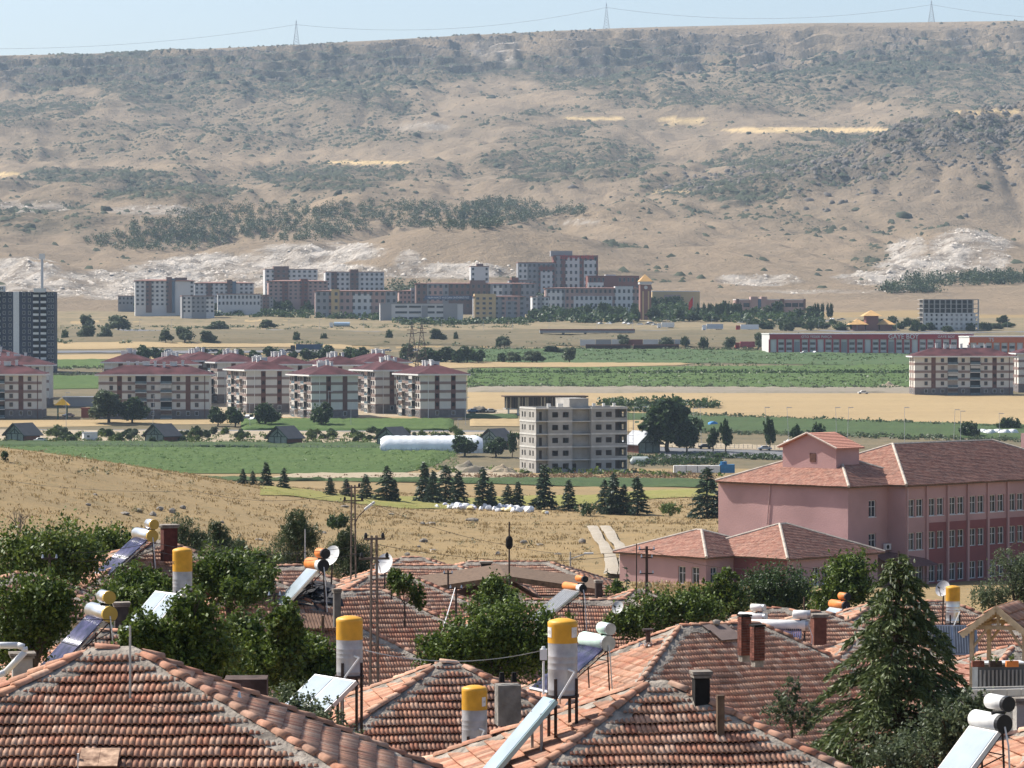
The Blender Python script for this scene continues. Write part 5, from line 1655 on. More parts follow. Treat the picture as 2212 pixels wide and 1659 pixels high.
def sc_roof(name, x0, x1, y0, y1, ze, tp, ov, steps=True):
    """stepped tile courses on a hip roof over a rectangle"""
    x0, x1, y0, y1 = x0 - ov, x1 + ov, y0 - ov, y1 + ov
    W, D = x1 - x0, y1 - y0
    h = min(W, D) / 2
    rr = MB()
    zt = ze + h * tp
    if W >= D: r0, r1 = (x0 + h, y0 + h, zt), (x1 - h, y0 + h, zt)
    else: r0, r1 = (x0 + h, y0 + h, zt), (x0 + h, y1 - h, zt)
    C0, C1, C2, C3 = (x0, y0, ze), (x1, y0, ze), (x1, y1, ze), (x0, y1, ze)
    if W >= D: pl = {'F': [C0, C1, r1, r0], 'R': [C1, C2, r1], 'B': [C2, C3, r0, r1], 'L': [C3, C0, r0]}
    else: pl = {'F': [C0, C1, r0], 'R': [C1, C2, r1, r0], 'B': [C2, C3, r1], 'L': [C3, C0, r0, r1]}
    for q in pl.values(): rr.add(q, [tuple(range(len(q)))])
    stock = []
    for k in 'FL': roof_face(None, None, pl[k], SROOF, False, stock)
    rf = rr.obj(name, DECK, school)
    Vs, Qs, Rn, off = [], [], [], 0
    tv, tq = TILE_V['far']
    for O, E, h_, m_ in stock:
        tv_ = tv[None].repeat(len(O), 0) + np.random.default_rng(int(W * 10)).normal(size=(len(O), 1, 1)) * .004 * np.array([0, 0, 1.0])
        V = tv_ @ E + O[:, None]
        Vs.append(V.reshape(-1, 3)); Qs.append((tq[None] + (np.arange(len(O)) * len(tv))[:, None, None]).reshape(-1, 4) + off)
        Rn.append(np.repeat(np.random.default_rng(int(D * 10)).random(len(O)) * .998 + .002, len(tq))); off += len(O) * len(tv)
    me = npmesh("tile_field", np.concatenate(Vs), np.concatenate(Qs), STILE); attr_float(me, "rnd", np.concatenate(Rn))
    tag(link("tile_field", me, rf), kind="stuff")
    MB().box(((x0 + x1) / 2, (y0 + y1) / 2, ze - .09), (W - .02, D - .02, .16)).obj("eave_board", WOOD, rf)
    # hip mortar lines
    m_ = MB()
    for (ax, ay), (sx, sy) in (((x0, y0), (1, 1)), ((x1, y0), (-1, 1)), ((x1, y1), (-1, -1)), ((x0, y1), (1, -1))):
        m_.cyl((ax, ay, ze + .04), (ax + sx * h, ay + sy * h, ze + h * tp + .04), .16, n=6)
    if W >= D: m_.cyl((x0 + h, y0 + h, ze + h * tp + .02), (x1 - h, y0 + h, ze + h * tp + .02), .16, n=6)
    else: m_.cyl((x0 + h, y0 + h, ze + h * tp + .02), (x0 + h, y1 - h, ze + h * tp + .02), .16, n=6)
    m_.obj("ridge_mortar", M("pale_mortar", (.42, .36, .30), .95, .25, 2), rf)
    return rf


win_me = {}


def window(parent, M_, w, h, kind='cross', fr=PVCW, gl=GLASS, depth=.1, wname="window"):
    """frame with its pane as a sub-part; M_ puts it in the wall plane (outside -y)"""
    k = (round(w, 2), round(h, 2), kind, fr.name, gl.name)
    if k not in win_me:
        f = MB(); t = .07 if w < 2 else .09
        for s_ in (-1, 1):
            f.box((s_ * (w / 2 - t / 2), 0, 0), (t, depth, h)); f.box((0, 0, s_ * (h / 2 - t / 2)), (w - 2 * t, depth * .96, t))
        if kind == 'cross':
            f.box((0, 0, 0), (t * .8, depth * .9, h - 2 * t)).box((0, -.003, h * .12), (w - 2 * t, depth * .8, t * .8))
        if kind == 'sill' or kind == 'cross':
            f.box((0, -.08, -h / 2 - .03), (w + .16, .26, .06))
        win_me[k] = (f.mesh("window", fr), MB().box((0, depth * .2, 0), (w - 2 * t, .02, h - 2 * t)).mesh("pane", gl))
    a, b = win_me[k]
    o = link(wname, a, parent, M_)
    link("pane", b, o)
    return o


FL = 3.40
rows_z = [EH - 1.55 - 1.7 / 2 - i * FL for i in range(4)]


def school_front(y, x0, xs, wine, length):
    """one right-hand front in the plane y"""
    holes = [(x - x0 - .56, x - x0 + .56, z - .9, z + .9) for x in xs for z in rows_z]
    w = MB(); holed_wall(w, length, EH, holes, .3)
    o = w.obj("wall", PINK, school, M=Matrix.Translation((x0, y, 0)))
    for x in xs:
        for z in rows_z:
            window(school, Matrix.Translation((x, y + .2, z)), 1.12, 1.8)
    return o


L2 = 34.0
# main block (x 0..6.4 front at y=0, then the long wing stands 2.3 m proud)
wa = MB(); holed_wall(wa, 6.4, EH, [(3.3, 4.5, z - .85, z + .85) for z in rows_z[:2]], .3)
wo = wa.obj("wall", PINK, school)
for z in rows_z[:2]: window(school, Matrix.Translation((3.9, .2, z)), 1.2, 1.7)
xs = []
for k in range(9): xs += [7.05 + k * 3.43 + .3, 7.05 + k * 3.43 + 1.68]
school_front(-2.3, 6.4, xs, True, L2)
wl = MB(); holed_wall(wl, 2.3, EH, [], .3)
wl.obj("wall", PINK, school, M=Matrix.Translation((6.4, 0, 0)) @ Matrix.Rotation(-math.pi / 2, 4, 'Z'))
wl = MB(); holed_wall(wl, 17.5, EH, [], .3)
wl.obj("wall", PINK, school, M=Matrix.Translation((0, 17.5, 0)) @ Matrix.Rotation(-math.pi / 2, 4, 'Z'))
MB().add([(0, 17.5, 0), (40.4, 17.5, 0), (40.4, 17.5, EH), (0, 17.5, EH)], [(3, 2, 1, 0)]).obj("wall", PINK, school)
# pilasters, wine panels, downpipes
for k in range(10):
    x = 6.5 + 3.43 * k - .12 + (.0 if k else .0)
    if k: MB().box((x + .02, -2.40, EH / 2), (.34, .2, EH - .1)).obj("pilaster", PINK, school)
for k in range(1, 9):
    x0 = 6.5 + 3.43 * k + .12; xw = [q for q in xs if x0 < q < x0 + 3.2]
    H_ = EH - 1.75 - FL + 1.15
    hol = [(q - x0 - .565, q - x0 + .565, z - .905 - .6, z + .905 - .6) for q in xw for z in rows_z[1:]]
    hol = [(a, b, max(c, .01), d) for a, b, c, d in hol if d > .1]
    p = MB(); holed_wall(p, 3.05, H_ - .6, hol, .02); p.obj("wine_panel", WINE, school, M=Matrix.Translation((x0, -2.325, .6)))
for x, y in ((6.55, -2.5), (13.2, -2.52), (26.9, -2.52)):
    MB().cyl((x, y, 0), (x, y, EH - .3), .07, n=6).obj("downpipe", M("pink_pipe", (.5, .33, .31), .6, .1, 3), school)
MB().tube([(-.08, 10.3, EH - .1), (-.1, 10.3, EH - .5), (-.1, 10.7, EH - 4.3)], .06).obj("downpipe", M("pale_pipe", (.6, .42, .38), .6, .1, 3), school)
ac = MB().box((5.9, -.35, EH - 6.35), (.85, .35, .62)).obj("air_conditioner", WHITE_P, school)
MB().cyl((5.78, -.54, EH - 6.35), (5.78, -.52, EH - 6.35), .22, n=14).obj("fan_grille", BLACK_P, ac)
sc_roof("roof", 0, 12.4, 0, 17.0, EH, .40, .5)
sc_roof("roof", 6.4, 6.4 + L2, -2.3, 14.5, EH + .004, .42, .5)
# stair penthouse with gable
px0, px1, py0, py1, pz0, pz1 = 3.2, 6.9, 4.2, 11.4, EH + 1.2, EH + 3.7
ph = MB()
gx = (py0 + py1) / 2
ph.add([(px0, py0, pz0), (px1, py0, pz0), (px1, py0, pz1), (px0, py0, pz1)], [(0, 1, 2, 3)])
ph.add([(px0, py1, pz0), (px0, py0, pz0), (px0, py0, pz1), (px0, gx, pz1 + 1.35), (px0, py1, pz1)], [(0, 1, 2, 3, 4)])
ph.add([(px1, py1, pz0), (px1, py0, pz0), (px1, py0, pz1), (px1, gx, pz1 + 1.35), (px1, py1, pz1)], [(4, 3, 2, 1, 0)])
ph.add([(px0, py1, pz0), (px1, py1, pz0), (px1, py1, pz1), (px0, py1, pz1)], [(3, 2, 1, 0)])
pho = ph.obj("penthouse", PINK, school)
MB().box((px0 - .01, 7.3, pz0 + 1.45), (.1, .8, .9)).obj("window", [DECK], pho)
for s_ in (-1, 1):
    a_, b_ = Vector((0, gx, pz1 + 1.5)), Vector((0, gx + s_ * (3.6 + .4), pz1 - .02))
    n_ = 11
    g = MB()
    for k in range(n_):
        q0, q1 = b_.lerp(a_, k / n_), b_.lerp(a_, (k + 1) / n_)
        l = [(px0 - .4, q0.y, q0.z + .055), (px1 + .4, q0.y, q0.z + .055), (px1 + .4, q1.y, q1.z), (px0 - .4, q1.y, q1.z), (px0 - .4, q0.y, q0.z - .12), (px1 + .4, q0.y, q0.z - .12), (px0 - .4, q1.y, q1.z - .12), (px1 + .4, q1.y, q1.z - .12)]
        fs = [(0, 1, 2, 3), (4, 5, 1, 0), (0, 3, 6, 4), (1, 5, 7, 2), (4, 6, 7, 5)]
        g.add(l, fs if s_ < 0 else [tuple(reversed(f)) for f in fs])
    g.obj("roof", SROOF, pho)
    MB().cyl((px0 - .42, a_.y, a_.z), (px0 - .42, b_.y, b_.z), .1, n=5).obj("bargeboard", M("pale_verge", (.5, .4, .34), .9, .1, 3), pho)
MB().box((35.5, 4, EH + 3.6), (.9, .9, 1.8)).obj("chimney", PINK, school)
# single-storey wing in front
c2 = P(1700, 1207, 332); inv = (Matrix.Translation((c1.x, c1.y, SC_Z0)) @ Matrix.Rotation(SA, 4, 'Z')).inverted()
q2 = inv @ c2; ze2 = q2.z
c3 = P(1525, 1204, 334); q3 = inv @ c3
def low_block(q, lx, ly, xs_f, wine=False):
    h_ = ze2
    w = MB(); holed_wall(w, lx, h_, [(x - .5, x + .5, h_ - 2.75, h_ - 1.05) for x in xs_f], .3)
    o = w.obj("wall", PINK, school, M=Matrix.Translation((q.x, q.y, 0)))
    for x in xs_f: window(school, Matrix.Translation((q.x + x, q.y + .2, h_ - 1.9)), 1.0, 1.7)
    w = MB(); xl = [ly - 1.4, ly - 3.2] if not wine else []
    holed_wall(w, ly, h_, [(x - .5, x + .5, h_ - 2.75, h_ - 1.05) for x in xl], .3)
    o = w.obj("wall", WINE if wine else PINK, school, M=Matrix.Translation((q.x, q.y + ly, 0)) @ Matrix.Rotation(-math.pi / 2, 4, 'Z'))
    for x in xl: window(school, Matrix.Translation((q.x, q.y + ly, 0)) @ Matrix.Rotation(-math.pi / 2, 4, 'Z') @ Matrix.Translation((x, .2, h_ - 1.9)), 1.0, 1.7)
low_block(q2, 14.0, 8.5, [2.0, 4.4, 5.8], True)
low_block(q3, 4.2, 11.6, [1.2], False)
sc_roof("roof", q2.x, q2.x + 14.0, q2.y, q2.y + 13.0, ze2, .40, .5)
sc_roof("roof", q3.x, q3.x + 11.0, q3.y, q3.y + 11.6, ze2 + .004, .36, .5)
# porch roof at the re-entrant corner
MB().add([(4.2, -.1, EH - 7.2), (9.6, -4.2, EH - 8.2), (9.6, -2.3, EH - 7.6), (6.4, -2.3, EH - 7.1), (6.4, -.1, EH - 6.9), (2.5, -4.2, EH - 8.2)], [(0, 5, 1, 2, 3, 4)]).obj("porch_roof", M("dark_porch_tile", (.16, .085, .075), .9, .2, 3), school)
sg = P(1772, 1287, 322)
sgn = thing("school_sign", "blue and white name board on the wall of the pink wing", "sign", (sg.x, sg.y, sg.z), R(45))
MB().box((0, 0, 0), (2.2, .06, .95)).obj("board", M("sign_blue", (.25, .42, .55), .5, .1, 2), sgn)
link("lettering", text_mesh("TPC İLKOKULU", .24, LET), sgn, Matrix.Translation((0, -.04, .0)) @ Matrix.Rotation(math.pi / 2, 4, 'X'))

# ------------------------------------------------------------------ unfinished concrete block
cbp = hit(1158, 1022, 900)
CBR = R(20)
cbd = thing("concrete_shell", "bare concrete five-storey shell with empty window openings", "building", (cbp.x, cbp.y, cbp.z), CBR)
kF = cbp.y / F
st_h = 3.52
HT = 5 * st_h + .4
def cb_wall(o, ang, Wd, hol, H_=HT):
    w = MB(); holed_wall(w, Wd, H_, hol, .3)
    return w.obj("wall", CONC, cbd, M=frame_M(o, ang))
LW = 10.6; STW = 5.6; RW = 10.7
lv = lambda xs_, w=1.75, h0=1.1, h1=2.55: [(x - w / 2, x + w / 2, i * st_h + h0, i * st_h + h1) for x in xs_ for i in range(5)]
cb_wall((3.6, 0, 0), 0, LW - 3.6, lv([2.0, 5.1]))
cb_wall((LW, 2.2, 0), 0, STW, [(.4, 2.0, .2, 2.4)], HT + 2.2)
cb_wall((LW + STW, 0, 0), 0, RW, lv([2.2, 5.2]) + [(7.1, 10.4, i * st_h + .9, i * st_h + 3.2) for i in range(5)])
cb_wall((0, 13, 0), -math.pi / 2, 13, lv([2.2, 4.2, 8.2, 10.6], 1.1))
cb_wall((LW, 0, 0), math.pi / 2, 2.2, []); cb_wall((LW + STW, 2.2, 0), -math.pi / 2, 2.2, [], HT)
cb_wall((LW, 13, 0), -math.pi / 2, 10.8, [], HT + 2.2); cb_wall((LW + STW, 2.2, 0), math.pi / 2, 10.8, [], HT + 2.2)
cb_wall((3.6, 1.5, 0), -math.pi / 2, 1.5, [])
cb_wall((0, 1.5, 0), 0, 3.6, [(1.4, 2.3, i * st_h + .3, i * st_h + 2.6) for i in range(5)])
cb_wall((LW + STW + RW, 0, 0), math.pi / 2, 13, lv([3, 7, 10], 1.5))
MB().add([(0, 13, 0), (27, 13, 0), (27, 13, HT), (0, 13, HT)], [(3, 2, 1, 0)]).obj("wall", CONC, cbd)
for i in range(6):
    z = i * st_h + .02
    MB().box((13.45, 6.6, z - .1), (26.6, 12.4, .24)).obj("slab", CONC_LT, cbd)
    if i: MB().box((1.8, .75, z), (3.7, 1.6, .26)).box((LW / 2 + 1.8, -.05, z), (LW - 3.6, .12, .45)).box((LW + STW + RW / 2, -.05, z), (RW, .12, .45)).box((-.05, 6.5, z), (.12, 13, .4)).obj("ring_beam", CONC_LT, cbd)
MB().box((13.4, 7.6, HT + 2.2), (5.7, 11, .2)).obj("slab", CONC, cbd)
for x, w in ((5.2, 1.0), (8.5, 1.6), (18.5, .8), (21.4, .6), (24.5, .7)):
    MB().box((x, 4, HT + .45), (w, .6, .9)).obj("stub_chimney", CONC_LT, cbd)
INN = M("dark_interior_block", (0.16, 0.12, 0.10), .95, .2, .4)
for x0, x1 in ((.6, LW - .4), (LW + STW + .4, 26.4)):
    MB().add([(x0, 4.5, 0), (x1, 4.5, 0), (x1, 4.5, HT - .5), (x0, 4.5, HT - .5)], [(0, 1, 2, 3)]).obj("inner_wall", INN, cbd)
sc_f = MB()
for z in range(9): sc_f.cyl((27.3, 0, z * 2), (28.6, 0, z * 2), .05, n=4)
for x in (27.3, 28.6): sc_f.cyl((x, 0, 0), (x, 0, 17), .06, n=4)
sc_f.obj("ladder_scaffold", WOOD, cbd)

# formwork of the next building behind it
fb = P(1180, 882, 1215)
fwk = thing("formwork_deck", "dark timber formwork storey on concrete columns behind the concrete shell", "building", (fb.x, fb.y, fb.z - 6), R(6))
wdm = 29.0
MB().box((0, 5, 10.2), (wdm + 1, 12, .5)).obj("slab", WOOD, fwk)
MB().box((0, 5, 5.8), (wdm, 11, .4)).obj("slab", CONC, fwk)
bm_ = MB().box((0, 0, 0), (.35, .3, 4.2)).mesh("prop", WOOD_LT); b2 = MB().box((0, 0, 0), (.35, .3, 4.2)).mesh("prop", WOOD)
for i in range(56):
    link("prop", bm_ if random.random() < .45 else b2, fwk, Matrix.Translation((-wdm / 2 + .3 + i * wdm / 56, -.6 + random.random() * 1.5, 8.0)))
MB().box((0, 5.5, 8.0), (wdm - 1, 7, 4)).obj("void_shade_block", SOOT_SHADE, fwk)  # solid black box, paints the darkness under the formwork deck
for i in range(9): MB().box((-wdm / 2 + 1 + i * (wdm - 2) / 8, 0, 2.8), (.6, .6, 5.6)).obj("column", CONC_LT, fwk)

# ------------------------------------------------------------------ apartment estate
CREAM = M("cream_render", (0.60, 0.575, 0.52), .9, .05, .4)
BAND = M("taupe_band", (0.24, 0.175, 0.15), .9, .06, .4)
BRSTRIP = M("brown_strip", (0.15, 0.075, 0.06), .9, .08, .4)
STBASE = M("grey_stone_base", (0.155, 0.135, 0.13), .95, .2, .8)
AROOF = M("red_metal_roof", (0.050, 0.017, 0.019), .8, .35, .22, spec=.1, col2=(0.085, 0.032, 0.034))
SOFFIT = M("pale_soffit", (0.66, 0.65, 0.62), .8, .05, 1)
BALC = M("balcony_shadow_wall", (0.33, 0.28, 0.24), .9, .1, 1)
RAILG = M("balcony_glass", (0.10, 0.14, 0.16), .25, .2, 1)
AWN = [M("awning_brown", (.12, .075, .055), .9, .2, 1), M("awning_pale", (.5, .47, .42), .9, .1, 1)]
AP = {}


def hip_block_roof(parent, x0, x1, y0, y1, ze, tp, ov, mat, soff=SOFFIT, chim=5, seed=0):
    x0, x1, y0, y1 = x0 - ov, x1 + ov, y0 - ov, y1 + ov
    h = min(x1 - x0, y1 - y0) / 2; t = .55
    mb = MB()
    A = [(x0, y0, ze + t), (x1, y0, ze + t), (x1, y1, ze + t), (x0, y1, ze + t)]
    if x1 - x0 > y1 - y0: r0, r1 = (x0 + h, y0 + h, ze + t + h * tp), (x1 - h, y0 + h, ze + t + h * tp); fs = [(0, 1, 5, 4), (1, 2, 5), (2, 3, 4, 5), (3, 0, 4)]
    else: r0, r1 = (x0 + h, y0 + h, ze + t + h * tp), (x0 + h, y1 - h, ze + t + h * tp); fs = [(0, 1, 4), (1, 2, 5, 4), (2, 3, 5), (3, 0, 4, 5)]
    mb.add(A + [r0, r1], fs)
    rf = mb.obj("roof", mat, parent)
    MB().box(((x0 + x1) / 2, (y0 + y1) / 2, ze + t / 2 - .01), (x1 - x0 - .06, y1 - y0 - .06, t)).obj("eave", soff, rf)
    rg_ = np.random.default_rng(seed)
    cw = MB().box((0, 0, 0), (.9, .9, 2.2)).box((0, 0, 1.25), (1.15, 1.15, .25)).mesh("chimney", SOFFIT)
    cw2 = MB().box((0, 0, 0), (2.4, .8, 1.5)).box((0, 0, .85), (2.6, 1.0, .2)).mesh("chimney", SOFFIT)
    for k in range(chim):
        s_ = (k + .5) / chim
        p = Vector(r0).lerp(Vector(r1), s_) if r0 != r1 else Vector(r0)
        off = rg_.uniform(-2.2, 2.2)
        q = p + (Vector((0, off, 0)) if x1 - x0 > y1 - y0 else Vector((off, 0, 0)))
        link("chimney", cw2 if k % 3 == 2 else cw, rf, Matrix.Translation(q + Vector((0, 0, .4 - abs(off) * tp))))
    # raised sheet laps
    for k in range(3):
        pass
    return rf


def facade(parent, o, ang, Wd, cols, Hs, base=3.2, n=4, bal=(), strips=(), seed=0):
    """cols: window centres; bal: balcony centres; strips: brown column centres"""
    Mf = frame_M(o, ang)
    for i in range(n):
        z = base + i * Hs
        MB().box((Wd / 2, -.04, z - .05 + (.45 if i else .2)), (Wd, .1, .95 if i else .35), M=Mf).obj("band", BAND, parent)
    for x in strips:
        MB().box((x, -.06, base + n * Hs / 2), (1.7, .1, n * Hs), M=Mf).obj("strip", BRSTRIP, parent)
    rg_ = np.random.default_rng(seed)
    for i in range(-1, n):
        z = base + i * Hs
        for x in cols:
            window(parent, Mf @ Matrix.Translation((x, -.12, z + 1.85)), 1.25, 1.5, 'plain', PVCW if i < 0 else BRSTRIP)
        for x in bal:
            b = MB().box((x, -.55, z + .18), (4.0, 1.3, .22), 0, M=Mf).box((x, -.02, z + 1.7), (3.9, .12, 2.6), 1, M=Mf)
            ob = b.obj("balcony", [SOFFIT, SOOT_SHADE if rg_.random() < .5 else BALC], parent)
            MB().box((x, -1.17, z + .72), (3.9, .06, .9), M=Mf).obj("railing", RAILG, ob)
            if rg_.random() < .45:
                MB().box((x, -1.1, z + 2.25), (3.8, .08, 1.1), M=Mf).obj("awning", AWN[int(rg_.random() * 2)], ob)


def apartment(label, loc, rot, kind, seed=0, n=4):
    Hs, base = 3.0, 3.2
    t = thing("apartment_block", label, "apartments", loc, R(rot), "apartment estate with red roofs")
    H_ = base + n * Hs
    W_, D_ = (17, 27) if kind == 'end' else (38.5, 16)
    MB().box((W_ / 2, D_ / 2, H_ / 2 + base / 2 - .02), (W_, D_, H_ - base)).obj("wall", CREAM, t)
    MB().box((W_ / 2, D_ / 2, base / 2 - 1), (W_ + .1, D_ + .1, base + 2)).obj("stone_base", STBASE, t)
    if kind == 'end':
        facade(t, (0, 0, 0), 0, W_, [6.2, 12.2], Hs, base, n, (), [6.2, 12.2], seed)
        facade(t, (0, D_, 0), -math.pi / 2, D_, [1.8, 4.2, 11.4, 13.5, 15.6, 22.8, 25.2], Hs, base, n, [7.8, 19.2], [], seed)
        MB().cyl((2.9, -.1, 0), (2.9, -.1, H_), .12, n=5).obj("downpipe", WHITE_P, t)
    else:
        facade(t, (0, 0, 0), 0, W_, [4.4, 7.3, 10.8, 18.9, 27.8, 31.2, 34.2], Hs, base, n, [14.8, 23.6], [7.3, 31.2], seed)
        facade(t, (0, D_, 0), -math.pi / 2, D_, [5, 11], Hs, base, n, (), [5, 11], seed)
        MB().cyl((37.0, -.1, 0), (37.0, -.1, H_), .14, n=5).obj("downpipe", BRSTRIP, t)
    hip_block_roof(t, 0, W_, 0, D_, H_, .34, 1.3, AROOF, chim=7, seed=seed)
    return t


def aps(u, v, y=None):
    if y: 
        p = P(u, v, y); return Vector((p.x, p.y, ground_z(p.x, p.y)))
    return hit(u, v, 900)
apartment("apartment block end-on beside the tall street lamp and parked cars", aps(673, 907), 20, 'end', 1)
apartment("apartment block end-on at the corner of the estate facing the wheat", aps(908, 905), 20, 'end', 2)
apartment("apartment block end-on behind the dense roadside tree", aps(533, 893), 20, 'end', 3)
apartment("apartment block end-on behind the garden pergola of the estate", aps(811, 894), 20, 'end', 4)
apartment("long apartment block with balconies facing the pair of big willows", aps(213, 906), 2, 'long', 5)
apartment("long apartment block with balconies alone in the wheat field", hit(1976, 856, 900), 1, 'long', 6)
apartment("long apartment block cut off beside the lone one in the wheat", hit(2200, 848, 900), 1, 'long', 7)
apartment("apartment block beside the playground with stone-clad ground floor", hit(-148, 905, 900), 2, 'long', 8)
apartment("apartment block behind the playground showing its pale end wall", hit(-120, 880, 900), 2, 'long', 9)
apartment("apartment block whose roof shows behind the long balconied block", hit(330, 878, 900), 14, 'end', 10)
BK = "apartment block of the second row showing mostly its red roof"
for k, (u, v, rt) in enumerate([(580, 878, 20), (700, 880, 20), (470, 872, 20), (790, 872, 20), (400, 868, 20), (225, 872, 2)]):
    apartment(BK, hit(u, v, 900), rt, 'end', 11 + k)
apartment("farther red-roofed block behind the stone-clad one by the playground", hit(-165, 862, 900), 2, 'long', 20)

# navy tower
NAVY = M("navy_cladding", (0.030, 0.038, 0.065), .7, .15, .2)
tw = hit(-66, 806, 900)
tower = thing("navy_tower", "tall navy tower block with white window frames and balcony bands", "tower", tw, R(3))
TH, TN = 36.0, 13
kf = tw.y / F
MB().box((18.7, 8, TH / 2 - 3), (37.4, 16, TH + 6)).obj("wall", NAVY, tower)
for x in (14.6, 30.5):
    pass
MB().box((20.6, -.1, TH / 2), (2.6, .3, TH)).obj("white_strip", WHITE_P, tower)
MB().box((11, 0, TH + 1.2), (9, 8, 2.4)).box((31, 0, TH + .6), (5, 6, 1.8)).obj("parapet", SOFFIT, tower)
for i in range(TN):
    z = i * TH / TN + .2
    for x in (2.5, 5.3, 15.3, 17.9, 24.0, 26.4, 35.0, 36.6):
        window(tower, Matrix.Translation((x, -.06, z + 1.5)), 1.05, 1.6, 'plain', WHITE_P)
    for x in (9.5, 12.4, 29.3, 32.6):
        b = MB().box((x, -.7, z + .75), (2.4, 1.4, 1.0)).obj("balcony", SOFFIT, tower)
        MB().box((x, -.05, z + 1.9), (2.3, .12, 1.4)).obj("recess_shade_panel", SOOT_SHADE, b)  # black panel on the flat wall, paints the shade of a balcony opening
ltr = link("lettering", text_mesh("FORUM", 2.0, BLACK_P), tower, Matrix.Translation((12, -4.1, TH + 1.2)) @ Matrix.Rotation(math.pi / 2, 4, 'X'))

# farther concrete skeleton
sk = hit(1995, 715, 1500)
skl = thing("concrete_skeleton", "grey multi-storey concrete skeleton half walled in by the hill road", "building", sk, R(6))
kS = sk.y / F; sw, sh = 121 * kS, 68 * kS
nS = 7
for i in range(nS + 1): MB().box((sw / 2, 8, i * sh / nS), (sw, 16, .35)).obj("slab", CONC, skl)
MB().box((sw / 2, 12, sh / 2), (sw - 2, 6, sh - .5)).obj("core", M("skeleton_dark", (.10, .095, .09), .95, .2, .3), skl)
cmx = MB().box((0, 0, 0), (.7, .7, sh / nS)).mesh("column", CONC)
for i in range(nS):
    for k in range(11): link("column", cmx, skl, Matrix.Translation((k * sw / 10, .35, (i + .5) * sh / nS)))
for i in range(4):
    w = MB(); hl = [(1.2 + k * sw / 11, 2.4 + k * sw / 11, .8, 2.1) for k in range(11)]
    holed_wall(w, sw, sh / nS, hl, .25); w.obj("infill_wall", CONC_LT, skl, M=Matrix.Translation((0, -.05, i * sh / nS)))

# ------------------------------------------------------------------ cabins, greenhouse, hut
CABG = M("cabin_dark_green", (0.035, 0.055, 0.045), .7, .2, 1)
CABW = M("cabin_rust_wood", (0.17, 0.065, 0.045), .85, .2, 1)
CABR = M("cabin_slate_roof", (0.075, 0.075, 0.08), .8, .15, .6)
CABP = M("cabin_pale_infill", (0.20, 0.24, 0.21), .7, .2, 1)


def cabin(label, u, v, mirror=False, rot=-32, roofm=CABR, s=1.0):
    b = hit(u, v, 900)
    t = thing("timber_cabin", label, "cabin", b, R(rot if not mirror else -rot), "cabins along the field edge")
    hw, ln, eh, rh = 3.6 * s, 8.0 * s, 3.0 * s, 3.3 * s
    mb = MB().box((0, ln / 2, eh / 2 - .3), (2 * hw, ln, eh + .6)).add([(-hw, 0, eh), (hw, 0, eh), (0, 0, eh + rh * .86), (-hw, ln, eh), (hw, ln, eh), (0, ln, eh + rh * .86)], [(0, 1, 2), (5, 4, 3)])
    mb.obj("wall", CABW, t)
    f = MB().box((0, -.03, eh / 2), (2 * hw - .2, .1, eh)).add([(-hw, -.06, eh), (hw, -.06, eh), (0, -.06, eh + rh * .82)], [(0, 1, 2)])
    f.obj("gable_infill", CABP, t)
    for a, c in (((-hw, eh), (hw, eh)), ((0, eh), (0, eh + rh * .8)), ((-hw * .5, eh), (-.1, eh + rh * .45)), ((hw * .5, eh), (.1, eh + rh * .45)), ((-hw, 0), (-hw, eh)), ((hw, 0), (hw, eh)), ((-hw * .35, 0), (-hw * .35, eh)), ((hw * .35, 0), (hw * .35, eh))):
        MB().cyl((a[0], -.15, a[1]), (c[0], -.15, c[1]), .13, n=4).obj("timber", CABG, t)
    for s_ in (-1, 1):
        A_, B_ = Vector((0, -.9, eh + rh)), Vector((s_ * (hw + .9), -.9, eh - .55))
        n_ = Vector((0, ln + 1.6, 0))
        q = [A_, B_, B_ + n_, A_ + n_]
        q = q + [p - Vector((0, 0, .25)) for p in q]
        fs = [(0, 1, 2, 3), (4, 7, 6, 5), (0, 4, 5, 1), (1, 5, 6, 2), (3, 2, 6, 7)]
        MB().add(q, fs if s_ > 0 else [tuple(reversed(x)) for x in fs]).obj("roof", roofm, t)
        MB().cyl(A_ + Vector((0, -.06, 0)), B_ + Vector((0, -.06, 0)), .16, n=4).obj("bargeboard", CABG, t)
    return t


cabin("timber cabin with a car parked at its side wall", 32, 957)
cabin("timber cabin fronted by a bright bush at the field edge", 334, 959)
cabin("timber cabin with a red awning by its porch", 600, 964)
cabin("timber cabin rising behind one end of the white greenhouse", 836, 966)
cabin("timber cabin behind the tree at the greenhouse end", 1058, 970)
cabin("barn with pale corrugated roof and dark brown gable behind the concrete shell", 1402, 978, True, roofm=M("pale_corrugated", (.36, .37, .39), .6, .2, .8), s=1.05)
hp = hit(196, 954, 900)
hut = thing("white_hut", "small white flat-roofed hut among the orchard saplings", "hut", hp, R(18))
MB().box((0, 1.5, 1.3), (4.4, 3, 3)).obj("wall", M("white_hut_wall", (.62, .63, .62), .8, .08, 1), hut)
MB().box((0, 1.5, 2.9), (4.8, 3.4, .18)).obj("roof", GALV, hut)
window(hut, Matrix.Translation((-.8, -.05, 1.7)), 1.0, .8, 'plain', WHITE_P)
gp_ = hit(822, 980, 900)
gre = thing("poly_greenhouse", "long white plastic tunnel greenhouse beside the crop field", "greenhouse", gp_, R(3))
kg = gp_.y / F; gl_ = 222 * kg; gw_, gh_ = 10.0, 5.3
FILM = M("white_plastic_film", (.74, .76, .77), .35, .12, .35, .15, 1.5)
mb = MB(); nn = 14; nx = 40
vs = []
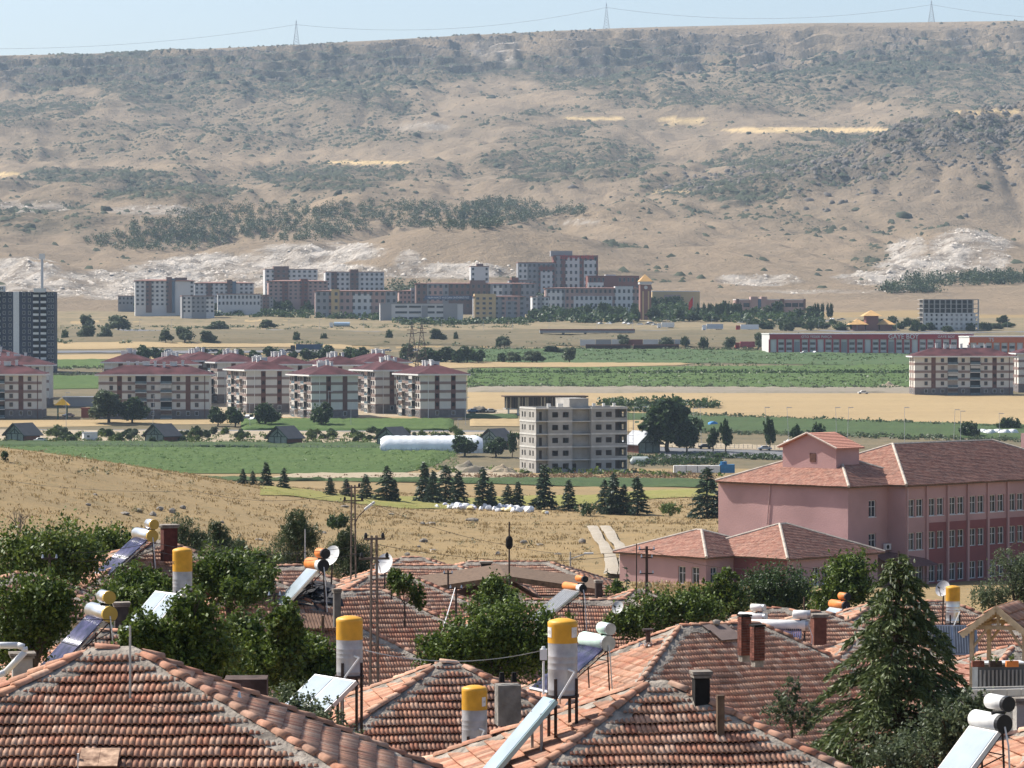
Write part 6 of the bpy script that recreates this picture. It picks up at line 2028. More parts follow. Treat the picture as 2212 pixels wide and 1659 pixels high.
for i in range(nx + 1):
    x = gl_ * i / nx
    e_ = min(1, min(i, nx - i) / 3 + .42)
    for k in range(nn + 1):
        a = math.pi * k / nn
        r_ = (1 + .02 * math.sin(i * 2.1) + random.uniform(-.008, .008)) * (.55 + .45 * e_)
        vs.append((x + random.uniform(-.1, .1), gw_ / 2 - gw_ / 2 * math.cos(a) * (.9 + .1 * e_), 1.3 + (gh_ - 1.3) * math.sin(a) * r_))
mb.add(vs, [(i * (nn + 1) + k, (i + 1) * (nn + 1) + k, (i + 1) * (nn + 1) + k + 1, i * (nn + 1) + k + 1) for i in range(nx) for k in range(nn)])
mb.obj("tunnel_film", FILM, gre, smooth=True)
MB().box((gl_ / 2, 0, .6), (gl_, .1, 1.5)).box((0, gw_ / 2, .9), (.1, gw_, 2.2)).box((gl_, gw_ / 2, .9), (.1, gw_, 2.2)).obj("side_skirt", M("side_film", (.6, .63, .63), .4, .15, .6), gre)
for i in range(21): MB().cyl((gl_ * i / 20, -.1, 0), (gl_ * i / 20, -.1, 1.8), .07, n=4).obj("hoop_post", GALV, gre)
g2 = hit(1362, 1003, 900)
gt = thing("small_poly_tunnel", "small grey plastic tunnel beside the concrete shell", "tunnel", g2, R(3))
mb = MB(); vs = []
for i in range(9):
    for k in range(9):
        a = math.pi * k / 8; vs.append((i * .75, 2 - 2 * math.cos(a), 2.2 * math.sin(a) * (1 if 0 < i < 8 else .5)))
mb.add(vs, [(i * 9 + k, (i + 1) * 9 + k, (i + 1) * 9 + k + 1, i * 9 + k + 1) for i in range(8) for k in range(8)]); mb.obj("film", M("grey_film", (.30, .33, .31), .5, .2, 1), gt, smooth=True)
bt = hit(1440, 1024, 700)
btr = thing("blue_trailer", "long white and blue site trailer with a dish by the weedy strip", "trailer", bt, R(2))
MB().box((8.5, 1.2, 1.3), (13, 2.4, 1.9)).obj("body", WHITE_P, btr)
for i in range(5): MB().box((2.2 + i * 3.1, -.03, 1.3), (.12, .1, 1.9)).obj("rib", BLACK_P, btr)
MB().box((16.5, 1.2, 1.4), (4.0, 2.5, 2.3)).cyl((15.6, 1.2, 2.5), (15.6, 1.2, 3.3), .9, n=10).obj("blue_end", M("blue_paint", (.03, .16, .33), .6, .15, 1), btr)
# ------------------------------------------------------------------ campus and works along the far road
UW = M("campus_white", (0.56, 0.55, 0.53), .9, .06, .1)
UG = M("campus_grey", (0.27, 0.27, 0.275), .9, .08, .1)
UB = M("campus_brown", (0.17, 0.11, 0.095), .9, .1, .1)
UY = M("campus_ochre", (0.52, 0.38, 0.20), .9, .06, .1)
UP = M("campus_pink", (0.40, 0.27, 0.235), .9, .06, .1)
UR = M("campus_redbrown", (0.20, 0.085, 0.07), .9, .1, .1)
UROOF = M("campus_tile_roof", (0.24, 0.13, 0.105), .9, .15, .1)
UGL = M("campus_blue_glass", (0.05, 0.10, 0.16), .2, .2, .2, spec=.7)
UNV = "campus buildings below the quarry"


def ubld(label, u0, u1, vt, vb, d, rot, wall, floors, ncol, depth=14, roof=UROOF, side=None, extra=(), wins=True, pitch=.0, strip=False, group=UNV, name="campus_building", cat="building", ww=None, frame=None):
    """block whose front spans u0..u1; extra = (f0,f1,top factor,material,proud) accent slabs"""
    a, b = P(u0, vb, d), P(u1, vb, d)
    c, s = math.cos(R(rot)), math.sin(R(rot))
    W_ = (b.x - a.x) / max(.2, c + (a.x * 0))
    H_ = (vb - vt) * d / F
    t = thing(name, label, cat, a, R(rot), group)
    MB().box((W_ / 2, depth / 2, H_ / 2 - 4), (W_, depth, H_ + 8)).obj("wall", wall, t)
    if side is not None:
        MB().box((-.05, depth / 2, H_ / 2), (.3, depth * .96, H_ * .985)).obj("side_wall", side, t)
    if pitch:
        h = depth / 2 + .8; tz = H_
        mb = MB().add([(-.8, -.8, tz), (W_ + .8, -.8, tz), (W_ + .8, depth + .8, tz), (-.8, depth + .8, tz), (h, depth / 2, tz + h * pitch), (max(h + .1, W_ - h), depth / 2, tz + h * pitch)], [(0, 1, 5, 4), (1, 2, 5), (2, 3, 4, 5), (3, 0, 4)])
        mb.obj("roof", roof, t)
        MB().box((W_ / 2, depth / 2, tz - .2), (W_ + 1.5, depth + 1.5, .38)).obj("eave", roof, t)
    else:
        MB().box((W_ / 2, depth / 2, H_ + .25), (W_ + .4, depth + .4, .5)).obj("parapet", roof, t)
    skip = []
    for (f0, f1, tf, m_, pr) in extra:
        MB().box((W_ * (f0 + f1) / 2, depth * .3 - pr, H_ * tf / 2 - 2), (W_ * (f1 - f0), depth * .6, H_ * tf + 4)).obj("bay", m_, t)
        skip.append((W_ * f0, W_ * f1, m_, pr - 0.0))
    if wins:
        fh = H_ / floors
        w_ = ww or W_ / ncol * .5
        for i in range(floors):
            z = (i + .55) * fh
            if strip:
                for k in range(ncol):
                    x = W_ * (k + .5) / ncol
                    if any(q[0] - .5 < x < q[1] + .5 for q in skip): continue
                    MB().box((x, -.08, z), (W_ / ncol * .86, .2, fh * .36)).obj("window", GLASS, t)
                continue
            for k in range(ncol):
                x = W_ * (k + .5) / ncol
                y = -.06
                hid = False
                for q in skip:
                    if q[0] - .5 < x < q[1] + .5:
                        if q[2] in (UGL,): hid = True
                        y = -q[3] - .06
                if hid: continue
                window(t, Matrix.Translation((x, y, z)), round(w_, 1), round(fh * .5, 1), 'plain', frame or UG)
    return t


ubld("white dormitory block with brown stair tower and blue glass strip", 292, 418, 606, 662, 2230, 8, UW, 6, 12, roof=UROOF, pitch=.12, extra=((.18, .28, 1.0, UB, .3), (.53, .62, 1.14, UB, .8), (.62, .67, 1.08, UGL, .7), (.67, .88, 1.12, UB, -1)))
ubld("pale dormitory block behind the low lecture halls", 420, 547, 611, 645, 2360, 6, UW, 4, 12, pitch=.1, extra=((.2, .3, 1.0, UB, .3), (.55, .64, 1.2, UB, .8), (.64, .70, 1.1, UGL, .9)))
ubld("low grey and white hall with a stepped entrance", 393, 462, 640, 677, 2190, 10, UG, 4, 7, extra=((.05, .3, 1.0, UW, .3), (.75, 1, .85, UW, .2)))
ubld("low white hall with colonnade beside the stepped entrance", 470, 562, 636, 662, 2240, 6, UW, 2, 11, roof=UROOF)
ubld("tall white block with a dark roof box under the quarry", 573, 685, 582, 640, 2450, 10, UW, 6, 10, extra=((.16, .45, 1.12, UB, .6),), side=UW)
ubld("pinkish dormitory block with reddish stair tower", 580, 707, 607, 648, 2330, 8, UP, 5, 12, pitch=.1, extra=((.23, .33, 1.0, UR, .3), (.54, .66, 1.12, UR, .8)))
ubld("white and brown block with a dark stair tower near the trees", 703, 829, 588, 640, 2370, 8, UW, 5, 12, extra=((.1, .2, 1.0, UB, .3), (.42, .56, 1.12, UB, .8)))
ubld("broad beige faculty block with grey wings and ochre corner", 682, 857, 628, 688, 2190, 6, UP, 4, 14, pitch=.06, extra=((.0, .16, .96, UG, .5), (.19, .29, 1.05, UY, .8), (.46, .68, .88, UW, .5), (.86, 1, .98, UG, .4)))
ubld("white and grey four-storey block beside the highway with long window bands", 822, 1000, 657, 706, 2120, 5, UW, 4, 6, roof=UG, extra=((.0, .13, 1.02, UG, .4), (.50, .57, .94, UG, .5), (.76, .93, 1.03, UG, .5)), strip=True)
u9 = ubld("long brown university hall with a pointed arch over its middle", 899, 1157, 612, 668, 2290, 5, UB, 4, 22, pitch=.06, extra=((.09, .27, .98, UG, .8), (.115, .22, .9, UP, 1.1), (.45, .58, 1.12, UB, 1.0), (.62, .80, .98, UG, .8), (.64, .72, .9, UW, 1.1), (.88, 1, 1.0, UG, .5)))
ubld("cream and grey tower-like faculty block with brown base bands", 1025, 1134, 640, 693, 2150, 6, UG, 5, 8, extra=((.0, .42, 1.10, UY, .8), (.55, .90, .98, UP, .5), (.62, .82, .8, UG, .8)), pitch=.05)
hosp = ubld("red-brown hospital tower with white window panels and red roof sign", 1196, 1292, 553, 640, 2520, 5, UR, 6, 9, roof=UR, extra=((.06, .16, 1.0, UG, .4), (.27, .58, .96, UW, .8), (.68, .95, .9, UW, .5)))
ubld("lower red-brown and grey hospital wing with white panels", 1119, 1200, 568, 640, 2480, 5, UG, 6, 8, roof=UR, extra=((.02, .25, .97, UW, .4), (.3, .5, .92, UG, .6), (.55, .98, .93, UR, .6), (.6, .92, .75, UW, .9)))
MB().box((0, 0, 0), (16, 8, 4)).obj("roof_box", UG, hosp, M=Matrix.Translation((6, 5, 31.5)))
ubld("narrow white block rising behind the arched hall", 1017, 1056, 576, 632, 2450, 5, UW, 5, 4, extra=((.35, .7, 1.12, UB, -2),), roof=UROOF)
ubld("long pale faculty block with arcades beside the clock tower", 1180, 1384, 622, 668, 2260, 5, UP, 3, 20, roof=UROOF, pitch=.05, extra=((.0, .2, .96, UG, .6), (.02, .17, .85, UW, .9), (.29, .70, .62, UW, .8), (.73, .92, 1.08, UW, .9)))
ubld("red-brown library block stepping up behind the pale arcades", 1270, 1381, 597, 630, 2420, 5, UR, 2, 12, roof=UR, extra=((.0, .3, .6, UW, 2), (.35, .55, 1.12, UW, -2)))
ubld("tan sports hall with a white curved roof", 1409, 1512, 630, 652, 2380, 4, UY, 1, 3, roof=WHITE_P, wins=False, extra=((.25, .6, .7, UP, .5),))
ubld("pink exhibition hall with twin brown entrance towers", 1590, 1741, 648, 672, 2260, 4, UP, 1, 10, roof=WHITE_P, extra=((.0, .04, 1.1, UB, .8), (.21, .31, 1.3, UP, 1.2), (.31, .36, 1.1, UGL, .6), (.36, .44, 1.3, UP, 1.2), (.63, .69, 1.1, UB, .8), (.97, 1, 1.1, UB, .8)), strip=True)
ubld("pale warehouse roof just behind the navy tower", -60, 52, 645, 665, 2150, 3, UG, 1, 4, roof=WHITE_P, wins=False, group=None, name="warehouse", cat="warehouse")
ubld("low grey annex between the pinkish dormitory and the beige faculty block", 545, 590, 640, 664, 2290, 6, UG, 3, 6, extra=((.5, .8, 1.15, UB, .4),))
ubld("brown-roofed annex behind the white highway block", 862, 905, 628, 668, 2330, 6, UP, 4, 5, pitch=.1, extra=((.6, .9, 1.15, UG, .5),))
ubld("small grey block just behind the cream tower-like faculty block", 1100, 1150, 606, 650, 2400, 5, UG, 4, 6, extra=((.1, .4, 1.15, UR, .5),))
ubld("white low hall before the red-brown hospital wing", 1150, 1186, 642, 672, 2230, 5, UW, 3, 4, extra=((.3, .6, 1.1, UG, .5),))
ubld("pale service block beyond the first dormitory", 255, 296, 640, 660, 2330, 6, UG, 2, 5)
# lettering on the campus
LETW = M("white_letters", (.72, .72, .72), .5, .02, 1)
LETR = M("red_letters", (.5, .03, .03), .5, .02, 1)
for txt, sz, m_, pos, d_, lab in (("NUH NACİ YAZGAN ÜNİVERSİTESİ", 1.6, LETW, (969, 643), 2140, "white roof letters naming the university along the long hall"), ("DİŞ HASTANESİ", 3.4, LETR, (1246, 556), 2500, "red letters along the top of the hospital tower"), ):
    me_ = text_mesh(txt, sz, m_, depth=.15)
    p = P(*pos, d_)
    o = link("sign_letters", me_); o.matrix_world = Matrix.Translation(p) @ Matrix.Rotation(R(5), 4, 'Z') @ Matrix.Rotation(math.pi / 2, 4, 'X')
    o.location = p; o.rotation_euler = (math.pi / 2, 0, R(5))
    tag(o, lab, "sign")
    if 'NUH' in txt:
        bx = MB().box((0, .4, 0), (30, .4, 2.4)).obj('sign_board', M('sign_navy', (.05, .08, .14), .6, .1, 1), o)
        bx.matrix_local = Matrix.Rotation(-math.pi / 2, 4, 'X')
# clock tower
ct = P(1395, 695, 2160)
kt = 2160 / F
clk = thing("clock_tower", "slim brick tower with pale corner stripes and a golden pyramid roof", "tower", ct, R(6))
TB = M("tower_brick", (0.22, 0.115, 0.095), .9, .12, .1)
wt = 24 * kt
MB().box((0, wt / 2, 80 * kt / 2 - 3), (wt, wt, 80 * kt + 6)).obj("shaft", TB, clk)
for s_ in (-.25, .25): MB().box((s_ * wt, -.1, 66 * kt / 2), (wt * .12, .3, 66 * kt)).obj("stripe", UY, clk)
MB().box((0, wt / 2, 84 * kt), (wt * 1.12, wt * 1.12, 6 * kt)).obj("gallery", UW, clk)
h_ = wt * .62
MB().add([(-h_, wt / 2 - h_, 87 * kt), (h_, wt / 2 - h_, 87 * kt), (h_, wt / 2 + h_, 87 * kt), (-h_, wt / 2 + h_, 87 * kt), (0, wt / 2, 103 * kt)], [(0, 1, 4), (1, 2, 4), (2, 3, 4), (3, 0, 4), (3, 2, 1, 0)]).obj("roof", M("gold_roof", (.62, .36, .13), .45, .08, .3), clk)
MB().cyl((0, -.35, 74 * kt), (0, -.1, 74 * kt), wt * .16, n=16).obj("clock_face", UW, clk)
# flag
fl_ = P(1497, 690, 2200)
flg = thing("flag_pole", "red flag drooping from a tall pole among campus trees", "flag", fl_)
MB().cyl((0, 0, 0), (0, 0, 15), .15, n=6).obj("pole", GALV, flg)
mb = MB(); vs = []
for i in range(6):
    for k in range(6): vs.append((-.6 * i * .9 - .1, math.sin(i * 1.3 + k * .7) * .35, 14.6 - k * 1.1 - i * .75))
mb.add(vs, [(i * 6 + k, (i + 1) * 6 + k, (i + 1) * 6 + k + 1, i * 6 + k + 1) for i in range(5) for k in range(5)])
mb.obj("cloth", M("flag_red", (.62, .03, .03), .8, .1, 1), flg, smooth=True)
# floodlight mast
fm_ = P(91, 662, 2120)
fms = thing("floodlight_mast", "tall grey floodlight mast with a square lamp head", "mast", fm_)
MB().cyl((0, 0, -3), (0, 0, 104 * 2120 / F), .95, .75, 8).obj("shaft", GALV, fms)
MB().box((0, 0, 108 * 2120 / F), (3.4, 1.6, 3.4)).obj("lamp_head", SOFFIT, fms)

# red-trimmed commercial units
REDB = M("red_fascia", (0.36, 0.035, 0.045), .6, .1, .2)
ORB = M("orange_fascia", (0.55, 0.14, 0.06), .6, .1, .2)
def units(label, u0, u1, vt, vb, d, rot, band, n, words):
    a, b = P(u0, vb, d), P(u1, vb, d)
    W_ = (b.x - a.x) / math.cos(R(rot)); H_ = (vb - vt) * d / F
    t = thing("commercial_row", label, "shop row", a, R(rot))
    MB().box((W_ / 2, 15, H_ / 2 - 1.5), (W_, 30, H_ + 3)).obj("wall", UW, t)
    MB().box((W_ / 2, 15, H_ + .2), (W_ + .5, 30.5, .5)).obj("roof", WHITE_P, t)
    MB().box((W_ / 2, -.3, H_ * .86), (W_, .5, H_ * .27)).obj("fascia", band, t)
    for k in range(n + 1): MB().box((W_ * k / n, -.25, H_ * .36), (.8, .5, H_ * .73)).obj("pillar", band, t)
    for k in range(n):
        x = W_ * (k + .5) / n
        if k % 3 == 0: MB().box((x, -.06, H_ * .32), (W_ / n * .6, .2, H_ * .55)).obj("shutter", UG if k % 2 else UW, t)
        else:
            for z in (.22, .5): MB().box((x, -.06, H_ * z), (W_ / n * .62, .2, H_ * .13)).obj("window", GLASS, t)
    for txt, sz, f in words:
        link("lettering", text_mesh(txt, sz, LETW, depth=.05), t, Matrix.Translation((W_ * f, -.65, H_ * .86)) @ Matrix.Rotation(math.pi / 2, 4, 'X'))
    return t
units("long row of white units with red pillars and a lettered red fascia", 1662, 2106, 722, 762, 1690, 3, REDB, 26, (("GAYE BOY", 3.2, .655), ("GAYE BOY", 1.8, .865), ("OTO YEDEK PARÇA", 1.7, .23)))
units("white and orange-trimmed row of units past the red one", 2094, 2330, 728, 772, 1610, 2, ORB, 14, (("TS", 2.4, .2),))
pg = hit(1885, 716, 1500)
pag = thing("pagoda_villa", "small villa with tiered golden pyramid roofs among trees", "villa", pg, R(4))
for x, w, h, z in ((-8, 9, 4, 0), (8, 9, 4, 0), (0, 9, 9, 0)):
    MB().box((x, 5, h / 2), (w * .8, 8, h)).obj("wall", UR, pag)
    MB().add([(x - w * .62, -.5, h), (x + w * .62, -.5, h), (x + w * .62, 10.5, h), (x - w * .62, 10.5, h), (x, 5, h + 3.4)], [(0, 1, 4), (1, 2, 4), (2, 3, 4), (3, 0, 4), (3, 2, 1, 0)]).obj("roof", M("ochre_roof", (.55, .33, .13), .7, .1, .3), pag)

# lattice pylons
def pylon(label, base, h, w, mat, group, arms=True, rz=0.0):
    t = thing("lattice_pylon", label, "pylon", base, rz, group)
    mb = MB(); n = 9
    def at(f): return w / 2 * (1 - f) ** 1.25 + w * .045
    for i in range(n):
        f0, f1 = i / n, (i + 1) / n
        a, b = at(f0), at(f1)
        for sx, sy in ((-1, -1), (1, -1), (1, 1), (-1, 1)):
            mb.cyl((sx * a, sy * a, h * f0), (sx * b, sy * b, h * f1), w * .028, n=4, caps=False)
            tx, ty = -sy, sx
            mb.cyl((sx * a, sy * a, h * f0), (tx * b, ty * b, h * f1), w * .016, n=3, caps=False)
            mb.cyl((tx * a, ty * a, h * f0), (sx * b, sy * b, h * f1), w * .016, n=3, caps=False)
    mb.obj("tower", mat, t)
    for f in (.82, .9):
        if arms: MB().box((0, 0, h * f), (w * .75, w * .06, w * .05)).obj("crossarm", mat, t)
    MB().cyl((0, 0, h), (0, 0, h * 1.05), w * .03, n=4).obj("peak", mat, t)
    return t
PYL = M("pylon_steel", (.30, .31, .33), .6, .1, .1, metal=.3)
PYB = M("pylon_brown", (.16, .11, .09), .8, .2, .3)
ppos = []
for (u, vt, vb), lab in zip(((640, 44, 98), (1310, 7, 63), (2012, 1, 47)), ("ridge pylon above the rim where the slope is still low", "ridge pylon standing over the pale scree chute", "ridge pylon with red tip on the highest part of the rim")):
    b = P(u, vb + 1.5, 6560); p = pylon(lab, b, (vb - vt) * 6560 / F, 11, PYL, "pylons on the plateau rim", arms=False); ppos.append(P(u, vt + 9, 6560))
PYR = M("pylon_red", (.5, .12, .1), .6, .1, 1)
def farwire(label, pts, sag, r):
    mb = MB()
    for a, b in zip(pts[:-1], pts[1:]):
        prev = a
        for i in range(1, 25):
            s_ = i / 24; q = a.lerp(b, s_) - Vector((0, 0, sag * 4 * s_ * (1 - s_))); mb.cyl(prev, q, r, r, 3, caps=False); prev = q
    tag(mb.obj("power_line", PYL), label, "cable")
farwire("power line strung between the ridge pylons", [P(-40, 108, 6560)] + [], 0, 1) if False else None
farwire("power line strung between the ridge pylons", [P(-300, 95, 6560), ppos[0], ppos[1], ppos[2], P(2700, 25, 6560)], 24, .32)
for (u, vt, vb), lab in zip(((890, 703, 800), (911, 700, 802)), ("thin brown lattice pylon behind the estate roofs", "second brown lattice pylon paired behind the estate")):
    b = hit(u, vb, 1100); pylon(lab, b, (vb - vt) * b.y / F, 6, PYB, "paired pylons behind the estate")
# ------------------------------------------------------------------ valley trees
VT = []
VG2 = "field and roadside trees in the valley"


def tree_proto(seed, mat, shape, n, size):
    rng = np.random.default_rng(seed)
    t = thing("valley_tree", "roadside tree", "tree", (0, 0, 0), 0, VG2)
    if shape == 'round': cl = [(0, 0, 1.15, .75, .75), (.45, .1, .85, .5, .5), (-.45, -.1, .9, .5, .5), (0, -.3, 1.45, .5, .45)]
    elif shape == 'oval': cl = [(0, 0, 1.3, .55, .8), (.15, 0, 1.0, .5, .5), (-.15, -.1, 1.6, .42, .5)]
    else: cl = [(0, 0, .8, .8, .6), (.6, .1, .6, .55, .45), (-.6, -.1, .65, .55, .45), (.2, -.3, 1.0, .5, .4)]
    link("crown", crown_mesh("crown", cl, n, size, mat, rng), t)
    mb = MB(); limb_mesh(mb, (0, 0, -.1), (0, 0, 1.1), .075, .04, rng)
    for l in cl: limb_mesh(mb, (0, 0, .55), (l[0], l[1], l[2]), .04, .01, rng, 3)
    mb.obj("trunk", BARK, t)
    return t


protos2 = [tree_proto(1, LEAF_DK, 'round', 1100, .2), tree_proto(2, LEAF_GREY, 'round', 1100, .2), tree_proto(3, LEAF_DK, 'oval', 1000, .18), tree_proto(4, LEAF_DK, 'bush', 900, .2), tree_proto(5, LEAF_GREY, 'bush', 900, .2), tree_proto(6, LEAF, 'round', 900, .19)]
used2 = set()


def vtree(label, u, vt, vb, hw, k, group=VG2, name=None, ymin=900):
    b = hit(u, vb, ymin)
    kk = b.y / F
    s = (vb - vt) * kk / 1.85; w = hw * kk / .72
    if k in (3, 4): s = (vb - vt) * kk / 1.3; w = hw * kk / 1.05
    src = protos2[k]
    if k not in used2:
        used2.add(k); o = src; o.location = b; o.scale = (w, w, s); o["label"] = label
    else:
        o = copy_tree(src, b, random.uniform(0, 6.28), (w, w, s), label)
    o["group"] = group
    if name: o.name = name
    return o


for lab, u, vt, vb, hw, k in [
    ("big grey-green willow before the long balconied block", 235, 848, 916, 36, 1), ("dark tree leaning on the big grey-green willow", 288, 862, 916, 26, 0),
    ("dark roadside tree beside parked cars of the estate", 470, 882, 921, 17, 0), ("dark roadside tree with split trunk near parked cars", 508, 882, 922, 19, 0),
    ("dense dark tree covering the foot of the end-on block", 575, 874, 922, 25, 0), ("dense tree beside the leaning lamp at the estate", 694, 873, 923, 21, 0),
    ("tall dark twin-stemmed tree next to the concrete shell", 1445, 868, 978, 52, 0), ("slender tree under the tall twin-stemmed one", 1482, 918, 978, 22, 0),
    ("round tree beside the pale road with a blue tank behind", 1568, 915, 978, 17, 2), ("slender tree at the pale road edge", 1540, 930, 976, 16, 2), ("clipped tree by the parked car on the pale road", 1663, 912, 975, 16, 2),
    ("clipped dark tree near the penthouse of the pink school", 1722, 926, 985, 20, 2), ("small clipped tree peeking behind the school penthouse", 1768, 922, 978, 18, 2),
    ("round tree overlapping the end of the white greenhouse", 1003, 945, 986, 25, 0), ("dark tree between the greenhouse and the concrete shell", 1070, 948, 988, 22, 0), ("narrow tree hugging the concrete shell corner", 1107, 940, 990, 12, 2),
    ("bright shrub before the cabin front", 330, 945, 961, 8, 3), ("dark bush in the dusty roadside field by the school", 2093, 915, 945, 22, 3), ("round bush beyond the white sacks at the field edge", 2180, 905, 930, 24, 3)]:
    vtree(lab, u, vt, vb, hw, k)
L1 = "dark round tree in the line along the far wheat strip"
for u, vt, vb, hw in [(310, 748, 783, 15), (340, 752, 780, 16), (430, 752, 781, 17), (480, 756, 780, 14), (512, 755, 780, 15), (550, 758, 780, 12), (588, 750, 778, 17), (632, 760, 780, 10), (666, 755, 782, 16), (704, 748, 783, 18), (755, 752, 782, 16), (776, 752, 783, 17), (925, 753, 785, 22), (965, 752, 785, 22), (990, 760, 786, 14), (1010, 750, 786, 18), (1032, 758, 786, 14)]:
    vtree(L1, u, vt, vb, hw, 0)
L2_ = "grey-green tree on the weedy bank below the highway"
for u, vt, vb, hw in [(140, 716, 740, 10), (185, 705, 738, 17), (228, 708, 738, 14), (256, 684, 718, 24), (190, 682, 712, 14), (358, 714, 742, 13), (400, 708, 742, 19), (450, 716, 742, 14), (470, 695, 718, 22), (578, 692, 712, 16), (640, 720, 742, 10), (700, 722, 742, 8), (840, 716, 740, 10), (945, 712, 742, 14), (985, 720, 742, 6), (1090, 728, 752, 13), (1078, 732, 752, 9), (1195, 748, 764, 18), (1150, 760, 785, 20), (1085, 765, 784, 12), (1110, 762, 785, 16), (1348, 725, 750, 14), (1440, 730, 750, 14), (1480, 730, 750, 12), (1575, 730, 757, 13), (1648, 722, 756, 18), (1520, 731, 757, 10), (1725, 742, 762, 4), (880, 745, 783, 16), (1230, 752, 785, 14), (1160, 762, 785, 14)]:
    vtree(L2_, u, vt, vb, hw, 1 if hw > 12 else 3)
L3 = "small orchard sapling in the dusty plots behind the cabins"
for i in range(110):
    u = random.choice([random.uniform(90, 420), random.uniform(420, 1120), random.uniform(100, 1000)])
    v = random.uniform(937, 958)
    if abs(u - 334) < 40 or abs(u - 600) < 40 or abs(u - 32) < 40 or abs(u - 196) < 20: continue
    vtree(L3, u, v - random.uniform(12, 20), v, random.uniform(6, 11), random.choice([0, 5, 1]), "orchard saplings behind the cabins", "orchard_sapling")
L4 = "leafy campus tree standing before the university buildings"
for i in range(170):
    u = random.choice([random.uniform(1150, 1500), random.uniform(1400, 1760), random.uniform(560, 1130), random.uniform(560, 720), random.uniform(830, 900), random.uniform(1130, 1420), random.uniform(300, 560)])
    v = random.uniform(668, 697) if u > 1100 else random.uniform(668, 680)
    vtree(L4, u, v - random.uniform(16, 30), v, random.uniform(10, 17), random.choice([0, 0, 2, 3]), "campus trees", "campus_tree", 1700)
L5 = "poplar of the row on the campus lawn"
for i in range(16):
    u = 1510 + i * 9 + random.uniform(-3, 3)
    if u > 1600: u += 150
    vtree(L5, u, 660, 694, 5, 2, "campus poplars", "poplar", 1700)
L6 = "bush in the yards beside the red-trimmed units"
for i in range(60):
    u = random.uniform(1620, 2212); v = random.uniform(700, 718)
    vtree(L6, u, v - random.uniform(10, 20), v, random.uniform(8, 15), random.choice([0, 3, 4]), "roadside bushes", "roadside_bush", 1500)
for k_, o_ in enumerate(protos2):
    if k_ not in used2: o_.location = hit(1300 + 20 * k_, 735, 900); o_["label"] = "lone low bush in the far valley field"

# hedge lines, far grove, weeds: uncountable
def stuff_leaves(name, label, cat, pts, n, size, mat, seed, spread=1.0):
    rng = np.random.default_rng(seed)
    C = []
    for (x, y, z, r, h) in pts:
        d = rng.normal(size=(n, 3)); d /= np.linalg.norm(d, axis=1)[:, None]
        rad = rng.random(n)[:, None] ** .4
        C.append(d * rad * np.array([r, r, h]) + np.array([x, y, z + h * .75]))
    C = np.concatenate(C)
    s = np.repeat([max(p[3], .4) for p in pts], n) * size
    V, Q = leaf_quads(C, s, rng, .2, .8)
    me = npmesh(name, V, Q, mat); attr_float(me, "rnd", rng.random(len(Q)))
    return tag(link(name, me), label, cat, kind="stuff")


def line_pts(a, b, n, r, h, jit, ymin=900):
    out = []
    for i in range(n):
        s_ = (i + random.random()) / n
        p = hit(a[0] + (b[0] - a[0]) * s_ + random.uniform(-2, 2), a[1] + (b[1] - a[1]) * s_ + random.uniform(-jit, jit), ymin)
        q = random.uniform(.6, 1.3)
        out.append((p.x, p.y, p.z, r * q, h * q))
    return out


hd = line_pts((1300, 878), (1550, 882), 40, 3.2, 2.0, 4) + line_pts((1350, 890), (1480, 890), 20, 2.5, 1.6, 3)
stuff_leaves("hedge", "straggling green hedge crossing the wheat behind the concrete shell", "hedge", hd, 60, .35, LEAF_DK, 1)
hd = line_pts((1010, 807), (2000, 808), 150, 1.6, 1.0, .6)
stuff_leaves("hedge", "thin dark weed line between the two green crops", "hedge", hd, 26, .5, LEAF_DK, 2)
hd = line_pts((-50, 957), (1100, 963), 260, 1.0, .8, 2.5) + line_pts((950, 1020), (1560, 1028), 60, 1.6, .9, 6, 700)
stuff_leaves("weeds", "tall weeds and vines along the field edge before the cabins", "weeds", hd, 30, .5, LEAF, 3)
hd = line_pts((960, 1035), (1540, 1033), 170, 1.1, .7, 4, 700) + line_pts((600, 1036), (960, 1033), 70, 1.0, .5, 3, 700)
stuff_leaves("dry_weeds", "rusty dry weeds on the bank below the concrete shell", "weeds", hd, 34, .4, leafmat("dry_weed", (.16, .09, .05), (.27, .17, .09), .3, .2), 4)
hd = line_pts((1370, 1005), (1560, 1000), 60, 1.4, .8, 5, 900) + line_pts((1360, 990), (1480, 993), 30, 1.4, .8, 3, 900) + line_pts((1480, 985), (1760, 995), 60, 1.5, .7, 3, 900)
stuff_leaves("vine_rows", "rows of staked vines beside the concrete shell", "vines", hd, 34, .45, LEAF_DK, 5)
hd = line_pts((-50, 1015), (850, 1015), 260, .5, .45, 1.2)
stuff_leaves("bean_row", "pale flowering row running through the green crop field", "crop row", hd, 22, .55, LEAF_GREY, 6)
# crop plants in the nearest green fields
pts = []
for i in range(1500):
    u = random.uniform(-80, 990); v = random.uniform(968, 1022)
    p = hit(u, v, 905)
    pts.append((p.x, p.y, p.z + .5, random.uniform(.4, .9), .5))
stuff_leaves("crop_plants", "leafy crop plants across the nearest green field", "crops", pts, 16, .55, leafmat("crop_leaf", (.075, .13, .03), (.17, .25, .07), .2, .3), 7)
hd = line_pts((1150, 690), (1770, 692), 130, 5.5, 3.4, 9, 1700) + line_pts((1160, 676), (1480, 676), 60, 5.5, 3.6, 5, 1700) + line_pts((560, 682), (840, 692), 60, 4.0, 2.6, 4, 1700) + line_pts((290, 676), (560, 684), 50, 3.4, 2.0, 4, 1700) + line_pts((860, 702), (1150, 700), 50, 3.6, 2.2, 3, 1700) + line_pts((1640, 706), (2050, 708), 60, 2.2, 1.5, 4, 1700)
stuff_leaves("campus_shrubbery", "dark shrubbery massed around the campus buildings", "shrubbery", hd, 60, .4, LEAF_DK, 11)
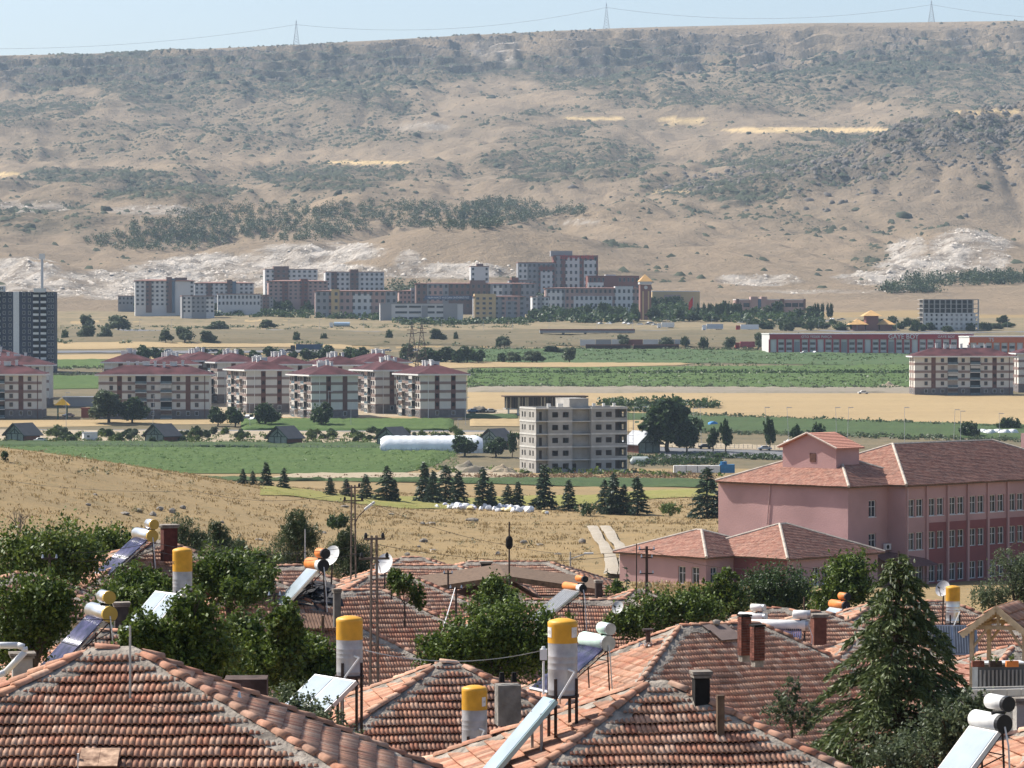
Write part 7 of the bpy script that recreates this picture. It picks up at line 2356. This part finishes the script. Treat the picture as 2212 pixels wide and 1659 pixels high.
hd = line_pts((90, 946), (1110, 950), 190, 1.3, .8, 9)
stuff_leaves("plot_greenery", "low greenery in the plots behind the cabins", "greenery", hd, 30, .45, LEAF, 12)
hd = line_pts((100, 732), (2200, 740), 420, 2.6, 1.2, 12, 1300) + line_pts((60, 712), (1150, 708), 120, 2.4, 1.1, 4, 1700)
stuff_leaves("bank_weeds", "grey-green weeds over the bank below the highway", "weeds", hd, 30, .4, LEAF_GREY, 13)
pts = []
for i in range(3600):
    u = random.uniform(1012, 2000); v = random.choice([random.uniform(758, 783), random.uniform(800, 837), random.uniform(758, 837)])
    if 783 < v < 800 and u < 1480: continue
    p = hit(u, v, 1100)
    pts.append((p.x, p.y, p.z + .3, random.uniform(.9, 2.4), .6))
stuff_leaves("far_crop_plants", "clumpy growth across the far green fields", "crops", pts, 8, .5, leafmat("far_crop_leaf", (.045, .075, .026), (.12, .16, .055), .1, .3), 31)
hd = line_pts((1010, 838), (2000, 841), 120, 1.8, .8, 1.0, 1100) + line_pts((1010, 757), (1960, 759), 120, 2.0, 1.0, 1.5, 1100) + line_pts((1440, 897), (2212, 928), 140, 1.6, .8, 2.0, 900) + line_pts((1480, 934), (2212, 953), 120, 1.6, .7, 3.0, 900) + line_pts((60, 798), (440, 792), 60, 1.6, .8, 2, 1100) + line_pts((60, 812), (250, 811), 40, 1.6, .8, 2, 1100) + line_pts((640, 784), (1000, 783), 60, 1.8, .9, 1.5, 1100)
stuff_leaves("field_margin", "rough green margins between the valley fields", "margin", hd, 24, .5, LEAF_GREY, 32)
# grove on the hillside
def grove(specs, n, seed):
    rng = np.random.default_rng(seed); out = []
    for (u, v, ru, rv, w) in specs:
        for i in range(int(n * w)):
            a, q = rng.random() * 6.28, math.sqrt(rng.random())
            uu, vv = u + math.cos(a) * q * ru, v + math.sin(a) * q * rv
            p = hill_hit(uu, vv)
            s_ = rng.uniform(2.0, 4.6)
            out.append((p.x + rng.uniform(-4, 4), p.y + rng.uniform(-10, 10), p.z, s_, s_ * rng.uniform(.8, 1.4)))
    return out
FARLEAF = leafmat("far_grove_leaf", (.022, .042, .015), (.060, .090, .032), .03, .2)
stuff_leaves("grove", "dark orchard grove spread over the foot of the hillside", "grove", grove([(560, 470, 200, 22, 1), (900, 468, 260, 26, 1.5), (1080, 465, 120, 22, .6), (430, 500, 160, 26, .9), (330, 525, 150, 20, .8), (620, 505, 120, 20, .5), (980, 490, 100, 10, .3), (1230, 462, 40, 10, .15), (740, 500, 60, 12, .2), (1090, 445, 80, 10, .3)], 230, 3), 80, .30, FARLEAF, 8)
stuff_leaves("hill_plantation", "dark young plantation along the slope by the second quarry", "plantation", grove([(2080, 610, 130, 8, 1), (1960, 630, 60, 6, .5), (2160, 605, 80, 10, .5), (870, 635, 60, 16, .5), (1250, 655, 120, 14, .6), (600, 655, 60, 8, .3)], 150, 4), 60, .34, FARLEAF, 9)

# dry grass tufts on the near slope
rng = np.random.default_rng(21)
N = 24000
u = rng.uniform(-120, 1700, N); yy_ = rng.uniform(235, 690, N) ** 1.0
X = (u - 1106) / F * yy_; Zt = terr(X, yy_)
keep = (fbm(X / 7, yy_ / 7, 3) > rng.uniform(.25, .62, N)) & ~((u > 1262) & (u < 1372) & (yy_ < 480))
X, Y, Zt = X[keep], yy_[keep], Zt[keep]
n = len(X)
C = np.stack([X, Y, Zt + .12], -1).repeat(5, 0) + rng.normal(size=(n * 5, 3)) * np.array([.28, .28, .05])
V, Q = leaf_quads(C, np.repeat(rng.uniform(.22, .5, n), 5), rng, -2.2, .3)
me = npmesh("dry_grass", V, Q, leafmat("dry_grass_blades", (.22, .15, .065), (.33, .235, .105), .15, .3)); attr_float(me, "rnd", rng.random(len(Q)))
tag(link("dry_grass", me), "dry golden grass tufts over the near slope", "grass", kind="stuff")
N = 200
u = rng.uniform(-100, 1650, N); y = rng.uniform(240, 680, N); X = (u - 1106) / F * y
stuff_leaves("thistles", "grey-green thistle clumps scattered over the dry slope", "thistles", [(a, b, float(terr(a, b)), c, c * .6) for a, b, c in zip(X, y, rng.uniform(.3, 1.0, N))], 26, .35, leafmat("thistle", (.13, .12, .06), (.24, .21, .11), .4, .3), 22)

# ------------------------------------------------------------------ boulders, rubbish, heaps
rocks = [rock_mesh("boulder", k, STONE) for k in range(4)]
BL = [("large split boulder on the dry slope", 1020, 1122, 16, 7), ("pale boulder beside a small dark one", 930, 1130, 12, 6), ("dark boulder leaning by the pale one", 913, 1131, 8, 6), ("low flat boulder pair in thin grass", 915, 1168, 15, 6),
      ("dark block boulder above the tiled roofs", 1132, 1170, 10, 7), ("flat grey boulder past the dark block", 1165, 1176, 9, 5), ("pointed boulder just above the roof ridge", 1076, 1196, 9, 7), ("pale angular boulder beside the dirt track", 1258, 1170, 13, 8),
      ("small pale stone above the long roof", 905, 1180, 7, 4), ("low stone half sunk in grass", 935, 1187, 9, 3), ("flat slab stone by the street lamp", 1205, 1196, 14, 3), ("boulder at the head of the roofs", 880, 1198, 10, 6),
      ("dark rock among the rubble on the slope crest", 300, 1102, 14, 8), ("sharp dark rock of the rubble outcrop", 345, 1098, 10, 9), ("pale rock of the rubble outcrop", 330, 1110, 14, 8), ("broken rock of the rubble outcrop", 372, 1104, 12, 8), ("wide low rock of the rubble outcrop", 270, 1108, 16, 6), ("upright rock of the rubble outcrop", 395, 1095, 8, 8),
      ("white stone on the grassy crest", 206, 1068, 7, 4), ("dark stones on the grassy crest", 190, 1090, 10, 4), ("small dark rock by the round shrub", 1340, 1210, 7, 5), ("half-buried rock near the slope foot", 560, 1165, 10, 5), ("small rock under the lone shrub", 700, 1150, 7, 4), ("cracked grey rock in dry grass", 480, 1128, 7, 4), ("grey rock under the lattice pole", 845, 1110, 8, 4), ("dark flat rock before the cedars", 745, 1093, 10, 4)]
for i, (lab, uu, vv, rw, rh) in enumerate(BL):
    b = hit(uu, vv + rh * .5); k = b.y / F
    o = link("boulder", rocks[i % 4]); o.location = b + Vector((0, 0, rh * k * .3)); o.scale = (rw * k, rw * k * .8, rh * k * 1.0); o.rotation_euler = (0, 0, i * 1.7)
    tag(o, lab, "boulder", "boulders on the dry slope")
BAG = [M("bag_white", (.70, .70, .70), .5, .1, 3, .4, 6), M("bag_lilac", (.55, .54, .62), .5, .1, 3), M("bag_yellowish", (.6, .5, .25), .5, .2, 3)]
bags = [rock_mesh("rubbish_bag", 10 + k, BAG[k]) for k in range(3)]
for i in range(70):
    s_ = random.random()
    uu = random.choice([random.gauss(1090, 28), random.gauss(990, 22), random.uniform(960, 1190), random.gauss(1110, 18)]); vv = 1092 + (uu - 960) * .055 + random.uniform(0, 7)
    b = hit(uu, vv); r_ = random.uniform(.3, .75)
    o = link("rubbish_bag", bags[0 if random.random() < .7 else random.choice([1, 2])]); o.location = b + Vector((0, 0, r_ * .5)); o.scale = (r_ * 1.2, r_, r_ * .8); o.rotation_euler = (0, 0, random.random() * 6)
    tag(o, "full rubbish bag dumped along the foot of the cedar row", "rubbish bag", "dumped rubbish bags")
def heap(label, u, v, ru, h, mat, ymin=880):
    b = hit(u, v, ymin); k = b.y / F; r_ = ru * k
    n = 26; g = np.linspace(-1, 1, n); X, Y = np.meshgrid(g, g)
    d = np.hypot(X, Y)
    Z = np.clip(1.05 - d - .5 * (fbm(X * 2 + u, Y * 2 + 4, 3) - .3), 0, 1) ** .75 * h * (.25 + 1.3 * fbm(X * 4 + u, Y * 4, 4)) - .3
    me = gridmesh("earth_heap", np.stack([X * r_, Y * r_ * .6, Z], -1), n, n, mat)
    o = link("earth_heap", me); o.location = b
    tag(o, label, "earth heap")
heap("long grey heap of excavated earth beside the concrete shell", 1010, 1024, 76, 3.8, GREYSOIL)
heap("tan heap of excavated earth at the concrete shell corner", 1085, 1026, 46, 3.2, BARE)
heap("dark rubble heap at the estate end", 1035, 892, 40, 3.0, GREYSOIL)
heap("small tan heap at the edge of the green crops", 1920, 838, 40, 2.5, BARE)

# ------------------------------------------------------------------ vehicles
def car_mesh_parts(paint):
    t = thing("parked_car", "car", "car", (0, 0, 0), 0)
    mb = MB()
    prof = [(-2.1, .35), (-2.1, .85), (-1.3, .95), (-.75, 1.42), (.75, 1.45), (1.35, 1.0), (2.05, .9), (2.12, .35)]
    vs = [(x, y, z) for y in (-.82, .82) for x, z in prof]; n_ = len(prof)
    mb.add(vs, [tuple(range(n_ - 1, -1, -1)), tuple(range(n_, 2 * n_))] + [(i, (i + 1) % n_, n_ + (i + 1) % n_, n_ + i) for i in range(n_)])
    mb.obj("body", paint, t)
    MB().box((0, 0, 1.17), (1.75, 1.68, .36)).obj("windows", GLASS, t)
    for x in (-1.3, 1.3):
        for y in (-.78, .78): MB().cyl((x, y - .1, .32), (x, y + .1, .32), .32, n=10).obj("wheel", BLACK_P, t)
    return t
PAINT = [WHITE_P, M("silver_car", (.4, .41, .43), .35, .05, 1, metal=.4), M("dark_car", (.03, .035, .045), .3, .1, 1), M("red_car", (.35, .02, .02), .35, .1, 1), M("blue_car", (.05, .12, .25), .35, .1, 1)]
cproto = [car_mesh_parts(p) for p in PAINT]
CN = ["white", "silver", "dark", "red", "blue"]
cu_ = set()
def car(label, u, v, c, rz, ymin=900, group=None):
    b = hit(u, v, ymin) + Vector((0, 0, .3))
    if c not in cu_: cu_.add(c); o = cproto[c]; o.location = b; o.rotation_euler = (0, 0, rz); o["label"] = label
    else: o = copy_tree(cproto[c], b, rz, None, label)
    if group: o["group"] = group
for lab, u, v, c, rz in [("white car parked by the timber cabin side", 87, 957, 0, .3), ("silver car parked at the end of the estate lane", 537, 906, 1, 1.2), ("red car beside the end-on estate block", 597, 909, 3, .2), ("white car among the estate trees", 548, 912, 0, .9), ("dark car on the pale road by the slender trees", 1523, 971, 2, .1), ("white car on the pale road near the clipped tree", 1740, 988, 0, .2),
                         ("white pickup on the verge behind the stakes", 1708, 961, 0, .1), ("silver car on the pale road", 1652, 975, 1, .1), ("blue car parked by the earth yard", 1022, 893, 4, .1), ("silver car parked by the earth yard", 1060, 893, 1, .2), ("dark car parked by the earth yard", 1045, 893, 2, .2), ("silver car near the playground fence", 148, 903, 1, .4), ("white car alone in the wheat stubble", 1865, 853, 0, .1), ("white car on the field road past the clipped tree", 1812, 956, 0, .1)]:
    car(lab, u, v, c, rz)
for i in range(34):
    c = random.choice([0, 0, 0, 1, 1, 2]); u = random.choice([random.uniform(1600, 1690), random.uniform(1720, 1830), random.uniform(1290, 1420)]); v = random.uniform(692, 702) if u > 1500 else random.uniform(700, 706)
    car(CN[c] + " car in the open lot behind the highway", u, v, c, random.uniform(0, 3.1), 1700, "cars in the far lot")
for i in range(12):
    c = random.choice([0, 1, 2]); u = random.uniform(300, 900); car(CN[c] + " car on the road behind the estate", u, 761, c, 0, 1300, "cars on the estate road")
for i in range(14):
    c = random.choice([0, 1, 2, 4]); u = random.uniform(1720, 2080); car(CN[c] + " car parked before the red-trimmed units", u, 766, c, random.uniform(0, 1), 1300, "cars before the units")
def truck(label, u, v, L_, cab, box, ymin=1300, tank=False):
    b = hit(u, v, ymin) + Vector((0, 0, .4))
    t = thing("lorry", label, "lorry", b, R(2))
    if tank: MB().cyl((2.6, 0, 2.3), (L_, 0, 2.3), 1.3, n=12).obj("tank", box, t)
    else: MB().box((L_ / 2 + 1.3, 0, 2.5), (L_ - 2.6, 2.5, 2.8)).obj("trailer", box, t)
    MB().box((1.1, 0, 1.9), (2.2, 2.4, 2.9)).obj("cab", cab, t)
    MB().box((.02, 0, 2.5), (.1, 2.2, 1.0)).obj("windscreen", GLASS, t)
    for x in (1.0, L_ * .7, L_ * .8, L_ * .9):
        for y in (-1.05, 1.05): MB().cyl((x, y - .15, .5), (x, y + .15, .5), .5, n=10).obj("wheel", BLACK_P, t)
REDL = M("lorry_red", (.35, .03, .03), .6, .1, 1)
truck("white curtain lorry driving on the far highway", 1517, 716, 12, WHITE_P, M("lorry_grey", (.45, .47, .48), .6, .05, 1))
truck("pale lorry with red cab on the far highway", 1590, 717, 13, REDL, WHITE_P)
truck("red lorry parked beside the round field tree", 1588, 756, 10, REDL, M("lorry_pink", (.42, .08, .10), .6, .1, 1))
truck("pale blue tanker on the far highway", 712, 710, 12, WHITE_P, M("tanker_blue", (.40, .52, .62), .5, .08, 1), tank=True)
truck("white lorry by the arched hall road", 1420, 712, 10, WHITE_P, WHITE_P)
truck("dark blue trailer on the road behind the estate", 628, 762, 16, BLACK_P, M("trailer_navy", (.04, .08, .14), .6, .1, 1))
truck("white box van before the red-trimmed units", 1808, 764, 8, WHITE_P, WHITE_P)
# green field trailers and stacked red crates
GRN = M("bin_green", (.03, .10, .08), .7, .1, 1)
for u in (828, 864, 935):
    b = hit(u, 784, 1300); o = thing("field_trailer", "green tipping trailer at the edge of the far crops", "trailer", b, 0, "field trailers")
    MB().box((0, 0, 1.5), (8, 2.6, 1.8)).obj("tub", GRN, o); MB().cyl((-2, -1.2, .5), (-2, -1, .5), .5, n=8).obj("wheel", BLACK_P, o); MB().cyl((2, -1.2, .5), (2, -1, .5), .5, n=8).obj("wheel", BLACK_P, o)
for lab, u0, u1, v in (("dark hedge-topped wall before the poster hoarding", 1265, 1362, 757), ("dark hedge-topped wall past the gap in the hoarding", 1368, 1466, 757)):
    a, b = hit(u0, v, 1300), hit(u1, v, 1300); L_ = (b - a).length
    o = thing("boundary_wall", lab, "wall", a, math.atan2(b.y - a.y, b.x - a.x)); MB().box((L_ / 2, 0, 1.2), (L_, .8, 3.0)).obj("wall", M("dark_red_wall", (.06, .03, .03), .9, .3, .5), o); MB().box((L_ / 2, 0, 2.8), (L_, 1.2, .6)).obj("coping", UR, o)
a = hit(1253, 749, 1300)
o = thing("poster_hoarding", "long pale poster hoarding beside the far road", "hoarding", a, 0)
for k in range(7): MB().box((4 + k * 8.2, 0, 2.2), (8, .3, 3.2)).obj("panel", [UW, UG, UW, UR][k % 4], o)
b = hit(1170, 733, 1300)
o = thing("road_bridge", "low grey road bridge crossing the bank", "bridge", b, R(1)); MB().box((25, 3, 4.2), (52, 9, 1.3)).obj("deck", UG, o)
for k in range(5): MB().box((k * 12, 3, 2), (1.2, 6, 5)).obj("pier", CONC, o)
MB().box((25, -1.4, 5.2), (52, .2, .9)).obj("parapet", UR, o)

# ------------------------------------------------------------------ lamp posts and fence stakes
LS = M("lamp_post_grey", (.45, .45, .46), .5, .1, 1)
def lamp(label, u, vt, vb, lean=0.0, ymin=900, group="street lamps of the valley"):
    b = hit(u, vb, ymin); h = (vb - vt) * b.y / F
    t = thing("street_lamp", label, "street lamp", b, 0, group)
    MB().cyl((0, 0, 0), (lean * h, 0, h), .08, .05, 6).obj("shaft", LS, t)
    MB().box((lean * h + .7, 0, h), (1.6, .35, .18)).obj("lamp_head", LS, t)
for u, vt, vb in [(143, 848, 925), (330, 855, 928), (540, 872, 925), (711, 845, 922), (758, 870, 925), (1006, 858, 918), (1368, 880, 944), (1390, 878, 940), (1500, 882, 960), (1515, 880, 958), (1656, 880, 975), (1705, 880, 972), (1808, 880, 965), (1830, 880, 962), (1954, 880, 960), (2060, 885, 955), (2075, 888, 955), (2160, 893, 950), (990, 905, 930)]:
    lamp("slim grey street lamp along the valley lanes", u, vt, vb, random.uniform(-.06, .06))
for i in range(26):
    u = 130 + i * 82 + random.uniform(-20, 20); lamp("slim far lamp along the highway", u, 690, 716, 0, 1300, "lamps of the far highway")
stk = MB().box((0, 0, .8), (.14, .14, 1.7)).mesh("stake", PLASTER_G)
def fence(label, a, b, n, ymin=900, me=stk):
    p0 = hit(*a, ymin)
    t = thing("stake_fence", label, "fence", p0)
    prev = None; w = MB()
    for i in range(n):
        q = hit(a[0] + (b[0] - a[0]) * i / (n - 1), a[1] + (b[1] - a[1]) * i / (n - 1), ymin) - p0
        link("stake", me, t, Matrix.Translation(q))
        if prev is not None:
            for z in (.6, 1.2): w.cyl(prev + Vector((0, 0, z)), q + Vector((0, 0, z)), .02, n=3, caps=False)
        prev = q
    w.obj("wire", GALV, t)
fence("pale stake fence along the front of the cabin plots", (150, 967), (820, 974), 46)
fence("stakes of the vine rows beside the concrete shell", (1380, 998), (1530, 998), 18)
fence("stakes along the verge of the pale road", (1470, 968), (1790, 976), 34)
fence("stakes before the greenhouse lane", (1020, 960), (1120, 963), 12)
# playground
pl = hit(135, 906, 900)
pg_ = thing("playground", "small playground with a yellow canopy and slide beside the estate", "playground", pl)
for x, y in ((-1.6, -1), (1.6, -1), (-1.6, 1), (1.6, 1)): MB().cyl((x, y, 0), (x, y, 5), .14, n=6).obj("post", GRN, pg_)
MB().add([(-2.6, -2, 5), (2.6, -2, 5), (2.6, 2, 5), (-2.6, 2, 5), (0, 0, 7.4)], [(0, 1, 4), (1, 2, 4), (2, 3, 4), (3, 0, 4)]).obj("canopy", M("canopy_yellow", (.75, .42, .03), .6, .1, 1), pg_)
MB().box((0, 0, 2.2), (3.2, 2, .2)).box((-3.2, -1, 1.1), (2.6, .7, .2), M=Matrix.Rotation(-.5, 4, 'Y')).obj("slide", M("slide_yellow", (.7, .45, .08), .5, .1, 1), pg_)
b = hit(192, 905, 900)
o = thing("skip_container", "rust-red skip beside the playground", "skip", b); MB().box((0, 0, 2.0), (5, 3, 3.2)).box((0, 0, 3.8), (5.3, 3.3, .3)).obj("tub", M("skip_red", (.20, .06, .04), .8, .2, .5), o)
b = hit(195, 878, 900)
o = thing("site_shed", "long grey site shed behind the playground", "shed", b, R(3)); MB().box((2, 2, 1.6), (24, 5, 3.6)).obj("wall", UG, o); MB().box((2, 2, 3.5), (25, 6, .3)).obj("roof", GALV, o)
# table roof by field: blue tank
b = hit(1540, 922, 900)
o = thing("blue_tarp", "bright blue tarpaulin-covered load by the green strip", "tarp", b); me = rock_mesh("cover", 33, M("tarp_blue", (.05, .25, .55), .6, .1, 1)); link("cover", me, o, Matrix.Translation((0, 0, .7)) @ Matrix.Diagonal((2.0, 1.5, 1.2, 1)))
for i in range(7):
    b = hit(2090 + i * 16, 940 + (i % 2), 900); q = link("white_sack", bags[0]); q.location = b + Vector((0, 0, .8)); q.scale = (2.0, 1.4, 1.1); tag(q, "white sack in the heap at the dusty field edge", "sack", "white sacks by the field")
# bare tree at the slope
bt_ = P(35, 1150, 140)
o = thing("bare_tree", "leafless grey tree standing above the walnut leaves", "tree", (bt_.x, bt_.y, bt_.z - 3.0))
mb = MB(); rng = np.random.default_rng(4)
def br(p, d, L_, r_, dep):
    e = limb_mesh(mb, p, Vector(p) + d * L_, r_, r_ * .6, rng, 2, .1)
    if dep:
        for _ in range(3):
            nd = (d + Vector(rng.normal(size=3)) * .45).normalized(); nd.z = abs(nd.z) * .8 + .2
            br(e, nd.normalized(), L_ * .68, r_ * .6, dep - 1)
br((0, 0, 1.4), Vector((0, 0, 1)), .95, .05, 4)
mb.obj("branches", M("grey_bark", (.10, .085, .075), .9, .2, 4), o)
# young conifers by the pink wing
for lab, uu, vt, vb in (("thin young fir at the corner of the pink wing", 1355, 1222, 1290), ("second thin young fir near the dirt track end", 1443 - 90, 1226, 1290)):
    pass
conifer("young_fir", "thin young fir at the corner of the pink wing", 1354, 1224, 1285, 215, 22, 26, 12, .35, NEEDLE_BL, 71, "thin young firs")
conifer("young_fir", "thin young fir near the end of the dirt track", 1312, 1228, 1285, 210, 20, 26, 12, .35, NEEDLE_BL, 72, "thin young firs")
# ------------------------------------------------------------------ haze
hz = MB().box((0, 4650, 370), (12400, 10400, 740), 0)
hm = bpy.data.materials.new("haze_air"); hm.use_nodes = True
hn = hm.node_tree
hn.nodes.remove(hn.nodes["Principled BSDF"])
pv = hn.nodes.new("ShaderNodeVolumePrincipled")
pv.inputs["Color"].default_value = (0.66, 0.83, 1.0, 1)
pv.inputs["Density"].default_value = 4.8e-5
hn.links.new(pv.outputs[0], hn.nodes["Material Output"].inputs["Volume"])
hm.cycles.homogeneous_volume = True
tag(hz.obj("haze", hm), "pale summer haze filling the valley air", "haze", kind="stuff")
